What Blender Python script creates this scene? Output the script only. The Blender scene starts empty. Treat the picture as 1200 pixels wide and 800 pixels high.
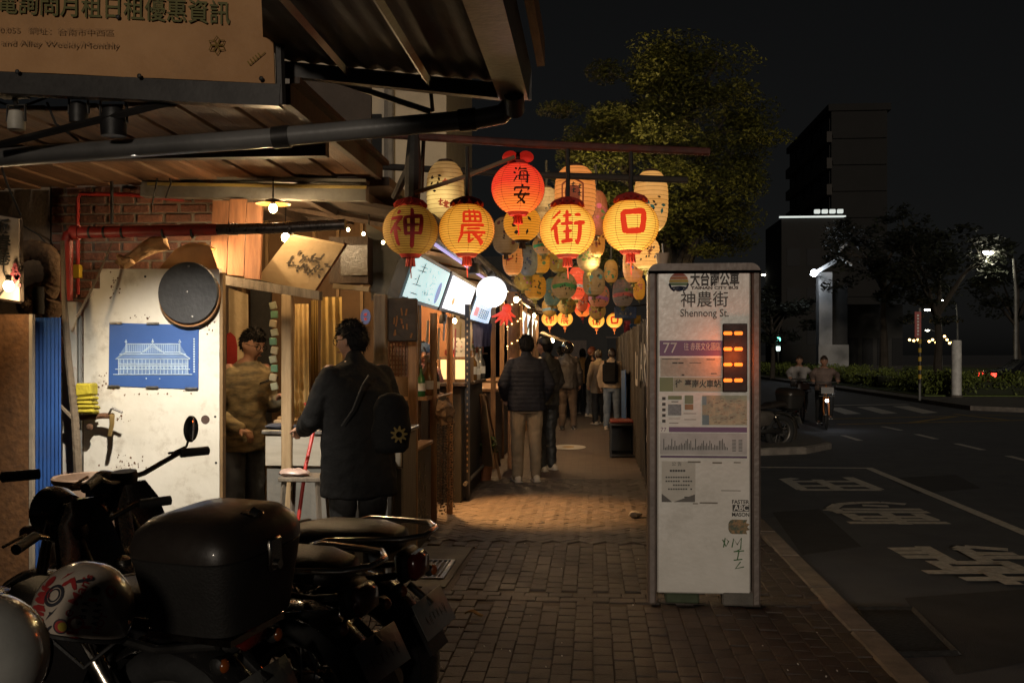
import bpy, bmesh, math, random
from mathutils import Vector, Matrix, Euler, noise
V = Vector; PI = math.pi; R = math.radians
random.seed(7)
scene = bpy.context.scene
col = scene.collection

# ---------------------------------------------------------------- camera
FPX = 1167.0                      # focal length in photo pixels (35 mm)
YAW = math.atan(95 / FPX)
HOR = 414.0
CAM = V((0, 0, 1.5))
cd = bpy.data.cameras.new('camera'); cam = bpy.data.objects.new('camera', cd); col.objects.link(cam)
cam.location = CAM; cam.rotation_euler = (R(90), 0, YAW)
cd.lens = 35; cd.sensor_width = 36; cd.sensor_fit = 'HORIZONTAL'; cd.shift_y = 14 / 1200
cd.clip_end = 2000; cd.clip_start = .05
scene.camera = cam
# ---------------------------------------------------------------- night sky, faint street glow from behind the camera
w = bpy.data.worlds.new('World'); scene.world = w; w.use_nodes = True
nt = w.node_tree; bg = nt.nodes['Background']
sky = nt.nodes.new('ShaderNodeTexSky'); sky.sky_type = 'NISHITA'; sky.sun_disc = False
sky.sun_elevation = R(8); sky.sun_rotation = R(179)
hs = nt.nodes.new('ShaderNodeHueSaturation'); hs.inputs['Saturation'].default_value = .12
nt.links.new(sky.outputs[0], hs.inputs['Color']); nt.links.new(hs.outputs[0], bg.inputs['Color'])
bg.inputs['Strength'].default_value = .0013
sd = bpy.data.lights.new('street_glow', 'SUN'); sun = bpy.data.objects.new('street_glow', sd); col.objects.link(sun)
sd.energy = .8; sd.angle = R(4); sd.color = (1, .85, .68)
sun.rotation_euler = (R(82), 0, R(1))          # low, from behind the camera along the street
scene.view_settings.view_transform = 'Standard'; scene.view_settings.look = 'None'
scene.view_settings.exposure = 0; scene.view_settings.gamma = 1
scene.render.engine = 'CYCLES'
cy = scene.cycles
cy.use_denoising = True; cy.max_bounces = 6; cy.diffuse_bounces = 3; cy.glossy_bounces = 3
cy.transmission_bounces = 4; cy.transparent_max_bounces = 8; cy.sample_clamp_indirect = 2.5
cy.caustics_reflective = False; cy.caustics_refractive = False

# ---------------------------------------------------------------- pixel -> place
_f = V((-math.sin(YAW), math.cos(YAW), 0)); _r = V((math.cos(YAW), math.sin(YAW), 0))
def ray(px, py): return _f + _r * ((px - 600) / FPX) + V((0, 0, (HOR - py) / FPX))
def PD(px, py, d): return CAM + ray(px, py) * d
def PY(px, py, y): q = ray(px, py); return CAM + q * (y / q.y)
def PX(px, py, x): q = ray(px, py); return CAM + q * (x / q.x)
def PG(px, py, z=0.0): q = ray(px, py); return CAM + q * ((z - CAM.z) / q.z)
def lerp(a, b, t): return a + (b - a) * t

# ---------------------------------------------------------------- mesh builder
def frame(t):
    t = t.normalized(); up = V((0, 0, 1)) if abs(t.z) < .95 else V((0, 1, 0))
    a = t.cross(up).normalized(); return a, a.cross(t).normalized()
class MB:
    def __init__(s): s.v = []; s.f = []
    def add(s, vs, fs):
        n = len(s.v); s.v += [V(p) for p in vs]; s.f += [tuple(i + n for i in f) for f in fs]; return s
    def box(s, c, d, rot=None, bev=0):
        x, y, z = (k / 2 for k in d)
        if bev:
            b = min(bev, x * .9, y * .9, z * .9); vs = []; idx = {}
            for sx in (-1, 1):
                for sy in (-1, 1):
                    for sz in (-1, 1):
                        for a in range(3):
                            p = [sx * (x - b), sy * (y - b), sz * (z - b)]; p[a] = (sx * x, sy * y, sz * z)[a]
                            idx[(sx, sy, sz, a)] = len(vs); vs.append(V(p))
            fs = []
            S = ((-1, -1), (1, -1), (1, 1), (-1, 1))
            for a in range(3):
                for q in (-1, 1):
                    o = [k for k in range(3) if k != a]
                    def key(u, w_):
                        k = [0, 0, 0]; k[a] = q; k[o[0]] = u; k[o[1]] = w_; return tuple(k)
                    fs.append([idx[key(u, w_) + (a,)] for u, w_ in S])
            for a in range(3):
                o = [k for k in range(3) if k != a]
                for u in (-1, 1):
                    for w_ in (-1, 1):
                        def key(t):
                            k = [0, 0, 0]; k[a] = t; k[o[0]] = u; k[o[1]] = w_; return tuple(k)
                        fs.append([idx[key(-1) + (o[0],)], idx[key(1) + (o[0],)], idx[key(1) + (o[1],)], idx[key(-1) + (o[1],)]])
            for sx in (-1, 1):
                for sy in (-1, 1):
                    for sz in (-1, 1): fs.append([idx[(sx, sy, sz, a)] for a in range(3)])
        else:
            vs = [V((a, b, e)) for a in (-x, x) for b in (-y, y) for e in (-z, z)]
            fs = [(0, 1, 3, 2), (4, 6, 7, 5), (0, 4, 5, 1), (2, 3, 7, 6), (0, 2, 6, 4), (1, 5, 7, 3)]
        if rot is not None:
            m = rot if isinstance(rot, Matrix) else Euler(rot).to_matrix(); vs = [m @ p for p in vs]
        c = V(c); return s.add([p + c for p in vs], fs)
    def rings(s, rs, cap=True, closed=False):
        n = len(rs[0]); vs = [p for r in rs for p in r]; fs = []
        m = len(rs)
        for i in range(m if closed else m - 1):
            j = (i + 1) % m
            for k in range(n): fs.append((i * n + k, i * n + (k + 1) % n, j * n + (k + 1) % n, j * n + k))
        if cap and not closed: fs += [tuple(range(n))[::-1], tuple((m - 1) * n + k for k in range(n))]
        return s.add(vs, fs)
    def tube(s, pts, r, n=8, cap=True):
        pts = [V(p) for p in pts]; rs = []
        if not hasattr(r, '__len__'): r = [r] * len(pts)
        a = None
        for i, p in enumerate(pts):
            t = (pts[min(i + 1, len(pts) - 1)] - pts[max(i - 1, 0)])
            if t.length < 1e-9: t = V((0, 0, 1))
            if a is None: a, b = frame(t)
            else:
                t = t.normalized(); a = (a - t * a.dot(t)).normalized(); b = a.cross(t).normalized()
            ra = r[i]; ra, rb = ra if hasattr(ra, '__len__') else (ra, ra)
            rs.append([p + a * (math.cos(2 * PI * k / n) * ra) + b * (math.sin(2 * PI * k / n) * rb) for k in range(n)])
        return s.rings(rs, cap)
    def lathe(s, prof, n=24, c=(0, 0, 0), axis='z', cap=True, sx=1, sy=1):
        c = V(c); rs = []
        for r, z in prof:
            ring = []
            for k in range(n):
                a = 2 * PI * k / n; x, y = r * math.cos(a) * sx, r * math.sin(a) * sy
                ring.append(c + (V((x, y, z)) if axis == 'z' else V((x, z, y)) if axis == 'y' else V((z, x, y))))
            rs.append(ring)
        return s.rings(rs, cap)
    def ell(s, c, r, n=12, m=8, rot=None):
        c = V(c); r = r if hasattr(r, '__len__') else (r, r, r); rs = []
        mt = None if rot is None else Euler(rot).to_matrix()
        for i in range(1, m):
            th = PI * i / m; ring = []
            for k in range(n):
                a = 2 * PI * k / n
                p = V((r[0] * math.sin(th) * math.cos(a), r[1] * math.sin(th) * math.sin(a), r[2] * math.cos(th)))
                ring.append(c + (mt @ p if mt else p))
            rs.append(ring)
        return s.rings(rs)
    def torus(s, c, R_, r, axis='y', n=28, m=10, sc=1):
        c = V(c); rs = []
        for i in range(n):
            a = 2 * PI * i / n; ring = []
            for k in range(m):
                b = 2 * PI * k / m; q = R_ + r * math.cos(b); h = r * math.sin(b) * sc
                x, y = q * math.cos(a), q * math.sin(a)
                ring.append(c + (V((x, h, y)) if axis == 'y' else V((h, x, y)) if axis == 'x' else V((x, y, h))))
            rs.append(ring)
        return s.rings(rs, closed=True)
    def quadslab(s, p, th):
        """slab through four corner points, thickness th along its normal (away from the viewer side)"""
        p = [V(q) for q in p]; n = (p[1] - p[0]).cross(p[3] - p[0]).normalized() * th
        q = [k + n for k in p]
        return s.add(p + q, [(0, 1, 2, 3), (7, 6, 5, 4), (0, 4, 5, 1), (1, 5, 6, 2), (2, 6, 7, 3), (3, 7, 4, 0)])
    def prism(s, pts, h):
        """ground polygon (list of 3D points) extruded up by h"""
        n = len(pts); pts = [V(p) for p in pts]
        return s.add(pts + [p + V((0, 0, h)) for p in pts], [tuple(range(n))[::-1], tuple(range(n, 2 * n))] + [(i, (i + 1) % n, n + (i + 1) % n, n + i) for i in range(n)])
    def xf(s, m): s.v = [m @ p for p in s.v]; return s
    def join(s, o): return s.add(o.v, o.f)

TINY = {'plate_marks', 'faint_marks', 'painted_mark', 'sticker', 'peeled_paint', 'notice_print', 'tape_residue', 'map_roads', 'stop_names', 'timetable_print', 'bead_string', 'caption', 'small_print', 'price_list', 'chalk_scrawl', 'carving', 'brush_writing', 'painted_flower', 'marker_scrawl', 'drawing', 'curl_drawing', 'map_water'}   # specks too small to pick apart
def wm(o):
    return o.matrix_basis.copy() if o.parent is None else wm(o.parent) @ o.matrix_basis
def shade(me, ang=35):
    me.polygons.foreach_set('use_smooth', [True] * len(me.polygons))
    try: me.set_sharp_from_angle(angle=R(ang))
    except Exception: pass
def part(name, mb, m, parent=None, world=True, smooth=35, label=None, kind=None, mesh=None, ctr=True):
    if mesh is None:
        vs = mb.v
        if parent is not None and world:
            inv = wm(parent).inverted(); vs = [inv @ p for p in vs]
        elif parent is not None and parent.parent is not None: vs = [p - parent.location for p in vs]   # given in the thing's frame
        c = V((0, 0, 0))
        if ctr:
            lo = V([min(p[i] for p in vs) for i in range(3)]); hi = V([max(p[i] for p in vs) for i in range(3)])
            c = (lo + hi) / 2
        mesh = bpy.data.meshes.new(name); mesh.from_pydata([p - c for p in vs], [], mb.f); mesh.validate()
        bm = bmesh.new(); bm.from_mesh(mesh); bmesh.ops.recalc_face_normals(bm, faces=bm.faces); bm.to_mesh(mesh); bm.free()
        if smooth: shade(mesh, smooth)
    else: c = V((0, 0, 0))
    if m is not None:
        mesh.materials.clear(); mesh.materials.append(m)
    o = bpy.data.objects.new(name, mesh); col.objects.link(o); o.location = c
    if parent is not None: o.parent = parent
    if label: o['label'] = label
    if kind or name in TINY: o['kind'] = kind or 'stuff'
    return o
def tag(o, label, cat, group=None):
    o['label'] = label; o['category'] = cat
    if group: o['group'] = group
    return o
def thing(name, label, cat, loc=(0, 0, 0), rz=0, group=None):
    o = bpy.data.objects.new(name, None); col.objects.link(o); o.empty_display_size = .1
    o.location = V(loc); o.rotation_euler = (0, 0, rz)
    o.matrix_basis = Matrix.Translation(V(loc)) @ Matrix.Rotation(rz, 4, 'Z')
    return tag(o, label, cat, group)
def struct(name, mb, m, smooth=0): return part(name, mb, m, None, kind='structure', smooth=smooth, ctr=False)

# ---------------------------------------------------------------- materials
def rgb(c): return (c[0], c[1], c[2], 1)
MATS = {}
def mat(name, c, rough=.6, metal=0, c2=None, scale=6, bump=.12, bscale=40, rand=0, stretch=(1, 1, 1), spec=.5, coat=0, emit=None, es=0, contrast=.5, alpha=1, trans=0, dirt=None, dscale=3, damt=.5, sss=0):
    if name in MATS: return MATS[name]
    m = bpy.data.materials.new(name); m.use_nodes = True; N = m.node_tree.nodes; L = m.node_tree.links
    b = N['Principled BSDF']; MATS[name] = m
    tc = N.new('ShaderNodeTexCoord'); oi = N.new('ShaderNodeObjectInfo'); geo = N.new('ShaderNodeNewGeometry')
    ad = N.new('ShaderNodeVectorMath'); ad.operation = 'MULTIPLY_ADD'
    L.new(oi.outputs['Location'], ad.inputs[0]); ad.inputs[1].default_value = (1.7, 1.3, 1.1); L.new(tc.outputs['Object'], ad.inputs[2])
    mp = N.new('ShaderNodeMapping'); mp.inputs['Scale'].default_value = stretch; L.new(ad.outputs[0], mp.inputs['Vector'])
    nz = N.new('ShaderNodeTexNoise'); nz.inputs['Scale'].default_value = scale; nz.inputs['Detail'].default_value = 6; nz.inputs['Roughness'].default_value = .62
    L.new(mp.outputs[0], nz.inputs['Vector'])
    cr = N.new('ShaderNodeValToRGB'); cr.color_ramp.elements[0].position = .5 - contrast / 3; cr.color_ramp.elements[1].position = .5 + contrast / 3
    c2 = c2 or tuple(k * .68 for k in c)
    cr.color_ramp.elements[0].color = rgb(c2); cr.color_ramp.elements[1].color = rgb(c)
    L.new(nz.outputs['Fac'], cr.inputs['Fac']); out = cr.outputs['Color']
    if dirt:
        n2 = N.new('ShaderNodeTexNoise'); n2.inputs['Scale'].default_value = dscale; n2.inputs['Detail'].default_value = 9; n2.inputs['Roughness'].default_value = .72
        L.new(ad.outputs[0], n2.inputs['Vector'])
        r2 = N.new('ShaderNodeValToRGB'); r2.color_ramp.elements[0].position = .53; r2.color_ramp.elements[1].position = .72; r2.color_ramp.elements[1].color = (damt, damt, damt, 1)
        L.new(n2.outputs['Fac'], r2.inputs['Fac'])
        mx = N.new('ShaderNodeMix'); mx.data_type = 'RGBA'; L.new(r2.outputs['Color'], mx.inputs['Factor']); L.new(out, mx.inputs['A']); mx.inputs['B'].default_value = rgb(dirt); out = mx.outputs['Result']
    if rand:
        sm = N.new('ShaderNodeMath'); sm.operation = 'ADD'; L.new(oi.outputs['Random'], sm.inputs[0]); L.new(geo.outputs['Random Per Island'], sm.inputs[1])
        fr = N.new('ShaderNodeMath'); fr.operation = 'FRACT'; L.new(sm.outputs[0], fr.inputs[0])
        mr = N.new('ShaderNodeMapRange'); mr.inputs['To Min'].default_value = 1 - rand; mr.inputs['To Max'].default_value = 1 + rand * .6; L.new(fr.outputs[0], mr.inputs['Value'])
        mm = N.new('ShaderNodeVectorMath'); mm.operation = 'SCALE'; L.new(out, mm.inputs[0]); L.new(mr.outputs[0], mm.inputs['Scale']); out = mm.outputs[0]
    L.new(out, b.inputs['Base Color'])
    b.inputs['Roughness'].default_value = rough; b.inputs['Metallic'].default_value = metal
    b.inputs['Specular IOR Level'].default_value = spec; b.inputs['Coat Weight'].default_value = coat
    if coat: b.inputs['Coat Roughness'].default_value = .08
    if trans: b.inputs['Transmission Weight'].default_value = trans
    if sss: b.inputs['Subsurface Weight'].default_value = sss; b.inputs['Subsurface Radius'].default_value = (.01, .004, .002)
    if alpha < 1: b.inputs['Alpha'].default_value = alpha
    if bump:
        n3 = N.new('ShaderNodeTexNoise'); n3.inputs['Scale'].default_value = bscale; n3.inputs['Detail'].default_value = 5; L.new(mp.outputs[0], n3.inputs['Vector'])
        bp = N.new('ShaderNodeBump'); bp.inputs['Strength'].default_value = bump; bp.inputs['Distance'].default_value = .02; L.new(n3.outputs['Fac'], bp.inputs['Height']); L.new(bp.outputs[0], b.inputs['Normal'])
        mr2 = N.new('ShaderNodeMapRange'); mr2.inputs['To Min'].default_value = max(rough - .12, .02); mr2.inputs['To Max'].default_value = min(rough + .12, 1); L.new(n3.outputs['Fac'], mr2.inputs['Value']); L.new(mr2.outputs[0], b.inputs['Roughness'])
    if emit:
        b.inputs['Emission Color'].default_value = rgb(emit); b.inputs['Emission Strength'].default_value = es
    return m
def emat(name, c, s, c2=None, scale=5, base=None):
    """something that gives off light: emission with a little unevenness"""
    if name in MATS: return MATS[name]
    m = mat(name, base or tuple(min(k, .8) for k in c), .6, bump=0); b = m.node_tree.nodes['Principled BSDF']; N = m.node_tree.nodes; L = m.node_tree.links
    b.inputs['Emission Strength'].default_value = s; b.inputs['Emission Color'].default_value = rgb(c)
    if c2:
        tc = N.new('ShaderNodeTexCoord'); nz = N.new('ShaderNodeTexNoise'); nz.inputs['Scale'].default_value = scale; nz.inputs['Detail'].default_value = 3
        L.new(tc.outputs['Object'], nz.inputs['Vector'])
        cr = N.new('ShaderNodeValToRGB'); cr.color_ramp.elements[0].position = .35; cr.color_ramp.elements[1].position = .65
        cr.color_ramp.elements[0].color = rgb(c2); cr.color_ramp.elements[1].color = rgb(c); L.new(nz.outputs['Fac'], cr.inputs['Fac']); L.new(cr.outputs[0], b.inputs['Emission Color'])
    return m
def lamp_mat(name, c, hot, strength, zb, reach, base):
    """paper glow painted as emission: hottest near object-space point zb, rims darker"""
    m = mat(name, base, .7, bump=.1, bscale=60); N = m.node_tree.nodes; L = m.node_tree.links; b = N['Principled BSDF']
    tc = N.new('ShaderNodeTexCoord'); vd = N.new('ShaderNodeVectorMath'); vd.operation = 'DISTANCE'; vd.inputs[1].default_value = zb
    L.new(tc.outputs['Object'], vd.inputs[0])
    mr = N.new('ShaderNodeMapRange'); mr.inputs['From Min'].default_value = reach[0]; mr.inputs['From Max'].default_value = reach[1]
    mr.inputs['To Min'].default_value = 1; mr.inputs['To Max'].default_value = 0; L.new(vd.outputs['Value'], mr.inputs['Value'])
    nz = N.new('ShaderNodeTexNoise'); nz.inputs['Scale'].default_value = 9; nz.inputs['Detail'].default_value = 5; L.new(tc.outputs['Object'], nz.inputs['Vector'])
    mx = N.new('ShaderNodeMath'); mx.operation = 'MULTIPLY_ADD'; L.new(nz.outputs['Fac'], mx.inputs[0]); mx.inputs[1].default_value = .5; L.new(mr.outputs[0], mx.inputs[2])
    cr = N.new('ShaderNodeValToRGB'); cr.color_ramp.elements[0].color = rgb(c); cr.color_ramp.elements[1].color = rgb(hot); cr.color_ramp.elements[0].position = .25; cr.color_ramp.elements[1].position = 1
    L.new(mx.outputs[0], cr.inputs['Fac']); L.new(cr.outputs[0], b.inputs['Emission Color']); b.inputs['Emission Strength'].default_value = strength
    return m
def light(name, loc, watts, c=(1, .72, .42), r=.04, parent=None, spot=None, aim=None, blend=.5):
    ld = bpy.data.lights.new(name, 'SPOT' if spot else 'POINT'); ld.energy = watts; ld.color = c; ld.shadow_soft_size = r
    o = bpy.data.objects.new(name, ld); col.objects.link(o)
    if spot:
        ld.spot_size = R(spot); ld.spot_blend = blend
        q = (V(aim) - V(loc)).to_track_quat('-Z', 'Y'); o.rotation_euler = q.to_euler()
    o.location = V(loc)
    if parent is not None:
        o.parent = parent; o.matrix_parent_inverse = wm(parent).inverted()
    return o

# ---------------------------------------------------------------- lettering
def text_mb(body, size, bold=0.0, align='CENTER', spacing=1.0):
    """flat mesh in XZ, width along +X, upright along +Z, facing -Y"""
    c = bpy.data.curves.new('tmp', 'FONT'); c.body = body; c.size = size; c.align_x = align; c.align_y = 'CENTER'; c.offset = bold; c.space_character = spacing; c.resolution_u = 3
    o = bpy.data.objects.new('tmp', c); col.objects.link(o)
    dg = bpy.context.evaluated_depsgraph_get(); me = bpy.data.meshes.new_from_object(o.evaluated_get(dg))
    mb = MB(); mb.v = [V((p.co.x, 0, p.co.y)) for p in me.vertices]; mb.f = [tuple(p.vertices) for p in me.polygons]
    bpy.data.objects.remove(o); bpy.data.curves.remove(c); bpy.data.meshes.remove(me); return mb
def text_on(body, size, o, ux, uz, bold=0.0, align='CENTER', spacing=1.0, lift=.003):
    mb = text_mb(body, size, bold, align, spacing); ux = V(ux).normalized(); uz = V(uz).normalized(); n = ux.cross(uz)
    mb.v = [V(o) + ux * p.x + uz * p.z + n * lift for p in mb.v]; return mb
BR = {
 '口': [[(.14, .86, .13), (.24, .14, .13)], [(.1, .82, .12), (.88, .88, .14), (.78, .16, .13)], [(.22, .2, .12), (.8, .22, .12)]],
 '神': [[(.22, .98, .06), (.3, .86, .09)], [(.06, .72, .06), (.4, .76, .08), (.06, .32, .04)], [(.24, .62, .07), (.24, .0, .08)], [(.28, .5, .06), (.4, .38, .04)],
        [(.5, .77, .07), (.53, .26, .07)], [(.48, .75, .06), (.98, .8, .08), (.91, .28, .07)], [(.52, .53, .05), (.9, .55, .05)], [(.52, .3, .05), (.9, .33, .05)], [(.71, 1.02, .08), (.7, -.06, .09)]],
 '街': [[(.26, .96, .08), (.04, .72, .04)], [(.29, .7, .09), (.02, .38, .04)], [(.17, .52, .08), (.17, .0, .08)], [(.36, .8, .06), (.63, .83, .07)], [(.49, .98, .07), (.49, .5, .07)],
        [(.32, .56, .06), (.66, .6, .07)], [(.38, .34, .06), (.63, .37, .06)], [(.5, .5, .07), (.5, .1, .07)], [(.3, .07, .06), (.67, .12, .08)], [(.73, .83, .06), (.94, .86, .08)],
        [(.68, .58, .07), (1.03, .63, .08)], [(.86, .6, .08), (.86, .05, .09), (.74, .12, .03)]],
 '農': [[(.22, .95, .06), (.24, .58, .06)], [(.2, .93, .05), (.82, .95, .07), (.78, .6, .06)], [(.22, .78, .05), (.8, .79, .05)], [(.22, .62, .05), (.8, .63, .05)], [(.42, 1.03, .06), (.43, .62, .06)],
        [(.6, 1.03, .06), (.6, .62, .06)], [(.14, .49, .06), (.9, .53, .07)], [(.2, .5, .07), (.16, .2, .06), (.0, -.02, .03)], [(.32, .39, .05), (.76, .41, .05)], [(.1, .26, .05), (.97, .3, .07)],
        [(.4, .27, .06), (.4, .0, .07), (.58, .1, .03)], [(.86, .22, .06), (.64, .12, .04)], [(.5, .27, .06), (.98, -.06, .1)]],
 '海': [[(.06, .94, .06), (.2, .83, .1)], [(.0, .66, .06), (.14, .57, .09)], [(.04, .08, .04), (.22, .42, .07)], [(.45, 1.0, .07), (.3, .74, .04)], [(.4, .85, .06), (.92, .88, .07)],
        [(.42, .7, .06), (.35, .18, .07)], [(.42, .7, .06), (.87, .72, .07), (.8, .04, .07), (.68, .12, .03)], [(.24, .43, .06), (1.0, .47, .07)], [(.36, .2, .05), (.86, .22, .06)], [(.58, .62, .06), (.66, .52, .06)], [(.56, .38, .06), (.63, .28, .06)]],
 '安': [[(.5, 1.03, .07), (.55, .9, .09)], [(.12, .86, .07), (.08, .66, .07)], [(.12, .83, .07), (.92, .86, .08), (.83, .68, .04)], [(.5, .72, .08), (.3, .33, .07), (.8, .0, .1)], [(.73, .56, .08), (.56, .2, .07), (.16, -.02, .03)], [(.02, .44, .07), (1.0, .49, .09)]],
}
def strokes_mb(strokes, step=.06, fat=1.0):
    """brush strokes in the unit square -> flat strips (x, 0, z)"""
    mb = MB()
    for st in strokes:
        st = [(p[0], p[1], p[2] * fat) for p in st]; pts = []
        for i in range(len(st) - 1):
            a, b = st[i], st[i + 1]; L_ = math.hypot(b[0] - a[0], b[1] - a[1]); n = max(2, int(L_ / step))
            for k in range(n): t = k / n; pts.append(tuple(lerp(a[j], b[j], t) for j in range(3)))
        pts.append(st[-1]); n = len(pts); vs = []
        for i, (x, y, w_) in enumerate(pts):
            a, b = pts[max(i - 1, 0)], pts[min(i + 1, n - 1)]; dx, dy = b[0] - a[0], b[1] - a[1]; l = math.hypot(dx, dy) or 1
            e = min(i, n - 1 - i) / 1.0; ww = w_ * (.55 if e == 0 else 1) * (1 + .18 * noise.noise(V((x * 9, y * 9, w_ * 50)))) / 2
            vs += [V((x - dy / l * ww, 0, y + dx / l * ww)), V((x, 0, y)), V((x + dy / l * ww, 0, y - dx / l * ww))]
        fs = []
        for i in range(n - 1): fs += [(3 * i, 3 * i + 3, 3 * i + 4, 3 * i + 1), (3 * i + 1, 3 * i + 4, 3 * i + 5, 3 * i + 2)]
        mb.add(vs, fs)
    return mb
def flat_on(mb, o, ux, uz, size, lift=.003):
    """place a unit-square flat mesh with its lower left corner at o"""
    ux = V(ux).normalized(); uz = V(uz).normalized(); n = ux.cross(uz)
    sx, sz = size if hasattr(size, '__len__') else (size, size)
    mb.v = [V(o) + ux * p.x * sx + uz * p.z * sz + n * (lift - p.y) for p in mb.v]; return mb
def marks_mb(cols, rows, seed, fill=.8):
    """rows of small brush marks where the photo's writing is too blurred to read, in the unit square"""
    q = random.Random(seed); st = []
    for j in range(rows):
        for i in range(cols):
            x, z, a, b = (i + .5) / cols, (j + .5) / rows, fill * .42 / cols, fill * .4 / rows
            for k in range(4):
                if k % 2: st.append([(x - a * q.uniform(.5, 1), z + b * q.uniform(-.9, .9), .12 / cols), (x + a * q.uniform(.5, 1), z + b * q.uniform(-.9, .9), .12 / cols)])
                else: st.append([(x + a * q.uniform(-.7, .7), z + b * q.uniform(.4, 1), .12 / cols), (x + a * q.uniform(-.7, .7), z - b * q.uniform(.4, 1), .12 / cols)])
    return strokes_mb(st, .2)
def rects_mb(rs):
    """flat rectangles (x0,z0,x1,z1), each on a hair of its own so none coincide"""
    mb = MB()
    for i, (a, b, c, d) in enumerate(rs):
        y = -.0002 * (i % 5); mb.add([(a, y, b), (c, y, b), (c, y, d), (a, y, d)], [(0, 1, 2, 3)])
    return mb
# ================================================================ THE SETTING
RZ = -.12
M_asph = mat('asphalt', (.1, .107, .12), .8, c2=(.076, .081, .092), scale=3, bump=.5, bscale=180, dirt=(.115, .116, .118), dscale=.9, damt=.6)
M_slab = mat('mortar', (.075, .056, .046), .95, scale=12, bump=.4)
M_brick_p = mat('paving_brick', (.07, .054, .045), .72, c2=(.045, .035, .029), scale=14, bump=.4, bscale=90, rand=.22, dirt=(.05, .04, .034), dscale=5, damt=.7)
M_conc = mat('concrete', (.15, .135, .115), .85, c2=(.09, .082, .07), scale=5, bump=.3, bscale=70, dirt=(.06, .055, .05), dscale=3, damt=.7)
M_kerb = mat('kerb_stone', (.25, .22, .19), .85, c2=(.14, .125, .11), scale=6, bump=.3, bscale=60, rand=.2, dirt=(.06, .055, .05), dscale=4, damt=.6)
M_paint = mat('road_paint', (.8, .77, .7), .75, c2=(.36, .345, .31), scale=16, bump=.3, bscale=160, contrast=.8)
M_yel = mat('yellow_road_paint', (.5, .33, .06), .75, c2=(.2, .14, .04), scale=9, bump=.3, bscale=120, contrast=.8)
def sheet(pts): return MB().add(pts, [tuple(range(len(pts)))])
road = struct('road', MB().add([(-300, -60, RZ), (500, -60, RZ), (500, 900, RZ), (-300, 900, RZ)], [(0, 1, 2, 3)]), M_asph)
pave = struct('pavement', MB().prism([(-9, -3, -.4), (1.38, -3, -.4), (1.38, 12, -.4), (-9, 12, -.4)], .388), M_slab)
# farther paving: too far to tell single bricks apart, the material carries them
def brick_tex(name):
    m = mat(name, (.2, .13, .095), .75, bump=0); N = m.node_tree.nodes; L = m.node_tree.links; b = N['Principled BSDF']
    tc = N.new('ShaderNodeTexCoord'); bt = N.new('ShaderNodeTexBrick'); L.new(tc.outputs['Object'], bt.inputs['Vector'])
    bt.inputs['Scale'].default_value = 1; bt.inputs['Brick Width'].default_value = .2; bt.inputs['Row Height'].default_value = .1; bt.inputs['Mortar Size'].default_value = .006
    bt.inputs['Color1'].default_value = (.13, .094, .076, 1); bt.inputs['Color2'].default_value = (.1, .072, .058, 1); bt.inputs['Mortar'].default_value = (.075, .06, .05, 1)
    L.new(bt.outputs['Color'], b.inputs['Base Color'])
    bp = N.new('ShaderNodeBump'); bp.inputs['Strength'].default_value = .6; bp.inputs['Distance'].default_value = .01; bp.invert = True; L.new(bt.outputs['Fac'], bp.inputs['Height']); L.new(bp.outputs[0], b.inputs['Normal']); return m
struct('alley_paving', MB().prism([(-9, 12, -.4), (1.38, 12, -.4), (1.38, 60, -.4), (-9, 60, -.4)], .396), brick_tex('far_paving_bricks'))
# single bricks
bw, bl, bh = .097, .147, .05
def bmesh_brick(k):
    rr = random.Random(k); mb = MB().box((0, 0, -bh / 2), (bw, bl, bh), bev=.004)
    mb.v = [p + V((rr.uniform(-.0015, .0015), rr.uniform(-.002, .002), rr.uniform(-.0015, .0015))) for p in mb.v]; return mb
bmb = [bmesh_brick(k) for k in range(3)]
bme = []
for k in range(3):
    o = part('paving_brick', bmb[k], M_brick_p, pave, ctr=False); bme.append(o.data); bpy.data.objects.remove(o)
spots = []
def in_patch(x, y): return -2.4 < x < -.93 and 6.35 < y < 7.72
X0 = -2.6
for i in range(40):                                         # near field: long courses running up the pavement
    x = X0 + (i + .5) * .1
    off = (i % 2) * .075 + random.uniform(-.008, .008)
    for j in range(-2, 50):
        y = 4.0 + j * .15 + off
        if x > 1.37 or in_patch(x, y): continue
        if 6.02 < y < 6.30: continue
        if y > 7.86: continue
        spots.append((x, y, 0))
for i in range(27):                                         # a course laid across
    for j in range(2):
        x = X0 + (i + .5 + .5 * j) * .15; y = 6.10 + .1 * j
        if x < 1.3 and not in_patch(x, y): spots.append((x, y, PI / 2))
uu = .0745                                                 # herringbone beyond
for i in range(-70, 70):
    for j in range(-70, 70):
        k = (i - j) % 4
        if k not in (0, 3): continue
        if k == 0: cx, cy_, hor = (i + 1) * uu, (j + .5) * uu, True
        else: cx, cy_, hor = (i + .5) * uu, (j + 1) * uu, False
        # herringbone tiling, turned by 45 degrees
        a = PI / 4; x = cx * math.cos(a) - cy_ * math.sin(a); y = cx * math.sin(a) + cy_ * math.cos(a) + 10
        if not (-2.6 < x < 1.31 and 7.97 < y < 11.95) or in_patch(x, y): continue
        spots.append((x, y, a + (PI / 2 if hor else 0), .76))
def project(p):
    q = V(p) - CAM; d = q.dot(_f); return (600 + FPX * q.dot(_r) / d, HOR - FPX * q.z / d, d)
seen = []
rest = []
for s_ in spots:
    px, py, d = project((s_[0], s_[1], 0))
    vis = d > .5 and 515 < px < 1090 and py < 806 and not (765 < px < 890 and py < 700)
    (seen if vis else rest).append((d, s_))
seen.sort(); rest += seen[300:]; seen = seen[:300]
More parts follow.
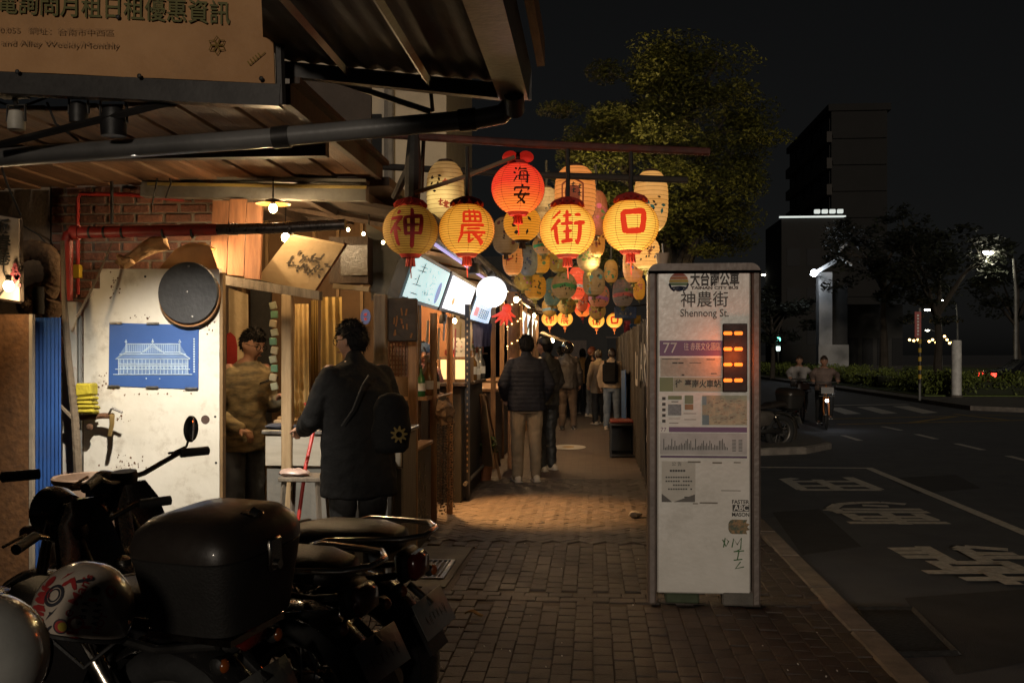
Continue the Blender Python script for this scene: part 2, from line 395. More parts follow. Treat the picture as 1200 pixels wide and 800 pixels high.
for d, (x, y, a, *w_) in seen:
    o = bpy.data.objects.new('paving_brick', bme[random.randrange(3)]); col.objects.link(o); o.parent = pave
    o.location = (x, y, random.uniform(-.003, .002)); o.rotation_euler = (random.uniform(-.012, .012), random.uniform(-.02, .02), a + random.uniform(-.012, .012)); o.scale.x = (w_ or [1])[0]
mb = MB()
for d, (x, y, a, *w_) in rest:
    k = random.randrange(3); m = Matrix.Translation((x, y, random.uniform(-.003, .002))) @ Euler((random.uniform(-.012, .012), random.uniform(-.02, .02), a)).to_matrix().to_4x4() @ Matrix.Diagonal(((w_ or [1])[0], 1, 1, 1))
    mb.add([m @ p for p in bmb[k].v], bmb[k].f)
part('paving_bricks', mb, M_brick_p, pave, kind='stuff')
# kerb stones
kerb = struct('kerb', MB().box((1.452, 6.5, -.25), (.13, 19, .2)), M_slab)
for k in range(19):
    y = -2.5 + k
    part('kerb_stone', MB().box((1.455 + random.uniform(-.003, .003), y + .5, -.09), (.15, .988, .2), bev=.012), M_kerb, kerb)
# concrete patch beside the stall with its drain grate
patch = struct('concrete_patch', MB().prism([(-2.4, 6.36, -.2), (-.95, 6.36, -.2), (-.93, 7.7, -.2), (-2.4, 7.7, -.2)], .198), M_conc)
M_steel = mat('dull_steel', (.35, .34, .33), .42, .9, c2=(.16, .15, .14), scale=20, bump=.2, dirt=(.08, .06, .045), dscale=8, damt=.7)
gr = thing('drain_grate', 'steel bar drain grate set in the concrete by the stall counter', 'drain grate', (-1.22, 6.85, .002))
part('frame', MB().box((-1.22, 6.57, .006), (.46, .03, .012)).box((-1.22, 7.13, .006), (.46, .03, .012)).box((-1.435, 6.85, .006), (.03, .53, .012)).box((-1.005, 6.85, .006), (.03, .53, .012)), M_steel, gr)
for k in range(11): part('bar', MB().box((-1.40 + k * .036, 6.85, .005), (.012, .53, .01)), M_steel, gr)
# fallen leaf and scraps
M_leafdry = mat('dry_leaf', (.32, .19, .07), .7, scale=30, bump=.2)
lf = MB(); c0 = PG(555, 722, .01)
vs = []
for k in range(9):
    t = k / 8; wd = .022 * math.sin(PI * (t * .9 + .05)); a = V((lerp(-.05, .05, t), 0, .012 + .012 * math.sin(t * 5)))
    vs += [c0 + a + V((0, -wd, .01)), c0 + a, c0 + a + V((.006, wd, .012))]
lf.add(vs, [(3 * i + j, 3 * i + j + 1, 3 * i + j + 4, 3 * i + j + 3) for i in range(8) for j in range(2)])
tag(part('fallen_leaf', lf, M_leafdry), 'curled dry leaf lying on the brick paving', 'leaf')
M_scrap = mat('paper_scrap', (.6, .56, .5), .8)
mb = MB()
for k in range(46):
    p = PG(random.uniform(500, 1000), random.uniform(600, 795)); 
    if p.x > 1.3: continue
    q = random.uniform(.003, .009); mb.box(p + V((0, 0, .004)), (q, q * .8, q * .5), (random.random(), random.random(), random.random() * 3))
part('litter', mb, M_scrap, None, kind='stuff', ctr=False); bpy.data.objects['litter']['label'] = 'tiny pale scraps scattered over the paving'; bpy.data.objects['litter']['category'] = 'litter'

# ---- road markings (each its own piece of paint on the road)
def rp(x, y, z=RZ + .004): return PG(x, y, z)
def paint(name, pts, m=None): part(name, sheet(pts), m or M_paint, road, smooth=0)
def line(name, a, b, wd, m=None, z=RZ + .004):
    a = PG(*a, z); b = PG(*b, z); t = (b - a).normalized(); n = V((-t.y, t.x, 0)) * wd / 2
    part(name, sheet([a - n, b - n, b + n, a + n]), m or M_paint, road, smooth=0)
part('parking_line', sheet([(3.82, 2, RZ + .004), (3.94, 2, RZ + .004), (3.94, 14.35, RZ + .004), (3.82, 14.35, RZ + .004)]), M_paint, road, smooth=0)
part('parking_line', sheet([(1.55, 14.35, RZ + .004), (3.94, 14.35, RZ + .004), (3.94, 14.47, RZ + .004), (1.55, 14.47, RZ + .004)]), M_paint, road, smooth=0)
c8 = lambda x, y: (880 + x / 3.75, 360 + y / 3.75)
c1 = lambda x, y: (880 + x / 3.75, 520 + y / 3.75)
for a, b in (((580, 523), (660, 540)), ((728, 557), (815, 578)), ((903, 598), (1020, 626)), ((1130, 652), (1240, 680)), ((405, 562), (480, 585))): line('lane_dash', c8(*a), c8(*b), .12)
for q in (((330, 441), (392, 440), (485, 467), (415, 470)), ((465, 438), (532, 437), (645, 465), (578, 468)), ((622, 434), (694, 433), (822, 462), (756, 466)), ((120, 418), (160, 416), (215, 445), (170, 452))):
    paint('crosswalk_stripe', [rp(*c8(*p)) for p in q], mat('crosswalk_lit_paint', (.72, .7, .64), .6, c2=(.45, .43, .39), scale=8, contrast=.7))  # street lamp light on the stripes put into their paint colour
line('stop_line', c8(340, 430), c8(690, 426), .3)
for k, (a, b) in enumerate((((340, 490), (900, 478)), ((890, 468), (1150, 498)), ((380, 514), (1260, 494)), ((690, 508), (905, 478)), ((960, 470), (1260, 478)))): line('yellow_box_line', c8(*a), c8(*b), .18, M_yel, RZ + .004 + .002 * k)
def glyph(st, wd):
    mb = MB()
    for k, s in enumerate(st):
        pts = [PG(*c1(*p), RZ + .004 + .0012 * k) for p in s]
        for i in range(len(pts) - 1):
            a, b = pts[i], pts[i + 1]; t = (b - a).normalized(); n = V((-t.y, t.x, 0)) * wd / 2; z = V((0, 0, .0004 * i)); mb.add([a - n + z, b - n + z, b + n + z, a + n + z], [(0, 1, 2, 3)])
    part('road_character', mb, M_paint, road, smooth=0)
glyph([[(140, 157), (195, 150)], [(152, 155), (228, 201)], [(212, 201), (570, 201)], [(425, 146), (562, 200)], [(190, 164), (478, 164)], [(222, 184), (520, 184)], [(290, 156), (398, 204)]], .15)
glyph([[(428, 345), (870, 346)], [(575, 296), (682, 353)], [(428, 306), (482, 334)], [(480, 333), (822, 333)], [(728, 305), (806, 334)], [(470, 319), (772, 320)], [(400, 298), (782, 299)], [(405, 286), (752, 287)], [(405, 304), (356, 282), (385, 264), (470, 258), (570, 257), (680, 265)], [(490, 269), (605, 273)], [(338, 293), (385, 284)]], .13)
glyph([[(612, 461), (800, 459)], [(642, 477), (770, 476)], [(670, 495), (850, 495)], [(752, 449), (895, 527)], [(885, 521), (1150, 520)], [(800, 512), (884, 552)], [(764, 562), (1260, 560)], [(860, 545), (1200, 543)], [(930, 466), (918, 460), (940, 450), (1130, 464)], [(935, 462), (1046, 520)], [(1000, 480), (1165, 482)], [(1000, 498), (1260, 497)], [(930, 592), (1260, 590)], [(1040, 560), (1160, 617)], [(1115, 520), (1210, 557)]], .13)
# darker asphalt repair / cover near the kerb
M_iron = mat('cast_iron', (.06, .058, .055), .6, .6, c2=(.03, .03, .03), scale=30, bump=.4)
q = [PG(x, y, RZ + .004) for x, y in ((1004, 714), (1070, 714), (1122, 766), (1040, 768))]
cov = thing('drain_cover', 'flat dark drain cover with pale frame in the road beside the kerb', 'drain cover', sum(q, V()) / 4)
part('plate', sheet([p + V((0, 0, .003)) for p in q]), M_iron, cov, smooth=0)
part('frame', MB().tube([q[0], q[1]], .022, 4).tube([q[1], q[2]], .022, 4).tube([q[2], q[3]], .022, 4).tube([q[3], q[0]], .018, 4), M_iron, cov)
for q in (((905, 600), (960, 596), (1010, 640), (940, 650)), ((1060, 700), (1200, 690), (1290, 760), (1120, 790)), ((1040, 560), (1120, 556), (1150, 572), (1075, 578))): part('asphalt_patch', sheet([PG(x, y, RZ + .0025) for x, y in q]), mat('asphalt_repair', (.05, .051, .054), .85, c2=(.038, .039, .041), scale=5, bump=.5, bscale=150), road, smooth=0)
# pavement bulge beyond the parking bay
bul = [(1.53, 15.6), (3.4, 16.4), (4.0, 17.3), (4.05, 18.4), (3.3, 21), (1.53, 23)]
struct('pavement_corner', MB().prism([(x, y, -.3) for x, y in bul], .3), M_conc)
kb = struct('corner_kerb', MB().prism([(x * 1.01, y, -.3) for x, y in bul], .28), M_kerb)

# ---- far side of the road: verge, hedge, trees, buildings
M_grass = mat('grass', (.14, .19, .04), .9, c2=(.08, .11, .025), scale=7, bump=.8, bscale=60)
struct('verge', MB().prism([(10.9, 29.4, -.3), (12.0, 28.4, -.3), (70, 28.4, -.3), (70, 140, -.3), (10.9, 140, -.3)], .3), M_conc)
fk = struct('far_kerb', MB().prism([(10.7, 29.3, -.3), (11.95, 28.15, -.3), (70, 28.15, -.3), (70, 28.4, -.3), (12.0, 28.4, -.3), (10.9, 29.4, -.3), (10.9, 140, -.3), (10.7, 140, -.3)], .31), M_kerb)
struct('lawn', MB().prism([(11.6, 36, 0), (40, 36, 0), (40, 120, 0), (11.6, 120, 0)], .03), M_grass)
def leaf_mb(clumps, n, sz, rr, flat=.6):
    mb = MB()
    for (c, r) in clumps:
        for _ in range(n):
            while True:
                q = V((rr.uniform(-1, 1), rr.uniform(-1, 1), rr.uniform(-1, 1)))
                if q.length <= 1: break
            q = q * (.55 + .45 * q.length) if q.length > 0 else q
            p = V(c) + V((q.x * r[0], q.y * r[1], q.z * r[2])); s = sz * rr.uniform(.6, 1.3)
            e = Euler((rr.uniform(-flat, flat), rr.uniform(-flat, flat), rr.uniform(0, 6.3))).to_matrix()
            mb.add([p + e @ V(k) for k in ((-s, 0, 0), (0, -s * .45, -.1 * s), (s, 0, -.15 * s), (0, s * .45, -.1 * s))], [(0, 1, 2, 3)])
    return mb
M_leaf = mat('leaves', (.08, .085, .013), .6, c2=(.04, .045, .008), scale=1.2, bump=0, rand=.45)
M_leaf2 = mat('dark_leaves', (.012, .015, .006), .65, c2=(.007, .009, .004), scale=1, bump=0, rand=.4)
M_bark = mat('bark', (.035, .027, .02), .9, c2=(.018, .014, .01), scale=10, bump=.8, bscale=25, stretch=(1, 1, .25))
M_hedge = mat('hedge_leaves', (.16, .2, .035), .65, c2=(.08, .11, .02), scale=3, bump=0, rand=.5)
rr = random.Random(3)
def hedge(label, x0, x1, y0, y1, h, n):
    t = thing('hedge', label, 'hedge', ((x0 + x1) / 2, (y0 + y1) / 2, .03), 0, 'hedges across the road')
    cl = [((rr.uniform(x0, x1), rr.uniform(y0, y1), rr.uniform(.15, h - .12)), (.35, .35, .22)) for _ in range(n)]
    part('foliage', leaf_mb(cl, 26, .07, rr, 1.2), M_hedge, t, smooth=0)
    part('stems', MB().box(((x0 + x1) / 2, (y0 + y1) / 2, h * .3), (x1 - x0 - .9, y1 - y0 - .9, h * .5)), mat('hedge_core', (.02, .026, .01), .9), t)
hedge('clipped hedge beside the striped pole across the road', 11.9, 16.8, 36.2, 42, .85, 420)
hedge('long low hedge running away behind the cyclists', 11.9, 14.5, 44, 75, .9, 520)
def tree(label, base, h, crown, nleaf, sz, m, group=None, lean=0, rs=1, limbs=7):
    """trunk with limbs and a crown of leaf clumps: crown = (centre, radii)"""
    q = random.Random(rs); t = thing('tree', label, 'tree', base, 0, group); b = V(base); cc, cr = V(crown[0]), crown[1]
    tr = MB(); top = V((lerp(b.x, cc.x, .8), lerp(b.y, cc.y, .8), cc.z - cr[2] * .1))
    pts = [b + V((0, 0, -.05))] + [b.lerp(top, k / 5) + V((q.uniform(-.06, .06), q.uniform(-.06, .06), 0)) for k in range(1, 6)]
    tr.tube(pts, [h * .028 * (1 - k * .13) for k in range(6)], 9)
    cl = []
    for k in range(limbs):
        a = 2 * PI * k / limbs + q.uniform(-.3, .3); s = pts[2].lerp(pts[5], q.uniform(.1, 1))
        e = cc + V((math.cos(a) * cr[0] * q.uniform(.5, .85), math.sin(a) * cr[1] * q.uniform(.5, .85), q.uniform(-.6, .7) * cr[2]))
        mid = s.lerp(e, .5) + V((0, 0, .15 * cr[2])); tr.tube([s, mid, e], [h * .012, h * .008, h * .003], 6)
        for _ in range(3):
            e2 = mid.lerp(e, q.uniform(.2, 1)) + V((q.uniform(-.35, .35) * cr[0], q.uniform(-.35, .35) * cr[1], q.uniform(-.2, .3) * cr[2])); tr.tube([mid.lerp(e, q.uniform(.1, .7)), e2], [h * .005, h * .002], 5)
            cl.append((e2, [k_ * q.uniform(.2, .34) for k_ in (cr[0], cr[1], cr[2] * .55)]))
        cl.append((e, [k_ * q.uniform(.24, .38) for k_ in (cr[0], cr[1], cr[2] * .55)]))
    for _ in range(limbs * 3):
        d = V((q.gauss(0, 1), q.gauss(0, 1), q.gauss(0, 1))).normalized() * q.uniform(.55, 1); cl.append((cc + V((d.x * cr[0], d.y * cr[1], d.z * cr[2])), [k_ * q.uniform(.13, .27) for k_ in (cr[0], cr[1], cr[2] * .5)]))
    part('trunk', tr, M_bark, t)
    part('crown', leaf_mb(cl, max(6, nleaf // len(cl)), sz, q, .7), m, t, smooth=0)
    return t
b0 = V((1.12, 12.9, 0))
tree('broad street tree with lantern-lit yellow leaves behind the bus stop sign', b0, 5.0, ((.78, 12.5, 3.95), (1.55, 1.5, 1.4)), 78000, .03, M_leaf, None, 0, 5, 18)
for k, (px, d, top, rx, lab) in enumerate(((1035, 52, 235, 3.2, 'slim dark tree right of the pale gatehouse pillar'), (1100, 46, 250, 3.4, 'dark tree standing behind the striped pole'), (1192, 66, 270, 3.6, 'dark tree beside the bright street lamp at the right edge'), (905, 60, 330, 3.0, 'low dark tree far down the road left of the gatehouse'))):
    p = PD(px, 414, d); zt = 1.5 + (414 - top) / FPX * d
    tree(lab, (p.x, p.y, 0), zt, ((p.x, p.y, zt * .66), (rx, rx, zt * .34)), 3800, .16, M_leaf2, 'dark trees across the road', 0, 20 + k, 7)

# far tower with banded floors
M_tower = mat('tower_concrete', (.045, .04, .036), .9, c2=(.03, .027, .024), scale=.3, bump=.1)
M_glassd = mat('dark_window_glass', (.008, .0085, .01), .5, 0, spec=.1, bump=0)
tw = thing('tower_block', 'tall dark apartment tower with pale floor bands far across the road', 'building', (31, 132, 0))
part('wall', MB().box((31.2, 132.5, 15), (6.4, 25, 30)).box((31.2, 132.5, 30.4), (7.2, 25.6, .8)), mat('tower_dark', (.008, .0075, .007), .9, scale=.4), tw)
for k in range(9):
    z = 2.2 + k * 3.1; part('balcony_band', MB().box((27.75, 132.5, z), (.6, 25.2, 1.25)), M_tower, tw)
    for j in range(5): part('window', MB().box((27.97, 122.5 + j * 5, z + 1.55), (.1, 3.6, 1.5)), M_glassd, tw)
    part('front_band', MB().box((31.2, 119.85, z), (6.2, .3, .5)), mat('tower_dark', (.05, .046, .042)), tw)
# lit roof terrace of a low block in front of it
lb = thing('low_block', 'low dark block with a brightly lit white roof edge', 'building', (17.5, 90, 0))
part('wall', MB().box((19, 92, 6.6), (5.4, 8, 13.2)), mat('low_block_wall', (.014, .013, .012), .9, scale=.5), lb)
part('roof_edge', MB().box((18.9, 87.9, 13.3), (5.6, .3, .12)), emat('roof_edge_light', (.9, 1, .95), .7), lb)
for k in range(4): part('roof_lamp', MB().box((19.3 + k * .65, 87.9, 13.75), (.5, .25, .35), bev=.05), emat('roof_lamp', (.9, 1, .95), .55), lb)
for k in range(3):
    for j in range(3): part('window', MB().box((17.3 + j * 1.7, 87.96, 3 + k * 3.4), (1.1, .1, 1.5)), M_glassd, lb)
# gatehouse
M_plas = mat('pale_plaster', (.3, .3, .3), .85, c2=(.2, .2, .2), scale=2, dirt=(.15, .15, .15), dscale=1)
M_dw = mat('dark_cladding', (.022, .021, .02), .8, scale=2)
g0 = PD(953, 414, 58); g1 = PD(975, 414, 58); g2 = PD(992, 414, 58); g3 = PD(1062, 414, 58)
gh = thing('gatehouse', 'grey gatehouse with a tall pale pillar and gabled roof', 'building', (g1.x, g1.y, 0))
part('pillar', MB().box(((g0.x + g1.x) / 2 + .1, g1.y, 3.1), (.75, .8, 6.2)), M_plas, gh)
part('wall', MB().box(((g1.x + g2.x) / 2, g1.y + 1, 2.7), (g2.x - g1.x, 2.4, 5.4)), M_dw, gh)
part('base', MB().box((g1.x - .1, g1.y - .6, 1.0), (1.7, .5, 2.0)), M_plas, gh)
part('hall', MB().box(((g2.x + g3.x) / 2, g1.y + 3, 2.2), (g3.x - g2.x, 4, 4.4)), M_dw, gh)
for k in range(4): part('window', MB().box((g2.x + .6 + k * .85, g1.y + .98, 1.6), (.6, .06, 1.6)), M_glassd, gh)
rw = mat('white_roof_edge', (.75, .77, .8), .5)
a0, a1, a2 = PD(958, 318, 57.4), PD(968, 304, 57.4), PD(974, 309, 57.4)
part('roof', MB().tube([a0, PD(985, 302, 57.4)], .13, 6).tube([PD(985, 302, 57.4), PD(998, 311, 57.4)], .1, 6).tube([PD(983, 294, 57.4), PD(992, 286, 57.4)], .09, 6), rw, gh)
fl = thing('flood_lamp', 'dazzling white flood lamp on the gatehouse pillar', 'lamp', PD(954, 320, 57))
fp = PD(954, 320, 57)
part('lens', MB().ell(fp, .2), emat('flood_lens', (.85, .92, 1), 55), fl)
part('bracket', MB().box(fp + V((.3, .35, -.1)), (.12, .5, .12)), M_iron, fl)
light('flood_glow', fp + V((0, -.5, -.1)), 26, (.8, .9, 1), .2, fl)
# street lamps
M_pole = mat('galvanised_pole', (.22, .22, .21), .6, .4, scale=4)
def street_lamp(label, px, py, d, s, watts, c=(1, .95, .75), es=30):
    p = PD(px, py, d); t = thing('street_lamp', label, 'street lamp', (p.x + 1.2 * s, p.y, 0), 0, 'street lamps down the road')
    part('pole', MB().tube([(p.x + 1.2 * s, p.y, 0), (p.x + 1.2 * s, p.y, p.z * .7), (p.x + 1.1 * s, p.y, p.z * .95), (p.x + .3, p.y, p.z + .12)], [.09 * s, .07 * s, .05 * s, .04 * s], 8), M_pole, t)
    part('lamp_head', MB().box(p + V((.1, 0, .1)), (.7 * s, .3 * s, .12 * s), bev=.04), M_pole, t)
    part('lens', MB().ell(p, (.26 * s, .12 * s, .1 * s)), emat('street_lens%d' % es, c, es), t)
    if watts: light('street_light', p + V((0, 0, -.3)), watts, c, .2, t)
street_lamp('bright street lamp at the right edge of the dark trees', 1158, 296, 45, 1.0, 160, (1, .95, .7), 26)
street_lamp('smaller street lamp left of and below the brightest one', 1103, 352, 75, 1.0, 0)
street_lamp('street lamp straight above the striped pole', 1087, 363, 88, 1.0, 0)
street_lamp('lower of the two lamps in line behind the striped pole', 1087, 387, 120, 1.0, 0)
street_lamp('lone lamp high beside the right edge of the bus sign', 896, 322, 95, 1.0, 0)
street_lamp('small far lamp just left of the gatehouse pillar', 951, 388, 110, .9, 0)
# traffic signal far down the road
tp = PD(912, 398, 85); ts = thing('traffic_signal', 'traffic signal glowing green far down the road', 'traffic light', (tp.x, tp.y, 0))
part('pole', MB().tube([(tp.x, tp.y, 0), (tp.x, tp.y, tp.z + .6)], .08, 6), M_pole, ts)
part('housing', MB().box(tp + V((0, .2, -.2)), (.45, .3, 1.3)), M_iron, ts)
part('green_lens', MB().ell(tp, .22), emat('signal_green', (.2, 1, .75), 7), ts)
part('timer', MB().box(tp + V((0, -.02, -.75)), (.3, .1, .35)), emat('signal_white', (.8, 1, .95), 4), ts)
tp2 = PD(940, 372, 90); t2 = thing('traffic_signal', 'dim green signal lens above the road left of the gatehouse', 'traffic light', (tp2.x, tp2.y, 0))
part('pole', MB().tube([(tp2.x + .3, tp2.y + .3, 0), (tp2.x + .3, tp2.y + .3, tp2.z)], .08, 6), M_pole, t2)
part('green_lens', MB().ell(tp2, .17), emat('signal_dim', (.1, .8, .5), 1.6), t2); part('housing', MB().box(tp2 + V((.1, .2, 0)), (.5, .3, .5)), M_iron, t2)
# white bollard column and striped pole
p = PG(1121, 465, 0); bo = thing('white_pillar', 'thick round white pillar on the far pavement', 'pillar', p)
part('shaft', MB().lathe([(.165, 0), (.165, 1.9), (.15, 1.95), (.0, 1.96)], 20, p), mat('white_paint', (.62, .62, .6), .6, dirt=(.3, .28, .25), dscale=2), bo)
part('foot', MB().lathe([(.2, 0), (.2, .06), (.17, .07)], 20, p), M_conc, bo)
p = PG(1078, 469, 0); sp = thing('striped_pole', 'yellow and black striped pole with a red sign board', 'pole', p)
M_y = mat('pole_yellow', (.55, .36, .03), .5); M_k = mat('pole_black', (.02, .02, .02), .5)
part('post', MB().tube([p, p + V((0, 0, 2.95))], .04, 8), M_pole, sp)
for k in range(10): part('stripe', MB().tube([p + V((0, 0, .55 + k * .14)), p + V((0, 0, .69 + k * .14))], .052, 10), M_y if k % 2 else M_k, sp)
part('sign_board', MB().box(p + V((-.08, -.06, 2.42)), (.2, .03, .82)), mat('red_sign', (.32, .035, .03), .5), sp)
part('lettering', rects_mb([(-.03 + .005 * (k % 2), k * .1, .03, k * .1 + .06) for k in range(7)]).xf(Matrix.Translation(p + V((-.08, -.08, 2.08)))), mat('white_print', (.7, .7, .68), .6), sp, smooth=0)
# warm lights strung between the far trunks
M_warm = emat('fairy_bulb', (1, .62, .22), 9)
t = thing('string_lights', 'cluster of warm bulbs strung between the dark trees across the road', 'string lights', PD(1095, 400, 47))
for k, (x, y) in enumerate(((1066, 398), (1071, 399), (1076, 398), (1089, 400), (1093, 398), (1097, 401), (1107, 394), (1110, 398), (1113, 402), (1116, 401), (1117, 423))): part('bulb', MB().ell(PD(x, y, 47), .06, 8, 5), M_warm, t)
part('cable', MB().tube([PD(1060, 397, 47), PD(1080, 399, 47.1), PD(1100, 397, 47.1), PD(1120, 400, 47)], .012, 4), M_iron, t)
# distant car at the frame edge
p = PD(1222, 414, 38); p.z = RZ
ca = thing('parked_car', 'dark car at the right edge showing one red tail light', 'car', p)
M_carp = mat('dark_car_paint', (.02, .022, .026), .25, .3, coat=.6, bump=0)
bd = MB(); secs = []
for x, zt, wd in ((-2.1, .75, .78), (-2.0, .95, .84), (-1.4, 1.02, .86), (-.9, 1.4, .72), (.4, 1.45, .7), (1.0, 1.05, .85), (2.0, .88, .82), (2.15, .6, .76)):
    secs.append([p + V((x, y * wd, z)) for y, z in ((-1, .28), (-1, .62), (-.93, zt * .8), (-.72, zt), (.72, zt), (.93, zt * .8), (1, .62), (1, .28))])
part('body', bd.rings(secs), M_carp, ca)
for sx in (-1.3, 1.35):
    for sy in (-.78, .78):
        wh = part('wheel', MB().torus(p + V((sx, sy, .31)), .23, .085, n=20, m=8), mat('tyre_rubber', (.015, .015, .015), .8, bump=.2), ca); part('rim', MB().lathe([(.18, -.05), (.18, .05)], 14, p + V((sx, sy, .31)), 'y'), M_steel, wh)
part('side_window', MB().quadslab([p + V((-1.2, -.8, 1.02)), p + V((.7, -.8, 1.02)), p + V((.3, -.72, 1.36)), p + V((-.85, -.73, 1.36))], .01), M_glassd, ca)
part('tail_light', MB().box(p + V((-2.03, -.62, .8)), (.14, .28, .16), bev=.03), emat('tail_red', (1, .05, .03), 5), ca)
part('tail_light', MB().box(p + V((-2.03, .62, .8)), (.14, .28, .16), bev=.03), emat('tail_red', (1, .05, .03), 5), ca)
# ================================================================ BUS STOP SIGN
UX = V((1, 0, 0)); UZ = V((0, 0, 1))
BY = 6.02
def bq(px, py): return PY(px, py, BY)
M_bframe = mat('brown_painted_steel', (.15, .118, .1), .5, .1, c2=(.105, .08, .068), scale=4, bump=.15, dirt=(.05, .04, .035), dscale=5, damt=.6)
M_board = mat('white_sign_board', (.66, .64, .6), .35, c2=(.55, .53, .48), scale=3, bump=.05, dirt=(.36, .34, .29), dscale=3.5, damt=.55)
M_ink = mat('black_ink', (.03, .028, .026), .6, bump=0)
bs = thing('bus_stop_sign', 'tall brown framed bus stop sign with white notice board', 'sign', PG(827, 707))
xl, xr = bq(759, 400).x, bq(891, 400).x; zt = bq(800, 309).z; pw = .052
post = lambda x: MB().box((x, BY + .05, (zt - .03) / 2), (pw, .15, zt - .03), bev=.012)
part('post', post(xl + pw / 2), M_bframe, bs); part('post', post(xr - pw / 2), M_bframe, bs)
# rounded head
hd = MB(); pts = []
for k in range(7): a = PI - k * PI / 12; pts.append((xl + .06 + .06 * math.cos(a), zt - .06 + .06 * math.sin(a)))
for k in range(7): a = PI / 2 - k * PI / 12; pts.append((xr - .06 + .06 * math.cos(a), zt - .06 + .06 * math.sin(a)))
ring = lambda y: [V((x, y, z)) for x, z in pts] + [V((xr, y, zt - .043)), V((xl, y, zt - .043))]
hd.rings([ring(BY - .03), ring(BY + .13)]); part('head_rail', hd, M_bframe, bs)
x0, x1 = bq(770, 400).x, bq(879, 400).x; z0, z1 = bq(800, 694).z, bq(800, 317).z
part('board', MB().box(((x0 + x1) / 2, BY + .04, (z0 + z1) / 2), (x1 - x0, .12, z1 - z0), bev=.008), M_board, bs)
FY = BY - .022                                              # printed face
def brect(nm, px0, py0, px1, py1, m, lift=.001):
    a, b = PY(px0, py0, FY), PY(px1, py1, FY); return part(nm, MB().add([(a.x, FY - lift, b.z), (b.x, FY - lift, b.z), (b.x, FY - lift, a.z), (a.x, FY - lift, a.z)], [(0, 1, 2, 3)]), m, bs, smooth=0)
def btext(body, px, py, hpx, m=M_ink, bold=.0, align='CENTER', sp=1.0, nm='lettering', lift=.003, wfit=None):
    s = hpx / FPX * BY / .88; mb = text_on(body, s, PY(px, py, FY), UX, UZ, bold * s, align, sp, lift)
    if wfit:
        xs = [p.x for p in mb.v]; c = (min(xs) + max(xs)) / 2; k = wfit / FPX * BY / (max(xs) - min(xs)); cx = PY(px, py, FY).x; mb.v = [V((cx + (p.x - c) * k, p.y, p.z)) for p in mb.v]
    return part(nm, mb, m, bs, smooth=0)
M_inkb = mat('soft_black_ink', (.05, .048, .045), .6, bump=0)
M_purple = mat('purple_print', (.15, .05, .16), .5, c2=(.13, .045, .14), bump=0)
M_white = mat('white_print', (.7, .7, .68), .6)
M_green = mat('olive_print', (.17, .2, .07), .5, c2=(.13, .16, .06), bump=0)
btext('大台南公車', 837.5, 328, 15, M_ink, .03, wfit=56)
btext('TAINAN CITY BUS', 837.5, 337.3, 4.0, M_ink, .03, wfit=54)
btext('神農街', 825.5, 352, 17, M_inkb, .005, wfit=54)
btext('Shennong St.', 825.5, 367, 11, M_inkb, .004, wfit=55)
# round emblem: banded arches over a flower
ec = PY(795.5, 330.5, FY); er = 11.0 / FPX * BY
for k, (c, a, b) in enumerate((((.3, .06, .03), .62, 1.0), ((.42, .13, .03), .3, .58), ((.45, .3, .03), -.02, .26), ((.13, .2, .08), -.34, -.06))):
    mb = MB(); n = 10; vs = []
    for i in range(n + 1):
        t = lerp(a, b, i / n); t = max(-.98, min(.98, t)); wdt = math.sqrt(1 - t * t); vs += [ec + V((-er * wdt, -.003, er * t)), ec + V((er * wdt, -.003, er * t))]
    mb.add(vs, [(2 * i, 2 * i + 1, 2 * i + 3, 2 * i + 2) for i in range(n)]); part('emblem_band', mb, mat('emblem%d' % k, c, .6, bump=0), bs, smooth=0)
mb = MB()
for k in range(8):
    a = R(200 + k * 20); mb.tube([ec + V((0, -.005, -er * .45)), ec + V((math.cos(a) * er * (.95 if k in (0, 7) else .6), -.005, -er * .45 + math.sin(a) * er * .5))], [.003, .006], 5)
for sg in (-1, 1): mb.tube([ec + V((sg * er * math.cos(t), -.005, er * math.sin(t))) for t in (R(-10), R(-30), R(-50), R(-65))], .006, 5)
part('emblem_flower', mb, mat('emblem_navy', (.02, .03, .07), .6, bump=0), bs)
brect('route_panel', 773, 399, 848, 417, M_purple)
btext('77', 785, 408, 15, M_white, 0); btext('往 赤崁文化園區', 823, 406.5, 8.5, M_white, 0, wfit=42)
brect('route_panel', 773, 442, 789, 458.5, M_green); brect('route_panel', 789.3, 442, 848, 458.5, mat('beige_print', (.36, .36, .25), .5, bump=0))
btext('往 臺南火車站', 818, 450, 8.5, M_ink, .02, wfit=52)
rr = random.Random(5)
def marks(rs): return rects_mb([tuple(q) for q in rs])
def pxrects(lst, nm, m, lift=.002):
    mb = MB()
    for i, (a, b, c, d) in enumerate(lst):
        p, q = PY(a, b, FY), PY(c, d, FY); y = FY - lift - .0002 * (i % 4); mb.add([(p.x, y, q.z), (q.x, y, q.z), (q.x, y, p.z), (p.x, y, p.z)], [(0, 1, 2, 3)])
    return part(nm, mb, m, bs, smooth=0)
brect('notice_sheet', 774, 419, 846, 441, mat('aged_notice', (.5, .47, .4), .6, c2=(.38, .35, .29), scale=30, dirt=(.3, .25, .2), dscale=12))
pxrects([(788, 424.3, 794, 426), (795, 424.3, 801, 426), (776, 420.2, 797, 421), (828, 420.5, 838, 421.6), (808, 424.6, 822, 425.4), (833, 437, 840, 438), (799, 438.3, 802, 440)], 'notice_print', M_inkb)
pxrects([(776, 465 + k * 6.6, 780, 468.5 + k * 6.6) for k in range(5)] + [(784, 495, 795, 495.7), (787, 470, 795, 471), (801, 484, 816, 484.7), (802, 491, 816, 491.7), (784, 490, 797, 490.5)], 'timetable_print', M_inkb)
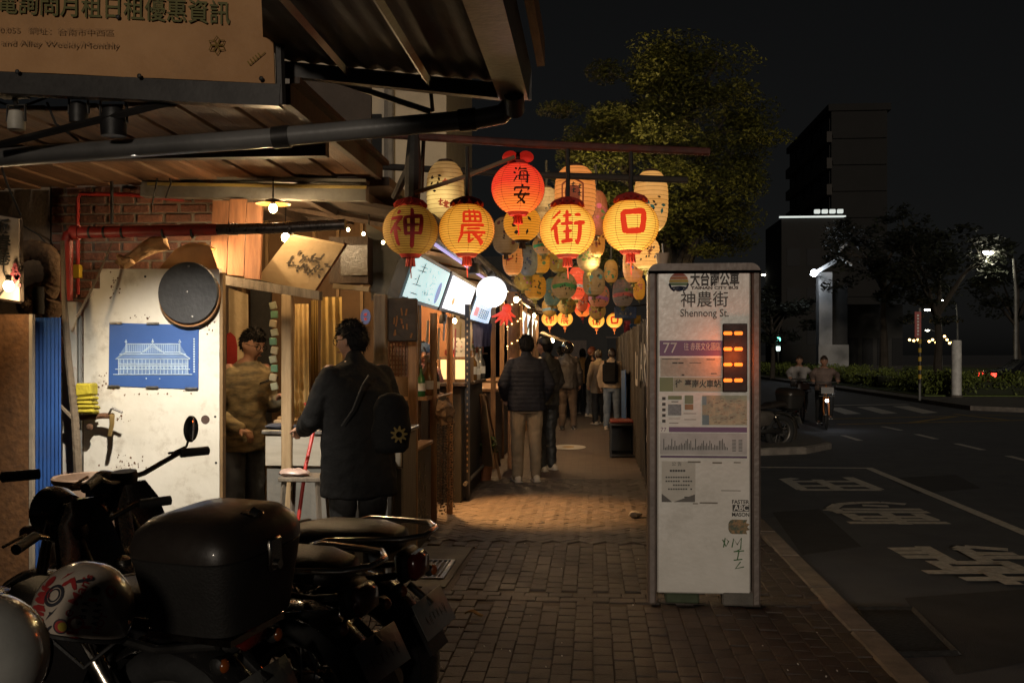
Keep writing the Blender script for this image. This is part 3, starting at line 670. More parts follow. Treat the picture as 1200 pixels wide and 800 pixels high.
brect('info_block', 783, 463.5, 799, 468, M_green); brect('info_block', 802.5, 463, 812.5, 473, mat('olive_print2', (.2, .24, .12), .5, bump=0)); brect('info_block', 802.5, 473.5, 812.5, 480, mat('orange_print', (.36, .17, .05), .5, bump=0)); brect('info_block', 783, 473.5, 798.5, 486.5, mat('photo_print', (.16, .16, .18), .4, c2=(.05, .05, .06), scale=60, bump=0))
# city map
mp = mat('map_print', (.44, .38, .24), .5, c2=(.3, .29, .2), scale=28, bump=0, contrast=.25, dirt=(.28, .14, .07), dscale=42, damt=.8)
brect('map_sheet', 823, 463, 875.5, 498, mp)
brect('map_water', 823, 464, 828, 474, mat('map_water', (.16, .24, .28), .5, bump=0), .0025); brect('map_water', 823, 486, 831, 497.5, mat('map_water', (.16, .24, .28)), .0025)
pxrects([(x, y, x + rr.uniform(.5, 4), y + rr.uniform(.4, .9)) for x, y in ((rr.uniform(829, 872), rr.uniform(465, 496)) for _ in range(70))], 'map_roads', mat('map_roads', (.2, .12, .07), .5, bump=0), .003)
brect('route_arrow', 784, 500, 875.5, 506.5, M_purple); btext('77', 777.5, 503.3, 6, M_purple)
brect('timetable_sheet', 773.5, 507, 875.5, 533, mat('pale_sheet', (.5, .48, .47), .5, bump=.02), .0008)
brect('route_line', 774, 533.4, 875.5, 536.8, mat('deep_purple_print', (.1, .04, .12), .5, bump=0))
pxrects([(777.5 + k * 1.86, 527 - rr.choice((3, 4, 5, 6, 8, 11, 13)), 778.4 + k * 1.86, 527) for k in range(41)] + [(858 + c * 7.5, 515 + k * 1.6, 862.5 + c * 7.5, 515.7 + k * 1.6) for c in range(2) for k in range(9)], 'stop_names', M_inkb)
brect('paper_notice', 775.5, 540, 815, 587.5, mat('paper_notice', (.55, .53, .48), .7, c2=(.48, .46, .41), scale=8), .001)
btext('公 告', 793, 543.5, 4.5, M_inkb)
pxrects([(785 + k * 3.1, 550, 787.5 + k * 3.1, 552.5) for k in range(6)] + [(780 + k * 2.9, 558 + j * 4.6, 782 + k * 2.9, 559.8 + j * 4.6) for j in range(4) for k in range(11) if not (j == 2 and k < 3) and rr.random() < .86] + [(802, 581.5, 813, 583)], 'notice_print', M_inkb)
mb = MB(); P3 = lambda x, y: PY(x, y, FY - .003)
mb.add([P3(775.5, 578), P3(775.5, 588), P3(788, 588)], [(0, 1, 2)]).add([P3(789, 588), P3(814.5, 579), P3(814.5, 588)], [(0, 1, 2)]); part('torn_corner', mb, mat('torn_grey', (.16, .15, .14), .7), bs, smooth=0)
btext('FASTER', 868, 588, 5.6, M_ink, .02, wfit=19.5); brect('sticker', 858.5, 591, 878, 599, M_ink, .002); btext('ABC', 868.3, 595, 8, M_board, .02, wfit=17, lift=.005); btext('MASON', 868, 602.8, 5.6, M_ink, .02, wfit=19.5)
mb = MB(); c = P3(865, 617); pts = []
for k in range(26):
    a = 2 * PI * k / 26; r_ = (11 + (2.2 if k % 2 else -1.2) * (1 if math.cos(a) > -.2 else 0)) / FPX * BY; pts.append(c + V((max(-.056, math.cos(a) * r_ * 1.05), 0, max(-.043, min(.043, math.sin(a) * r_)))))
mb.add([c] + pts, [(0, 1 + k, 1 + (k + 1) % 26) for k in range(26)]); part('sticker', mb, mat('painted_sticker', (.3, .16, .05), .5, c2=(.02, .05, .02), scale=45, contrast=.4, dirt=(.03, .03, .02), dscale=60, damt=1, bump=0), bs, smooth=0)
M_gpen = mat('green_marker', (.1, .22, .1), .7, bump=0)
gs = MB()
for st in ([(847, 632), (851, 640), (854, 634), (850, 630), (848, 641)], [(858, 641), (860, 631), (864, 638), (869, 630), (868, 643), (862, 646)], [(860, 646), (872, 645)], [(866, 646), (864, 656)], [(860, 656), (870, 655)], [(868, 658), (862, 666), (872, 664)]):
    gs.tube([PY(x, y, FY - .003) for x, y in st], .0035, 5)
part('marker_scrawl', gs, M_gpen, bs)
pxrects([(820, 588, 841, 590), (845, 574, 868, 575.2), (812, 589, 818, 590.5), (835, 541, 846, 543), (860, 541, 868, 542.4), (806, 540, 821, 542)], 'tape_residue', mat('tape_residue', (.22, .2, .17), .8, bump=0))
# LED box
la, lb_ = PY(847.5, 379, FY - .03), PY(876, 459, FY - .03)
part('led_box', MB().box(((la.x + lb_.x) / 2, FY - .015, (la.z + lb_.z) / 2), (lb_.x - la.x, .03, la.z - lb_.z), bev=.004), mat('led_box_black', (.022, .012, .009), .5, bump=.05, spec=.2), bs)
M_led = emat('orange_led', (1, .2, .022), 1.7)
for j in range(4):
    for i in range(2):
        c = PY(853 + i * 12.5, 390.3 + j * 18.4, FY - .034); part('led_bar', MB().box(c, (.05, .012, .021), bev=.006), M_led, bs)
light('led_glow', PY(861, 418, FY - .10), 2.3, (1, .17, .03), .06, bs)
part('plinth', MB().box((PY(868, 700, BY).x, BY + .05, .045), (.22, .14, .09), bev=.01), M_conc, bs)
part('plinth', MB().box((PY(800, 700, BY).x, BY + .07, .03), (.2, .1, .06), bev=.01), mat('mossy_stone', (.07, .09, .05), .9), bs)
# cup left on top of the sign, rubbish beside it
cp = PY(776, 305, BY + .03); cp.z = zt
cu = thing('drink_cup', 'takeaway cup with a straw standing on top of the bus sign', 'cup', cp)
part('cup', MB().lathe([(.03, 0), (.041, .062), (.043, .066), (.04, .066)], 18, cp), mat('paper_cup', (.5, .36, .26), .6), cu); part('straw', MB().tube([cp + V((.008, 0, .03)), cp + V((.0, 0, .125))], .0045, 6), mat('straw', (.55, .5, .45), .5), cu)
p = PG(744, 606); bagm = MB().ell(p + V((0, 0, .03)), (.06, .05, .03), 14, 9)
bagm.v = [v + V((noise.noise(v * 40), noise.noise(v * 40 + V((5, 0, 0))), noise.noise(v * 40 + V((0, 9, 0))))) * .016 for v in bagm.v]
tag(part('plastic_bag', bagm, mat('white_plastic', (.3, .29, .27), .5)), 'crumpled white plastic bag on the paving beside the bus sign', 'bag')

# ================================================================ RIGHT-HAND TARPAULIN FENCE AND BENCH BOX
M_tarp = mat('brown_tarpaulin', (.045, .036, .03), .75, c2=(.028, .023, .019), scale=4, bump=.3, bscale=30)
M_wood_d = mat('dark_wood', (.07, .045, .03), .65, c2=(.035, .022, .015), scale=7, bump=.3, bscale=40, stretch=(6, 6, 1))
FX = .60
fe = thing('tarpaulin_fence', 'brown tarpaulin fence with white painted letters along the alley', 'fence', (FX, 16, 0))
def tarp(y0, y1, h, nm='tarpaulin'):
    mb = MB(); n = 28; m = 8; vs = []
    for i in range(n + 1):
        y = lerp(y0, y1, i / n)
        for j in range(m + 1):
            z = lerp(.04, h, j / m); f = .035 * math.sin(y * 13 + j * .2) + .02 * math.sin(y * 29 + 1); vs.append(V((FX + f * (.5 + .5 * j / m), y, z + .02 * math.sin(y * 6) * (j == m))))
    mb.add(vs, [(i * (m + 1) + j, (i + 1) * (m + 1) + j, (i + 1) * (m + 1) + j + 1, i * (m + 1) + j + 1) for i in range(n) for j in range(m)])
    n0 = len(mb.v); mb.add([v + V((.008, 0, 0)) for v in vs], [tuple(reversed(f)) for f in mb.f[:n * m]]); return part(nm, mb, M_tarp, fe)
for k in range(7): tarp(8.75 + k * 2.2, 8.75 + (k + 1) * 2.2 - .03, 1.86)
for k in range(8): part('post', MB().tube([(FX + .08, 8.7 + k * 2.2, 0), (FX + .08, 8.7 + k * 2.2, 1.95)], .03, 8), M_iron, fe)
part('rail', MB().tube([(FX + .05, 8.7, 1.88), (FX + .05, 24.2, 1.86)], .03, 8), M_wood_d, fe)
M_wpaint = mat('white_brush_paint', (.62, .58, .52), .8, c2=(.4, .36, .3), scale=30, bump=0)
def fence_letter(st, y0, z0, wy, hz):
    mb = strokes_mb(st, .05); mb.v = [V((FX - .065, y0 - p.x * wy, z0 + p.z * hz)) for p in mb.v]; part('painted_letter', mb, M_wpaint, fe, smooth=0)
fence_letter([[(.1, 0, .16), (.45, 1, .16), (.9, 0, .16)], [(.25, .38, .12), (.75, .38, .12)]], 11.5, 1.2, .7, .4)
fence_letter([[(.1, 0, .2), (.1, 1, .2), (.8, .8, .16), (.2, .5, .14), (.85, .1, .18)]], 10.6, 1.15, .55, .42)
fence_letter([[(.2, 1, .2), (.2, .1, .2), (.8, .1, .2), (.7, .9, .2)]], 12.8, 1.1, .8, .42)
fence_letter([[(.7, .95, .2), (.2, .8, .2), (.7, .5, .22), (.75, .15, .2), (.15, .05, .2)]], 10.2, .62, .5, .36)
fence_letter([[(.1, .9, .2), (.8, .8, .2), (.25, .4, .2), (.9, .1, .22)]], 10.0, .15, .45, .38)
tag(part('blue_sheet', MB().quadslab([(FX - .09, 17.4, .05), (FX - .09, 15.3, .05), (FX - .1, 15.3, 1.25), (FX - .1, 17.4, 1.2)], .012), mat('blue_plastic_sheet', (.04, .13, .36), .6)), 'blue plastic sheet propped on the fence behind the bench', 'sheet')
b0 = V((.42, 14.75, 0)); be = thing('bench_box', 'black open box bench with a red cushion against the tarpaulin', 'bench', b0)
M_blk = mat('black_painted_wood', (.018, .017, .017), .5, bump=.1)
for sx in (-.165, .165): part('side_panel', MB().box(b0 + V((sx, 0, .23)), (.03, .62, .46)), M_blk, be)
part('back_panel', MB().box(b0 + V((0, .29, .23)), (.30, .03, .45)), M_blk, be); part('seat_board', MB().box(b0 + V((0, 0, .475)), (.37, .66, .03)), M_blk, be); part('bottom_board', MB().box(b0 + V((0, -.02, .03)), (.30, .58, .03)), M_blk, be)
part('cushion', MB().box(b0 + V((0, 0, .51)), (.34, .6, .035), bev=.012), mat('red_cushion', (.22, .035, .025), .8), be)
# white round print on the paving
p = PG(666, 523.5, .004); fm = thing('floor_sticker', 'white round sticker on the alley paving', 'floor sticker', p)
part('disc', MB().add([p] + [p + V((.28 * math.cos(2 * PI * k / 32), .42 * math.sin(2 * PI * k / 32), 0)) for k in range(32)], [(0, 1 + k, 1 + (k + 1) % 32) for k in range(32)]), mat('white_vinyl', (.66, .64, .6), .5), fm, smooth=0)
part('print', MB().add([p + V((.1 * math.cos(2 * PI * k / 16), .16 * math.sin(2 * PI * k / 16), .003)) for k in range(16)], [tuple(range(16))]), mat('yellow_print', (.45, .28, .06), .5), fm, smooth=0)
# blue hanging street signs near the fence end
hp = PD(733, 366, 17); hb = thing('blue_sign', 'small blue hanging sign with white characters under the lanterns', 'sign', hp)
part('plate', MB().box(hp, (.37, .03, .2), bev=.006), mat('blue_enamel', (.03, .09, .33), .4), hb)
part('faint_marks', flat_on(marks_mb(3, 1, 3), hp + V((-.13, -.016, -.06)), UX, UZ, (.26, .08)), M_white, hb, smooth=0); part('faint_marks', flat_on(marks_mb(6, 1, 4), hp + V((-.06, -.016, .04)), UX, UZ, (.12, .035)), M_white, hb, smooth=0)
part('bracket', MB().tube([hp + V((.1, 0, .1)), hp + V((.45, 0, .14))], .012, 6).tube([hp + V((.45, 0, .14)), V((hp.x + .45, hp.y, 0))], .025, 6), M_iron, hb)
for k, (x, y, c, lab) in enumerate(((742, 386, (.03, .12, .4), 'blue cloth flag hanging at the fence end'), (747, 376, (.5, .33, .05), 'yellow cloth flag hanging at the fence end'), (735, 382, (.3, .04, .08), 'dark red cloth flag hanging at the fence end'))):
    c0 = PD(x, y, 18 + k * .2); tag(part('cloth_flag', MB().quadslab([c0 + V((-.06, 0, -.13)), c0 + V((.06, .02, -.13)), c0 + V((.06, 0, .1)), c0 + V((-.06, .01, .1))], .006), mat('flag%d' % k, c, .8)), lab, 'flag', 'cloth flags')
# ================================================================ LANTERNS
M_cord = mat('black_cord', (.02, .018, .016), .8)
M_redp = mat('red_paper', (.45, .03, .02), .7, c2=(.3, .02, .015), scale=9)
M_rinkE = mat('lit_red_ink', (.5, .03, .01), .7, bump=0, emit=(.72, .035, .008), es=.85)
M_kink = mat('black_brush_ink', (.03, .012, .01), .8, bump=0)
M_ribm = mat('bamboo_rib', (.2, .1, .03), .7, bump=0)
def lprof(R_, H, shape, v):
    """radius at relative height v in -1..1"""
    if shape == 'round': return R_ * math.sqrt(max(0, 1 - (v * .93) ** 2))
    return R_ * (max(0, 1 - abs(v) ** 3.2 * .80)) ** .5
def lantern(label, c, R_, H, shape, m, ink=(), capm=None, top=None, tassel=True, group=None, ribs=20, frill=False, glow=0, gc=(1, .7, .3), dim=None, cat='lantern', seam=True, ribm=None, up=0):
    c = V(c); t = thing('paper_lantern', label, cat, c, 0, group); h = H / 2
    mb = MB(); n = 32; prof = []
    for k in range(ribs * 2 + 1):
        v = -1 + k / ribs; rr_ = lprof(R_, H, shape, v) * (1 + (.012 if k % 2 else -.012)); prof.append((max(rr_, R_ * .28), v * h))
    mb.lathe(prof, n, c); part('shade', mb, m, t, smooth=60)
    if seam:
        sm = MB()
        for k in range(8):
            a = 2 * PI * k / 8 + .2; sm.tube([c + V((math.cos(a), math.sin(a), 0)) * (lprof(R_, H, shape, v) * 1.014 + .001) + V((0, 0, v * h)) for v in [-.95 + 1.9 * i / 14 for i in range(15)]], R_ * .006, 4)
        part('seam', sm, dim or M_cord, t)
    rb = MB()
    for k in range(1, ribs):
        v = -1 + 2 * k / ribs; rb.torus(c + V((0, 0, v * h)), lprof(R_, H, shape, v) * 1.012, R_ * .0085, 'z', 30, 4)
    part('ribs', rb, ribm or M_ribm, t)
    capm = capm or M_redp; r_ = lprof(R_, H, shape, .97)
    part('top_ring', MB().lathe([(R_ * .3, h * .97), (max(r_, R_ * .34) * 1.03, h * .95), (R_ * .36, h + R_ * .12), (R_ * .25, h + R_ * .13)], 20, c), capm, t)
    part('bottom_ring', MB().lathe([(R_ * .24, -h - R_ * .1), (R_ * .33, -h - R_ * .1), (max(r_, R_ * .33) * 1.02, -h * .95), (R_ * .3, -h * .95)], 20, c), capm, t)
    if frill:
        pr = MB(); q = 24; rs = []
        for rad, z in ((R_ * .2, h + R_ * .3), (R_ * .5, h + R_ * .12), (R_ * .62, h + R_ * .0), (R_ * .5, h + R_ * .06)):
            rs.append([c + V((math.cos(2 * PI * k / q) * rad, math.sin(2 * PI * k / q) * rad, z + (.012 if k % 2 else -.012) * (rad > R_ * .4))) for k in range(q)])
        pr.rings(rs); part('frill', pr, M_redp, t)
    if tassel:
        ts = MB()
        for k in range(10):
            a = 2 * PI * k / 10; ts.tube([c + V((math.cos(a) * R_ * .12, math.sin(a) * R_ * .12, -h - R_ * .08)), c + V((math.cos(a) * R_ * .16, math.sin(a) * R_ * .16, -h - R_ * .42))], R_ * .035, 4)
        ts.tube([c + V((0, 0, -h - R_ * .3)), c + V((.005, 0, -h - R_ * .85))], R_ * .02, 4)
        part('tassel', ts, capm, t)
    if top: part('hanging_cord', MB().tube([c + V((0, 0, h)), c + V((0.004, 0, (h + top - c.z) / 2)), V((c.x, c.y, top))], .014, 6), M_cord, t)
    for (flat, phi, z0, size, im) in ink:
        mb = MB(); mb.f = list(flat.f); lift = 1.022
        for p in flat.v:
            u_ = (p.x - .5) * size; z = z0 + (p.z - .5) * size; a = phi + u_ / R_; rad = lprof(R_, H, shape, max(-.97, min(.97, z / h))) * lift + .002
            mb.v.append(c + V((math.sin(a) * rad, -math.cos(a) * rad, z)))
        part('painted_mark', mb, im, t, smooth=0)
    if glow: light('lantern_bulb', c + V((0, 0, -h - .1)), glow, gc, R_ * .5, t)
    if up: light('tree_fill_spot', c + V((0, .15, h + .2)), up, gc, R_ * .4, t, 120, (.5, 12.3, 4.3), .6)  # added spot above the lantern, aimed to brighten the tree crown
    return t
BARY = 6.4
zb = lambda y, px=665: PY(px, y, BARY).z
Rl = 32.5 / FPX * BARY; Hl = 58 / FPX * BARY
YL = lamp_mat('lit_yellow_paper', (.72, .2, .008), (1, .53, .07), 1.15, (0, -.10, -.02), (.085, .21), (.6, .36, .09))  # hot centre set towards the viewer, painting bright fronts and darker rims
YD = lamp_mat('dim_yellow_paper', (.16, .075, .008), (.22, .1, .012), .5, (0, -.10, -.02), (.08, .235), (.4, .24, .05))  # for the unlit lantern: its light put in as faint emission
YM = lamp_mat('half_lit_yellow_paper', (.5, .15, .008), (.85, .36, .04), 1.0, (0, -.10, -.02), (.085, .21), (.5, .3, .07))
RD = lamp_mat('lit_red_paper', (.85, .035, .015), (1, .22, .03), 1.05, (0, -.06, -.14), (.06, .22), (.5, .06, .03))
def bch(ch): return strokes_mb(BR[ch], .045, 1.5)
dimR = mat('dim_red_ink', (.4, .02, .025), .7, bump=0)
barZ = zb(168)
for k, (px, py, ch, m, im, lab, glow) in enumerate(((481, 270, '神', YD, dimR, 'unlit yellow round lantern with a red brush character, leftmost of the front row', 0),
        (547, 269, '農', YM, M_rinkE, 'glowing amber round lantern second in the front row', 3), (665, 270, '街', YL, M_rinkE, 'bright yellow round lantern third in the front row', 4), (739, 265, '口', YL, M_rinkE, 'bright yellow round lantern with a square red character', 4))):
    c = PY(px, py, BARY); ph = (-.02, .32, .02, .06)[k]
    lantern(lab, c, Rl, Hl, 'round', m, [(bch(ch), ph, .005, (.235, .2, .22, .19)[k], im)], M_redp, barZ - .01, True, 'front row of round lanterns', 22, True, glow, dim=mat('lantern_seam', (.25, .1, .02), .7, bump=0))
c = PY(607, 221, BARY + .25)
lantern('bright red round lantern with black characters above the front row', c, 31 / FPX * (BARY + .25), 57 / FPX * (BARY + .25), 'round', RD, [(bch('海'), .22, .065, .115, M_kink), (bch('安'), .22, -.06, .115, M_kink)], M_redp, barZ, True, None, 22, False, 3, (1, .25, .12), dim=mat('lantern_seam_red', (.2, .01, .01), .7, bump=0))
# red paper bow on top of it
bw_ = thing('paper_bow', 'red crepe bow tied above the red lantern', 'bow', c + V((0, 0, .2)))
for sx in (-1, 1): part('loop', MB().ell(PY(607 + sx * 10, 183.5, BARY + .22), (.05, .03, .038), 12, 8, (0, sx * .3, 0)), mat('lit_red_crepe', (.5, .03, .02), .7, emit=(.5, .015, .008), es=.5), bw_)
part('knot', MB().ell(PY(607, 183, BARY + .2), (.015, .02, .025), 8, 6), M_kink, bw_)
# painted lanterns: (px, py, width px, height px, depth, base colour, paint colours, label bits)
def paint_mark(rr_, kind):
    mb = MB()
    if kind == 'leafy':
        for _ in range(7):
            x, z, a = rr_.uniform(.1, .9), rr_.uniform(.0, 1), rr_.uniform(0, 6.3); mb.join(strokes_mb([[(x, z, .03), (x + .1 * math.cos(a), z + .1 * math.sin(a), .12), (x + .2 * math.cos(a), z + .2 * math.sin(a), .02)]], .05))
    elif kind == 'scribble':
        for _ in range(4):
            x, z = rr_.uniform(.25, .6), rr_.uniform(.0, .95); mb.join(strokes_mb([[(x, z, .05), (x + .18, z + .03, .06)], [(x + .09, z + .1, .05), (x + .07, z - .12, .05)], [(x + .02, z - .08, .04), (x + .17, z - .1, .05)]], .05))
    elif kind == 'mouth': mb.join(strokes_mb([[(.15, .35, .04), (.4, .25, .14), (.7, .35, .04)]], .04)).join(strokes_mb([[(.2, .75, .08), (.32, .76, .08)], [(.6, .77, .08), (.74, .76, .08)]], .04))
    elif kind == 'house': mb.join(strokes_mb([[(.2, 0, .05), (.2, .75, .05), (.5, .92, .05), (.8, .75, .05), (.8, 0, .05), (.2, 0, .05)], [(.5, .05, .42), (.5, .7, .42)]], .05))
    elif kind == 'band': mb.join(strokes_mb([[(-.3, .3, .22), (.5, .42, .2), (1.3, .25, .22)]], .05))
    else:
        for _ in range(5):
            x, z, s = rr_.uniform(.1, .9), rr_.uniform(.0, 1), rr_.uniform(.05, .13); mb.add([(x + s * math.cos(2 * PI * k / 10), 0, z + s * math.sin(2 * PI * k / 10)) for k in range(10)], [tuple(range(10))])
    return mb
cream, grey, ylw, peach, blue, olive, pink = (.5, .4, .27), (.33, .31, .28), (.5, .34, .07), (.52, .33, .2), (.16, .22, .32), (.28, .25, .07), (.42, .16, .14)
PL = [
 (522, 226, 44, 72, 7.6, cream, 'scribble', (.35, .06, .02), 1.0, 'tall cream lantern with a bare bulb glowing through it'),
 (674, 229, 48, 68, 7.9, peach, 'house', (.3, .07, .03), .30, 'tall peach lantern painted with a red house'),
 (763, 236, 40, 70, 8.3, (.55, .5, .36), 'leafy', (.04, .2, .17), .24, 'tall cream lantern painted with teal leaves at the right end'),
 (612, 262, 44, 40, 8.0, ylw, 'leafy', (.03, .03, .02), .30, 'yellow lantern with black leaf strokes under the red one'),
 (593, 276, 32, 42, 8.8, grey, 'blobs', (.2, .06, .05), .04, 'grey lantern half hidden right of the amber lantern'),
 (640, 250, 30, 60, 9.2, (.5, .47, .4), 'band', (.3, .2, .1), .12, 'narrow pale lantern beside the red lantern'),
 (698, 250, 28, 52, 9.3, (.3, .13, .1), 'blobs', (.5, .1, .2), .16, 'narrow pink flowered lantern behind the third front lantern'),
 (601, 301, 24, 42, 9.2, peach, 'mouth', (.5, .03, .03), .22, 'peach lantern painted with a red smiling mouth'),
 (619, 306, 22, 34, 10.2, blue, 'scribble', (.03, .04, .08), .05, 'slim blue lantern right of the smiling one'),
 (634, 303, 22, 34, 10.6, ylw, 'blobs', (.08, .22, .08), .18, 'small yellow lantern with green blots'),
 (637, 287, 26, 22, 9.8, (.4, .3, .2), 'band', (.05, .3, .1), .12, 'squat tan lantern with a green band'),
 (655, 305, 24, 28, 10.6, olive, 'leafy', (.3, .3, .1), .1, 'olive lantern under the third front lantern'),
 (690, 300, 28, 34, 10.2, (.42, .38, .28), 'leafy', (.1, .16, .05), .12, 'pale lantern with dark green leaves left of the fourth front lantern'),
 (700, 281, 18, 38, 10.0, (.5, .32, .13), 'blobs', (.4, .1, .04), .22, 'orange-brown lantern between the third and fourth front lanterns'),
 (757, 297, 32, 36, 9.2, (.58, .52, .36), 'scribble', (.25, .08, .03), .5, 'cream lantern with brown writing next to the bus sign top'),
 (742, 309, 24, 44, 9.8, peach, 'leafy', (.1, .14, .4), .2, 'peach lantern with blue strokes left of the bus sign'),
 (627, 336, 26, 28, 12.2, ylw, 'leafy', (.1, .09, .02), .13, 'dull yellow lantern lower in the left column'),
 (613, 325, 22, 28, 11.6, olive, 'blobs', (.3, .25, .1), .08, 'dark olive lantern lowest on the left column'),
 (661, 335, 30, 30, 12.4, grey, 'band', (.05, .22, .08), .05, 'grey lantern with a green band in the middle column'),
 (647, 342, 20, 32, 13.0, (.1, .25, .4), 'blobs', (.4, .3, .1), .08, 'thin bright blue lantern in the middle column'),
 (676, 332, 20, 38, 12.6, (.5, .1, .1), 'band', (.6, .5, .4), .5, 'thin red lantern glowing in the middle column'),
 (696, 330, 26, 32, 12.2, grey, 'blobs', (.12, .3, .32), .06, 'grey lantern with teal blots in the right column'),
 (702, 347, 24, 26, 13.8, (.36, .2, .2), 'band', (.4, .14, .3), .1, 'mauve lantern with a pink band low in the right column'),
 (700, 364, 20, 20, 15.5, (.3, .26, .14), 'leafy', (.3, .05, .08), .08, 'small tan lantern lowest in the right column'),
 (730, 343, 24, 32, 12.0, (.14, .16, .26), 'band', (.55, .12, .1), .08, 'navy lantern with a red stroke left of the bus sign'),
 (749, 338, 14, 26, 12.4, ylw, 'blobs', (.5, .12, .1), .12, 'small yellow lantern hidden behind the bus sign edge'),
 (664, 355, 22, 24, 14.6, (.26, .24, .1), 'leafy', (.07, .2, .07), .06, 'small green-brown lantern low in the middle column'),
 (644, 360, 18, 20, 15.2, (.34, .27, .1), 'band', (.1, .2, .3), .08, 'small ochre lantern low in the left column'),
 (716, 318, 16, 26, 11.5, (.42, .3, .13), 'blobs', (.1, .25, .1), .1, 'small amber lantern just left of the navy one'),
 (682, 352, 14, 26, 14.2, (.46, .12, .1), 'leafy', (.5, .4, .3), .14, 'small red lantern low between the middle and right columns'),
]
for k, (px, py, wpx, hpx, d, base, kind, pc, es, lab) in enumerate(PL):
    rq = random.Random(50 + k); base = tuple(q * (1, .86, .66)[j] * (.8 if k < 4 else .6) for j, q in enumerate(base)); c = PD(px, py, d); R_ = wpx / 2 / FPX * d; H = hpx / FPX * d
    if k == 0: m = lamp_mat('painted_paper0', (.2, .1, .025), (1.0, .66, .2), .9, (-.03, -.12, -.05), (.03, .17), (.4, .3, .17))
    else: m = mat('painted_paper%d' % k, base, .75, c2=tuple(q * .45 for q in base), scale=13, bump=.3, contrast=.7, dirt=pc, dscale=9, damt=.8, emit=tuple(q * (1.25, .72, .3)[j] for j, q in enumerate(base)), es=.22 + es * 3.4)
    pm = mat('lantern_paint%d' % k, pc, .75, bump=0, emit=pc, es=es * .6)
    ink = [(paint_mark(rq, kind), rq.uniform(-.25, .3), rq.uniform(-.1, .1) * H, min(H * .75, R_ * 1.7), pm)]
    ink.append((paint_mark(rq, 'scribble' if k % 2 else 'leafy'), rq.uniform(-.5, .5), rq.uniform(-.12, .12) * H, min(H * .6, R_ * 1.1), mat('lantern_dark_line', (.04, .03, .025), .75, bump=0)))
    if k > 4: ink.append((paint_mark(rq, rq.choice(('blobs', 'leafy'))), rq.uniform(.5, .9) * rq.choice((-1, 1)), 0, min(H * .7, R_ * 1.3), mat('lantern_paint_b%d' % (k % 6), ((.1, .22, .06), (.35, .06, .05), (.07, .1, .25), (.32, .2, .04), (.05, .2, .18), (.3, .1, .22))[k % 6], .75, bump=0)))
    lantern(lab, c, R_, H, 'long' if H > R_ * 2.05 else 'round', m, ink, mat('cap_brown', (.09, .05, .03), .7) if k < 8 else mat('cap_olive', (.2, .17, .05), .7), None if k < 4 else c.z + H / 2 + .25, k > 2, 'hand painted lanterns along the alley', 14 if k < 8 else 9, glow={2: 6, 13: 10, 14: 4, 16: 1.5, 20: 1.5, 7: 2}.get(k, 0), seam=False, up={1: 70, 13: 105}.get(k, 0))
# rear row
for k, (px, py, ch, lab) in enumerate(((644, 373.5, '神', 'small glowing yellow lantern, leftmost of the far row'), (662, 373.5, '農', 'small glowing yellow lantern, second of the far row'), (699, 375.5, '街', 'small glowing yellow lantern right of the far red one'), (720, 375.5, '口', 'small glowing yellow lantern, rightmost of the far row'))):
    lantern(lab, PD(px, py, 21), .168, .29, 'round', YL, [(bch(ch), .0, .0, .2, M_rinkE)], mat('amber_cap', (.4, .1, .02), .7, emit=(.6, .15, .02), es=.25), None, True, 'far row of round lanterns', 12, False, 5, seam=False)
lantern('small glowing red lantern hanging in the far row', PD(683, 362, 20), .165, .31, 'round', RD, [], M_redp, None, True, None, 12, False, 0, seam=False)
# bars that carry them
M_rbar = mat('rusty_red_pipe', (.13, .035, .025), .6, .3, c2=(.06, .025, .02), scale=9, bump=.3)
def bar(lab, a, b, r, m, nm='lantern_bar'): return tag(part(nm, MB().tube([a, a.lerp(b, .5) + V((0, 0, -.012)), b], r, 10), m), lab, 'bar', 'bars carrying the lanterns')
bar('rusty red pipe carrying the front row of lanterns', PY(428, 156, BARY), PY(832, 178, BARY), .026, M_rbar)
bar('black bar behind the front lanterns', PY(424, 194, 7.7), PY(806, 211, 7.7), .026, M_cord)
bar('thin wooden stick crossing towards the red lantern', PY(486, 226, 6.35), PY(603, 184, 6.5), .014, mat('pale_stick', (.22, .14, .08), .7))
tag(part('wrapped_post', MB().tube([PY(485, 150, 6.38), PY(484, 195, 6.4), PY(483, 246, 6.42)], [.035, .055, .05], 10).tube([PY(462, 232, 6.5), PY(482, 190, 6.4)], .025, 8), M_cord), 'black wrapped hanger above the unlit lantern', 'post')
tag(part('chain', MB().tube([PY(497, 150, 6.6), PY(495, 190, 6.6), PY(494, 226, 6.6)], .014, 5), M_cord), 'black chain hanging beside the wrapped hanger', 'chain')
# ================================================================ LEFT SHOP: SIGN, AWNING, PIPES, BRICK WALL
M_sign = mat('tan_canvas_sign', (.46, .25, .105), .7, c2=(.35, .18, .07), scale=2.2, bump=.12, bscale=50, dirt=(.22, .12, .05), dscale=1.6, damt=.6)
M_dkst = mat('dark_painted_steel', (.045, .042, .04), .45, .5, c2=(.028, .026, .025), scale=6, bump=.03)
SY = 4.4
sw0 = thing('unseen_shade_wall', 'unseen wall and pillar added behind the viewpoint to shade the motorcycles', 'wall', (-3.2, -.7, 0)); part('pillar', MB().box((-.72, -.7, 1.6), (.42, .2, 3.2)), M_conc, sw0); part('wall', MB().box((-3.9, -.7, 1.6), (4.3, .2, 3.2)), mat('brown_plaster', (.15, .11, .075), .9, c2=(.09, .065, .045), scale=3, bump=.3, dirt=(.05, .04, .03), dscale=2, damt=.8), sw0)  # unseen blocker added to shade the motorcycles, with a gap for the helmets
a, b, c, d = PY(-30, 82, SY), PY(322, 98, SY), PY(318, -14, SY), PY(-30, -14, SY)
sb = thing('shop_banner', 'tan canvas signboard with green characters at the top left', 'sign', (a + b) / 2)
mb = MB(); n, m_ = 30, 8; vs = []
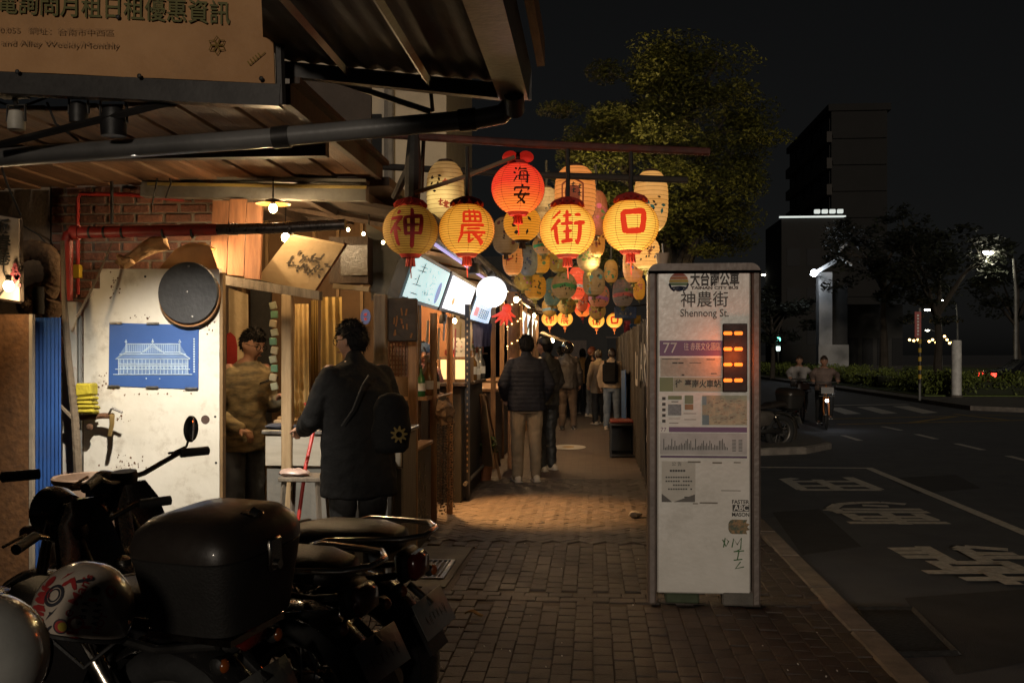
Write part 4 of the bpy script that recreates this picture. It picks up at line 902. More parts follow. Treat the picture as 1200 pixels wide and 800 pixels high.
for i in range(n + 1):
    for j in range(m_ + 1):
        p = a.lerp(b, i / n).lerp(d.lerp(c, i / n), j / m_); p.y += .005 * noise.noise(V((i * .35, j * .5, 1))) + .003 * math.sin(i * .5 + j * .7); vs.append(p)
fs = [(i * (m_ + 1) + j, (i + 1) * (m_ + 1) + j, (i + 1) * (m_ + 1) + j + 1, i * (m_ + 1) + j + 1) for i in range(n) for j in range(m_)]
mb.add(vs, fs).add([v + V((0, .012, 0)) for v in vs], [tuple(reversed(f)) for f in fs]); part('canvas', mb, M_sign, sb)
M_gtxt = mat('olive_green_print', (.13, .12, .03), .7, c2=(.09, .085, .025), scale=20, bump=0)
M_ftxt = mat('faded_print', (.3, .165, .07), .7, bump=0)
u = (b - a).normalized()
def stext(body, px, py, hpx, m, bold, wfit, sy=SY - .0115):
    s = hpx / FPX * sy / .88; mb = text_on(body, s, PY(px, py, sy), u, UZ, bold * s); xs = [p.x for p in mb.v]; k = wfit / FPX * sy / (max(xs) - min(xs)); cx = (min(xs) + max(xs)) / 2; mb.v = [V((cx + (p.x - cx) * k, p.y, p.z)) for p in mb.v]; part('lettering', mb, m, sb, smooth=0)
stext('電詢問月租日租優惠資訊', 132, 11, 27, M_gtxt, .01, 292)
stext('0.055   網址：台南市中西區', 66, 37, 8, M_ftxt, 0, 145); stext('and Alley Weekly/Monthly', 70, 52, 9, M_ftxt, 0, 150)
fw = MB(); f0 = PY(254, 53, SY - .012)
for k in range(6):
    q = R(90 + k * 60); e = f0 + V((math.cos(q) * .042, 0, math.sin(q) * .042)); nn = V((-math.sin(q), 0, math.cos(q))) * .012
    fw.tube([f0, f0.lerp(e, .6) + nn, e, f0.lerp(e, .6) - nn, f0], .0025, 4)
part('flower_print', fw, mat('gold_print', (.3, .2, .05), .6, bump=0), sb)
fw = MB(); f0 = PY(293, 76, SY - .012)
for k in range(5): fw.tube([f0 + V((k * .012, 0, k * .009)), f0 + V((k * .012 - .012, 0, k * .009 + .016))], .003, 4)
fw.tube([f0, f0 + V((.07, 0, .055))], .002, 4); part('leaf_print', fw, mat('gold_print', (.3, .2, .05)), sb)
for x, y in ((163, 89), (306, 92), (315, 20), (138, 20), (20, 84)): part('bolt', MB().ell(PY(x, y, SY - .02), (.011, .008, .011), 8, 6), M_iron, sb)
part('frame', MB().box((a + b) / 2 + V((-.06, .035, -.045)), ((b - a).length + .16, .06, .10), (0, -math.atan2(b.z - a.z, b.x - a.x), 0)).tube([b + V((.02, .03, -.09)), c + V((.02, .03, .0))], .022, 6), M_dkst, sb)
# awning over it, sloping to a gutter
M_tin = mat('weathered_tin', (.03, .022, .017), .85, 0, c2=(.06, .045, .035), scale=3, bump=.15, stretch=(1, .3, 1))
AW = 4.62
aw = thing('tin_awning', 'dark corrugated tin awning above the parked motorcycles', 'awning', PY(470, 100, AW))
mb = MB(); n = 72; vs = []
pL, pR = PY(326, 76, AW), PY(598, 104, AW)
for i in range(n + 1):
    q = pL.lerp(pR, i / n); z = q.z + .03 + .006 * math.sin(i * 2 * PI / 6)
    vs += [V((q.x, AW + .02, z)), V((q.x, max(1.2, 4.4 - (q.x - pL.x) / .62 * 1.9), z + .03))]
fs = [(2 * i, 2 * i + 2, 2 * i + 3, 2 * i + 1) for i in range(n)]; mb.add(vs, fs).add([v + V((0, 0, .006)) for v in vs], [tuple(reversed(f)) for f in fs]); part('corrugated_sheet', mb, M_tin, aw)
part('edge_beam', MB().box((pL + pR) / 2 + V((0, .0, -.02)), ((pR - pL).length, .05, .07), (0, -math.atan2(pR.z - pL.z, pR.x - pL.x), 0)), M_dkst, aw)
for px_, py_ in ((505, 100), (410, 88)):
    q = PY(px_, py_, AW); part('rafter', MB().tube([q + V((0, 0, .0)), V((q.x - .02, 3.2 if px_ == 410 else 2.2, q.z + .02))], .02, 4), M_dkst, aw)
g0 = V((-.36, AW + .02, PY(600, 105, AW).z))
gu = thing('roof_gutter', 'sheet metal gutter along the awning edge above the alley', 'gutter', g0)
sec = [(-.08, .09), (-.075, -.05), (.06, -.05), (.075, .09), (.065, .09), (.05, -.04), (-.065, -.04), (-.07, .09)]
part('trough', MB().rings([[V((g0.x + x, y, g0.z + z)) for x, z in sec] for y in (AW, 1.0)]), mat('zinc_gutter', (.14, .135, .13), .45, .6, c2=(.08, .075, .07), scale=5, dirt=(.05, .04, .03), dscale=4), gu)
part('end_plate', MB().box((g0.x, AW + .004, g0.z + .02), (.15, .008, .14)), M_dkst, gu)
fb = thing('fascia_board', 'weathered wooden fascia board end in orange-brown tone', 'board', (-.235, 3.2, g0.z + .1))
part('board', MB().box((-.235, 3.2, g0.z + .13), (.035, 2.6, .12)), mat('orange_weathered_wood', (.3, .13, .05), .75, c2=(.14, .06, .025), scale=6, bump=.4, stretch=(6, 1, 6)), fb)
# downpipe from gutter, elbow, then across to the left
dp = thing('downpipe', 'thick dark drainpipe crossing under the awning', 'pipe', PY(300, 160, AW))
e0 = g0 + V((0, -.12, -.05)); PYd = AW + .02
pth = [e0, e0 + V((0, .06, -.05)), PY(600, 122, PYd), PY(588, 134, PYd), PY(560, 139.5, PYd), PY(300, 163, PYd), PY(-40, 188, PYd)]
part('pipe', MB().tube(pth, .046, 16), mat('dark_grey_pvc', (.17, .165, .16), .4, c2=(.12, .118, .115), scale=4, bump=.06, dirt=(.05, .045, .04), dscale=5), dp)
for x, y in ((548, 140.5), (330, 160.5)): q = PY(x, y, PYd); part('coupling', MB().tube([q + V((-.04, 0, -.004)), q + V((.04, 0, .003))], .053, 16), M_dkst, dp)
# flat brace bars
br = thing('steel_brace', 'thin flat steel brace under the banner', 'bar', PY(140, 135, SY + .06))
part('bar', MB().tube([PY(-10, 172, SY + .1), PY(262, 104, SY + .06)], .018, 4), M_dkst, br)
br = thing('steel_brace', 'slanting steel strut hanging from the awning rafter', 'bar', PY(440, 90, 4.9))
part('bar', MB().tube([PY(365, 85, 4.9), PY(505, 131, 4.9)], .016, 6).tube([PY(504, 100, 4.8), PY(507, 130, 4.9)], .01, 6), M_dkst, br)
# spot lamps under the banner
def spot_lamp(lab, px, py, m, s=1.0):
    c = PY(px, py, SY + .12); t = thing('spot_lamp', lab, 'spot lamp', c, 0, 'lamps hanging under the banner')
    part('head', MB().lathe([(.0, -.07 * s), (.052 * s, -.065 * s), (.055 * s, -.02 * s), (.045 * s, .05 * s), (.02 * s, .06 * s), (0, .062 * s)], 18, c), m, t)
    part('yoke', MB().tube([c + V((-.06 * s, 0, -.01)), c + V((-.058 * s, 0, .09 * s)), c + V((.058 * s, 0, .09 * s)), c + V((.06 * s, 0, -.01))], .007, 6).tube([c + V((0, 0, .09 * s)), c + V((0, -.02, .15 * s))], .012, 8), M_dkst, t)
    part('mount', MB().box(c + V((0, -.02, .15 * s)), (.13, .06, .03)), M_dkst, t); return t, c
spot_lamp('small white lamp holder at the far left under the banner', 19, 140, mat('white_lamp', (.5, .47, .4), .5), .75)
spot_lamp('black spot lamp left of the larger one under the banner', 92, 131, M_blk, .8)
st, sc_ = spot_lamp('larger round black spot lamp under the banner', 133, 142, M_blk, 1.1)
tgt = PY(215, 560, 6.0)
light('spot_beam', sc_ + V((.06, .08, -.15)), 430, (1, .91, .77), .03, st, 70, tgt, .9)
# plank ceiling
M_plank = mat('ceiling_plank', (.2, .105, .05), .7, c2=(.1, .052, .026), scale=4, bump=.4, bscale=30, stretch=(7, .7, 7), rand=.35)
pc = thing('plank_ceiling', 'slatted wooden ceiling of the shop porch', 'ceiling', (-2.6, 5.6, 2.7))
x = -1.46; k = 0
while x > -4.9:
    part('plank', MB().box((x - .065, 5.62, 2.70 + .01 * (k % 2) + .02 * (x + 1.46)), (.124, 2.02, .025), (0, 0, .0), bev=.004), M_plank, pc); x -= .131; k += 1
part('edge_rail', MB().box((-1.44, 5.62, 2.72), (.04, 2.06, .1)).box((-1.40, 5.62, 2.785), (.05, 2.06, .03)), M_wood_d, pc)
part('cross_beam', MB().box((-3.1, 5.35, 2.62), (3.3, .07, .09)), M_wood_d, pc)
tag(part('dark_tarp', MB().quadslab([PY(345, 205, 8.2), PY(436, 215, 8.2), PY(436, 82, 8.2), PY(345, 82, 8.2)], .04), mat('grey_tarp', (.085, .065, .05), .8, scale=3)), 'brown tarp wall rising behind the porch roof', 'tarp wall')
tag(part('white_gable', MB().quadslab([PY(330, 130, 6.9), PY(352, 130, 6.9), PY(361, 80, 6.9), PY(330, 92, 6.9)], .03), mat('faded_white', (.3, .27, .23), .8, scale=3)), 'faded triangular white panel beside the banner', 'panel')
# neighbouring pale building behind
nb = thing('pale_building', 'pale plastered house side rising behind the stalls', 'building', (-3.4, 14.3, 0))
q0, q1 = PY(430, 400, 14), PY(523, 400, 14)
part('wall', MB().box(((q0.x + q1.x) / 2 - 1.5, 15.5, 3.6), (q1.x - q0.x + 3, 3, 7.2)), mat('cream_plaster', (.5, .43, .33), .85, c2=(.38, .32, .25), scale=.8, dirt=(.2, .17, .13), dscale=.9), nb)
for x0_, z0_ in ((-4.2, 3.2), (-3.3, 3.2)):
    wn = part('window', MB().box((x0_, 13.98, z0_ + 1.2), (.6, .06, 1.0)), M_glassd, nb); part('sill', MB().box((x0_, 13.94, z0_ + .67), (.7, .12, .05)), M_conc, wn)
part('drain_pipe', MB().tube([PY(456, 330, 13.9), PY(456, 60, 13.9)], .07, 8), mat('grey_pipe', (.2, .18, .16), .6), nb)
# steel beam at the back of the porch
bm_ = thing('porch_beam', 'grey ribbed steel beam above the hanging bulb', 'beam', PY(300, 225, 6.55))
part('beam', MB().box((PY(298, 225, 6.55)), (1.55, .09, .1), (0, .03, 0)).box(PY(298, 211, 6.55), (1.55, .12, .02), (0, .03, 0)), mat('grey_beam', (.16, .155, .14), .6, .2, scale=6, dirt=(.07, .05, .03), dscale=5), bm_)
part('strip', MB().box(PY(300, 217.5, 6.49), (1.5, .012, .02), (0, .03, 0)), mat('mustard_strip', (.3, .22, .06), .6), bm_)
# brick wall with single bricks
WY = 6.75
bwall = thing('brick_wall', 'old red brick wall behind the red pipes', 'wall', (PY(140, 260, WY).x, WY, 0))
xa, xb = PY(62, 260, WY).x, PY(252, 260, WY).x
part('mortar_bed', MB().box(((xa + xb) / 2, WY + .06, 1.35), (xb - xa, .16, 2.7)), mat('old_mortar', (.17, .14, .11), .95, scale=15, bump=.5), bwall)
M_wb = mat('red_wall_brick', (.19, .08, .05), .85, c2=(.1, .043, .028), scale=14, bump=.5, bscale=60, rand=.35, dirt=(.05, .035, .03), dscale=6, damt=.8)
z = 1.36; r_ = 0
while z < 2.66:
    x = xa - (.1 if r_ % 2 else 0)
    while x < xb - .02:
        q, q2 = max(x, xa), min(x + .195, xb)
        if q2 - q > .03: part('brick', MB().box(((q + q2) / 2, WY - random.uniform(-.004, .004), z + .027), (q2 - q - .012, .06, .053), (0, 0, random.uniform(-.01, .01)), bev=.005), M_wb, bwall)
        x += .207
    z += .066; r_ += 1
lw = thing('plaster_wall', 'brown plaster wall strip left of the bricks', 'wall', (-4.2, 6.8, 0))
part('wall', MB().box(((xa - 1.6) - .01, 6.83, 1.4), (3.2, .2, 2.8)), mat('brown_plaster', (.15, .11, .075), .9, c2=(.09, .065, .045), scale=3, bump=.3, dirt=(.05, .04, .03), dscale=2, damt=.8), lw)
# right part of the back wall (dark, behind the stall)
sw = thing('stall_back_wall', 'yellowish board wall at the back of the first stall', 'wall', (-2.2, 8.1, 0))
part('wall', MB().box((-2.2, 8.15, 1.3), (1.55, .1, 2.6)), mat('yellow_board_wall', (.1, .052, .018), .8, c2=(.06, .03, .011), scale=3, bump=.2), sw)
for k in range(8): part('batten', MB().box((-2.9 + k * .2, 8.085, 1.3), (.025, .03, 2.6)), mat('brown_batten', (.2, .12, .05), .7), sw)
sr = thing('stall_side_wall', 'dark side wall behind the open stall', 'wall', (-2.95, 7.4, 0))
part('wall', MB().box((-3.0, 7.45, 1.3), (.08, 1.35, 2.6)), M_wood_d, sr)
ro = thing('stall_roof', 'dark timber roof over the first stall', 'roof', (-2.2, 7.5, 2.6))
part('deck', MB().box((-2.22, 7.5, 2.66), (1.7, 1.75, .06)), M_wood_d, ro)
for k in range(4): part('rafter', MB().box((-2.8 + k * .4, 7.4, 2.6), (.05, 1.5, .07)), M_wood_d, ro)
# white panel door
DY = 6.0
dr = thing('panel_door', 'tall scuffed white door panel leaning in front of the bricks', 'door panel', PG(178, 706))
P4 = lambda x, y: PY(x, y, DY)
ou = [P4(98, 706), P4(257, 706), P4(257, 315), P4(117, 315), P4(117, 338), P4(105, 338), P4(98, 366)]
M_door = mat('scuffed_white_paint', (.66, .62, .54), .55, c2=(.56, .52, .44), scale=3, bump=.08, bscale=25, dirt=(.2, .14, .08), dscale=5.5, damt=.55)
part('panel', MB().rings([ou, [p + V((0, .04, 0)) for p in ou]]), M_door, dr, smooth=0)
M_rust = mat('rust', (.16, .07, .03), .9, c2=(.06, .03, .015), scale=20, bump=.5)
rq = random.Random(4); cm = MB()
for cx, cy, sx, sy, n in ((132, 335, 7, 22, 22), (118, 448, 12, 14, 16), (150, 545, 24, 10, 40), (246, 378, 7, 16, 12), (165, 372, 20, 3, 10), (180, 462, 40, 3, 12), (140, 490, 14, 6, 16)):
    for _ in range(n):
        x, y = rq.gauss(cx, sx * .5), rq.gauss(cy, sy * .5)
        if not (100 < x < 255): continue
        s = rq.uniform(.3, 1.3); p = PY(x, y, DY - .002); k = s / FPX * DY
        pts = [p + V((k * rq.uniform(.5, 1.3) * math.cos(t), 0, k * rq.uniform(.5, 1.6) * math.sin(t))) for t in (0, 1, 2, 3, 4, 5)]; cm.add(pts, [tuple(range(6))])
part('peeled_paint', cm, M_rust, dr, smooth=0)
part('knob_hole', MB().lathe([(.0, -.003), (.026, -.003), (.028, 0)], 16, PY(240.5, 491.5, DY), 'y'), mat('hole_brown', (.07, .04, .03), .8), dr)
for x, y in ((252, 488), (252, 598), (253, 542), (170, 324), (220, 440)): part('screw', MB().ell(PY(x, y, DY), (.008, .004, .008), 8, 5), M_iron, dr)
part('edge_strip', MB().box((PY(259.5, 460, DY).x, DY + .02, 1.0), (.018, .05, 2.0)), mat('brown_batten', (.2, .12, .05)), dr)
# blueprint poster
bp_ = thing('blueprint_poster', 'blue blueprint poster of a palace front on the white panel', 'poster', PY(181, 416, DY))
QY = DY - .006
A, B, C, D = (PY(x, y, QY) for x, y in ((127, 452), (232.5, 456), (233, 381), (128, 378)))
part('sheet', MB().add([A, B, C, D], [(0, 1, 2, 3)]), mat('blueprint_blue', (.03, .085, .27), .55, c2=(.024, .07, .23), scale=5, bump=.05), bp_, smooth=0)
M_bpl = mat('blueprint_line', (.42, .52, .62), .6, bump=0); M_bpf = mat('blueprint_fill', (.12, .2, .38), .6, bump=0)
bl = lambda x, y: PY(x / 4, 250 + y / 4, QY - .002)
def bline(*pts, w_=.003): return MB().tube([bl(*p) for p in pts], w_, 4)
dw = MB()
for ln in ([(530, 755), (900, 755)], [(555, 755), (555, 680)], [(880, 755), (880, 680)], [(540, 682), (890, 682)], [(560, 660), (870, 660)], [(590, 655), (590, 600)], [(842, 655), (842, 600)], [(590, 612), (842, 612)], [(545, 680), (590, 650), (660, 650)], [(890, 680), (842, 650), (770, 650)], [(660, 655), (715, 612), (770, 655)], [(672, 650), (715, 622), (758, 650)], [(715, 612), (715, 588)], [(540, 730), (890, 730)], [(555, 705), (880, 705)], [(556, 715), (880, 715)]): dw.join(bline(*ln))
for k in range(19): x = 562 + k * 17.2; dw.join(bline((x, 684), (x, 752), w_=.0022))
for k in range(25): x = 596 + k * 10; dw.join(bline((x, 614), (x, 652), w_=.0012))
for k in range(18): x = 571 + k * 17.2; dw.join(bline((x - 5, 728), (x - 5, 712), (x, 707), (x + 5, 712), (x + 5, 728), w_=.0014))
for x in (590, 842, 715): dw.join(bline((x - 5, 604), (x, 592), (x + 5, 604), w_=.003))
part('drawing', dw, M_bpl, bp_)
part('roof_fill', MB().add([bl(548, 678), bl(884, 678), bl(842, 614), bl(590, 614)], [(0, 1, 2, 3)]).add([bl(556, 752), bl(880, 752), bl(880, 684), bl(556, 684)], [(0, 1, 2, 3)]), M_bpf, bp_, smooth=0).location.y += .001
part('caption', rects_mb([(0, k * .0155, .010, k * .0155 + .0105) for k in range(14)]).xf(Matrix.Translation(bl(906, 745))), M_bpl, bp_, smooth=0)
for x, y in ((685, 773), (748, 774)): part('pin', MB().ell(bl(x, y), .005, 6, 4), M_bpl, bp_)
for x, y in ((136, 378.5), (179, 379), (229, 382), (133, 452.5), (178, 453.5), (224, 455)): part('clip', MB().box(PY(x, y, QY - .006), (.08, .01, .014), bev=.003), M_steel, bp_)
# round black board
rb = thing('round_black_board', 'round black board with a wooden rim hanging over the white panel', 'board', PY(220, 344, DY - .06))
part('face', MB().lathe([(0, -.012), (.186, -.012), (.19, -.004), (.19, .012), (0, .012)], 40, PY(220.5, 343, DY - .06), 'y'), mat('chalk_black', (.03, .03, .032), .55, c2=(.02, .02, .022), scale=8, dirt=(.07, .07, .07), dscale=6, damt=.4), rb)
part('rim', MB().lathe([(.15, .013), (.193, .013), (.193, .04), (.15, .04)], 40, PY(220, 346, DY - .06), 'y'), mat('orange_wood', (.3, .14, .05), .6), rb)
for x, y in ((221, 312), (219, 342), (225, 371)): part('screw', MB().ell(PY(x, y, DY - .073), (.008, .004, .008), 8, 5), M_steel, rb)
# red pipes
M_red = mat('red_pipe_paint', (.36, .03, .02), .45, c2=(.24, .02, .015), scale=8, bump=.1, dirt=(.06, .03, .02), dscale=7, damt=.7)
rp_ = thing('red_pipe', 'thick red pipe turning a corner above the white panel', 'pipe', PY(78, 350, 5.9))
PP = 5.9
part('riser', MB().tube([PY(78, 352, PP), PY(78, 284, PP), PY(80, 276, PP), PY(88, 272.5, PP), PY(255, 269, PP)], .036, 14), M_red, rp_)
part('flange', MB().tube([PY(84, 272.5, PP), PY(93, 272.5, PP)], .045, 14), M_red, rp_)
for x in (105, 122, 143, 191, 225): part('strap', MB().tube([PY(x, 272, PP), PY(x + 2.5, 272, PP)], .0385, 14), M_iron, rp_)
part('dark_run', MB().tube([PY(255, 269, PP), PY(320, 267.5, PP), PY(405, 263, PP)], .033, 14), mat('bare_dark_pipe', (.14, .12, .11), .3, .8, c2=(.07, .06, .055), scale=12, bump=.1), rp_)
for x in (268, 272, 276, 340): part('coupling', MB().tube([PY(x, 268.5, PP), PY(x + 2.2, 268.5, PP)], .037, 14), mat('bare_dark_pipe', (.14, .12, .11)), rp_)
tr_ = thing('thin_red_pipe', 'thin red conduit bent over the bricks', 'pipe', PY(91, 260, 6.65))
part('conduit', MB().tube([PY(91, 345, 6.66), PY(91, 232, 6.66), PY(94, 227, 6.66), PY(150, 228, 6.66), PY(215, 234, 6.66)], .014, 8), M_red, tr_)
part('valve', MB().box(PY(91, 318, 6.63), (.04, .05, .09)), M_y, tr_)
wp = thing('peeling_post', 'white peeling post with bright paint splashes left of the white panel', 'post', PG(83, 712))
q = PY(83, 500, 5.95)
part('shaft', MB().box((q.x, 5.97, .91), (.09, .07, 1.82)), mat('splashed_white', (.5, .48, .44), .7, c2=(.38, .36, .32), scale=8, dirt=(.4, .09, .04), dscale=14, damt=.9), wp)
part('conduit', MB().tube([PY(93, 370, 5.92), PY(94, 560, 5.92)], .012, 8), M_pole, wp)
bq_ = thing('bare_branch', 'bare crooked branch standing in front of the blue panel', 'branch', PG(92, 712))
part('stem', MB().tube([PY(92, 560, 5.8), PY(88, 490, 5.8), PY(80, 420, 5.8), PY(75, 350, 5.8), PY(73, 282, 5.8)], [.026, .024, .021, .017, .012], 8).tube([PY(92, 712, 5.8), PY(92, 560, 5.8)], [.03, .026], 8), mat('grey_branch', (.16, .12, .08), .85, scale=12, bump=.4), bq_)
part('twig', MB().tube([PY(86, 491, 5.8), PY(72, 477, 5.78), PY(57, 463, 5.75)], [.016, .013, .007], 7), mat('grey_branch', (.16, .12, .08)), bq_)
part('twig', MB().tube([PY(90, 372, 5.8), PY(112, 330, 5.85), PY(132, 282, 5.9)], [.008, .008, .004], 6), mat('grey_branch', (.16, .12, .08)), bq_)
# OSB sheet, blue corrugated sheet, lit sign, flexible duct
ob = thing('chipboard_sheet', 'orange chipboard sheet at the far left', 'board', PY(15, 560, 5.6))
q = PY(34, 368, 5.6); q2 = PY(-30, 368, 5.6)
part('sheet', MB().box(((q.x + q2.x) / 2, 5.61, q.z / 2), (q.x - q2.x, .02, q.z)), mat('chipboard', (.19, .085, .03), .7, c2=(.08, .036, .014), scale=22, bump=.25, contrast=.7, dirt=(.09, .045, .02), dscale=3, damt=.8), ob)
part('edge', MB().box((q.x + .012, 5.61, q.z / 2), (.02, .03, q.z)), mat('raw_edge', (.33, .27, .2), .8), ob)
bc = thing('blue_corrugated_sheet', 'blue corrugated panel between chipboard and peeling post', 'panel', PG(55, 712))
xa_, xb_ = PY(39, 400, 5.72).x, PY(71, 400, 5.72).x; zt_ = PY(55, 372, 5.72).z; n = 28; vs = []
for i in range(n + 1):
    x = lerp(xa_, xb_, i / n); y = 5.72 + .008 * math.sin(i * PI / 2); vs += [V((x, y, .02)), V((x, y, zt_))]
fs = [(2 * i, 2 * i + 2, 2 * i + 3, 2 * i + 1) for i in range(n)]
part('sheet', MB().add(vs, fs).add([v + V((0, .004, 0)) for v in vs], [tuple(reversed(f)) for f in fs]), mat('blue_tin', (.02, .075, .26), .5, c2=(.015, .055, .2), scale=3, dirt=(.05, .06, .09), dscale=4), bc)
ls = thing('lit_wood_sign', 'small white wooden sign with calligraphy lit by a bare bulb', 'sign', PY(8, 300, 5.5))
A, B, C, D = (PY(x, y, 5.5) for x, y in ((-16, 347), (25.5, 353), (24.5, 257), (-16, 250)))
part('board', MB().quadslab([A, B, C, D], .025), mat('aged_white_board', (.5, .42, .34), .7, c2=(.38, .3, .24), scale=4), ls)
part('frame', MB().tube([B, C], .012, 4).tube([C, D], .012, 4).tube([A, B], .012, 4), M_wood_d, ls)
part('lettering', text_on('板', .085, PY(3.5, 266, 5.455), UX, UZ, .003), M_ink, ls, smooth=0); part('lettering', text_on('春', .09, PY(4, 285, 5.455), UX, UZ, .003), M_ink, ls, smooth=0); part('lettering', text_on('巷', .085, PY(4, 304, 5.455), UX, UZ, .003), M_ink, ls, smooth=0)
fwr = MB(); rq = random.Random(9)
for _ in range(16): p = PY(rq.gauss(19, 2.3), rq.gauss(322, 8), 5.455); fwr.add([p + V((.012 * math.cos(t), 0, .012 * math.sin(t))) for t in range(6)], [tuple(range(6))])
part('painted_flower', fwr, mat('pink_paint', (.4, .08, .1), .7), ls, smooth=0)
part('wire', MB().tube([PY(5, 300, 5.45), PY(4, 318, 5.45), PY(9, 328, 5.45), PY(8, 336, 5.45), PY(-6, 352, 5.45)], .005, 5), M_cord, ls)
M_bulb = emat('bare_bulb', (1, .74, .38), 38)
def bulb(lab, c, watts, r=.028, shade=None, cordto=None, col_=(1, .7, .38), group='bare bulbs', es=None):
    t = thing('light_bulb', lab, 'bulb', c, 0, group)
    part('glass', MB().ell(c, (r, r, r * 1.15), 14, 9), es or M_bulb, t); part('socket', MB().lathe([(r * .5, r * 1.0), (r * .55, r * 2.2), (0, r * 2.3)], 10, c), M_dkst, t)
    if shade: part('shade', MB().lathe([(r * .6, r * 2.3), (shade, r * 1.1), (shade * 1.02, r * .95), (r * .5, r * 2.1)], 28, c), mat('brass_shade', (.35, .18, .06), .4, .6), t)
    if cordto: part('cord', MB().tube([c + V((0, 0, r * 2.2)), V((c.x, c.y, cordto))], .005, 5), M_cord, t)
    if watts: light('bulb_light', c + V((0, -.0, -r * 1.6)), watts, col_, r * 1.2, t)
bulb('bare bulb glowing in front of the small white sign', PY(10, 335, 5.36), 5)
bulb('bulb under a shallow brass shade hanging from the grey beam', PY(320, 244, 6.2), 22, .026, .11, 2.62)
bulb('bulb glowing behind the round black board', PY(236.5, 297, 6.3), 15, .03, .09)
du = thing('flexible_duct', 'brown insulated duct curling in an S beside the small sign', 'duct', PY(48, 330, 6.3))
pts = [(22, 296), (38, 292), (54, 296), (63, 310), (64, 328), (58, 340), (42, 343), (30, 350), (32, 362), (46, 372), (60, 366), (66, 350)]
fine = []
for i in range(len(pts) - 1):
    for k in range(5): t = k / 5; fine.append(PY(lerp(pts[i][0], pts[i + 1][0], t), lerp(pts[i][1], pts[i + 1][1], t), 6.3))
part('hose', MB().tube(fine, [.062 + (.006 if k % 2 else 0) for k in range(len(fine))], 14), mat('duct_wrap', (.2, .13, .075), .9, c2=(.1, .06, .035), scale=12, bump=.6), du)
part('collar', MB().lathe([(.035, 0), (.035, .17), (.03, .175)], 14, PY(45, 368, 6.1)), M_cord, du)
# tap with yellow cloths
tpn = thing('water_tap', 'rusty water tap sticking out of the white panel', 'tap', PY(125, 486, 5.9))
part('pipe', MB().tube([PY(95, 489, 5.9), PY(120, 487, 5.9), PY(132, 487, 5.88)], .018, 8), M_rust, tpn); part('spout', MB().tube([PY(131, 486, 5.87), PY(131, 497, 5.85), PY(128, 511, 5.84)], [.017, .014, .012], 8), mat('brass', (.4, .27, .1), .4, .8), tpn)
part('handle', MB().tube([PY(128, 484, 5.87), PY(131, 478, 5.85), PY(143, 483, 5.85)], .008, 6), M_steel, tpn); part('valve', MB().ell(PY(105, 500, 5.88), .022, 8, 6), M_rust, tpn)
yc = thing('yellow_gloves', 'stack of folded yellow cloths resting on the water tap', 'cloths', PY(102, 485, 5.85))
M_ycl = mat('yellow_cloth', (.42, .34, .02), .85, c2=(.28, .22, .015), scale=8, bump=.4)
for k in range(5):
    p = PY(101.5 + (k % 2), 482 - k * 5.2 - (k == 4) * 5, 5.85); h = .024 if k < 4 else .075; m2 = MB().box(p, (.13 - .008 * k, .1, h), bev=.01); m2.v = [v + V((noise.noise(v * 18), 0, noise.noise(v * 15 + V((3, 3, 3))))) * .01 for v in m2.v]; part('cloth', m2, M_ycl, yc)
# clay jar
jp = PG(108, 735); jp = V((PY(108, 560, 5.35).x, 5.35, 0)); rim = PY(108, 557, 5.35).z
ja = thing('clay_jar', 'big brown clay water jar in front of the white panel', 'jar', jp)
part('body', MB().lathe([(.13, 0), (.17, .05), (.215, .3), (.225, .5), (.215, rim - .12), (.195, rim - .045), (.208, rim - .03), (.213, rim - .01), (.205, rim), (.188, rim - .005), (.185, rim - .05), (.2, .5), (.15, .1), (.0, .08)], 36, jp), mat('brown_clay', (.24, .155, .1), .6, c2=(.14, .085, .055), scale=4, bump=.2, dirt=(.32, .26, .2), dscale=4, damt=.5), ja)
# broken lamp bracket wood (lit driftwood) above the panel
dwd = thing('driftwood', 'pale gnarled driftwood above the white panel lit by a bulb', 'wood', PY(180, 290, 6.2))
m2 = MB().tube([PY(138, 312, 6.2), PY(155, 302, 6.2), PY(168, 292, 6.15), PY(180, 285, 6.15), PY(196, 283, 6.15)], [.03, .05, .045, .04, .045], 9).ell(PY(148, 306, 6.15), (.06, .05, .04), 10, 7)
m2.v = [v + V((noise.noise(v * 14), noise.noise(v * 14 + V((7, 0, 0))), noise.noise(v * 14 + V((0, 7, 0))))) * .035 for v in m2.v]; part('log', m2, mat('driftwood', (.4, .25, .12), .8, c2=(.2, .11, .05), scale=8, bump=.5), dwd)
tag(part('canvas_flap', MB().add([PY(185, 316, 6.2), PY(205, 292, 6.2), PY(222, 284, 6.15), PY(246, 288, 6.1), PY(256, 316, 6.1), PY(220, 322, 6.2)], [(0, 1, 2, 3, 4, 5)]), mat('amber_canvas', (.4, .22, .09), .8, scale=5)), 'amber cloth flap glowing beside the bulb above the panel', 'cloth')
# loose cables
M_cable = M_cord
for k, (pts, lab) in enumerate((([(0, 190), (8, 215), (24, 252)], 'slack cable running down to the small lit sign'), ([(130, 185), (131, 230), (131, 262)], 'dark vertical cable crossing the brick wall'), ([(178, 240), (185, 205), (195, 192), (200, 215), (194, 232)], 'looped cable hanging in front of the bricks'), ([(55, 120), (65, 145), (92, 165)], 'cable drooping from the black spot lamp'), ([(0, 120), (20, 127), (45, 118), (60, 112)], 'cable strung under the banner edge'), ([(28, 265), (45, 275), (60, 292)], 'short cable over the brown plaster'))):
    yy = (5.4, 6.5, 6.4, 4.6, 4.6, 6.6)[k]; tag(part('cable', MB().tube([PY(x, y, yy) for x, y in pts], .012 if k == 1 else .006, 6), M_cable), lab, 'cable', 'loose cables')
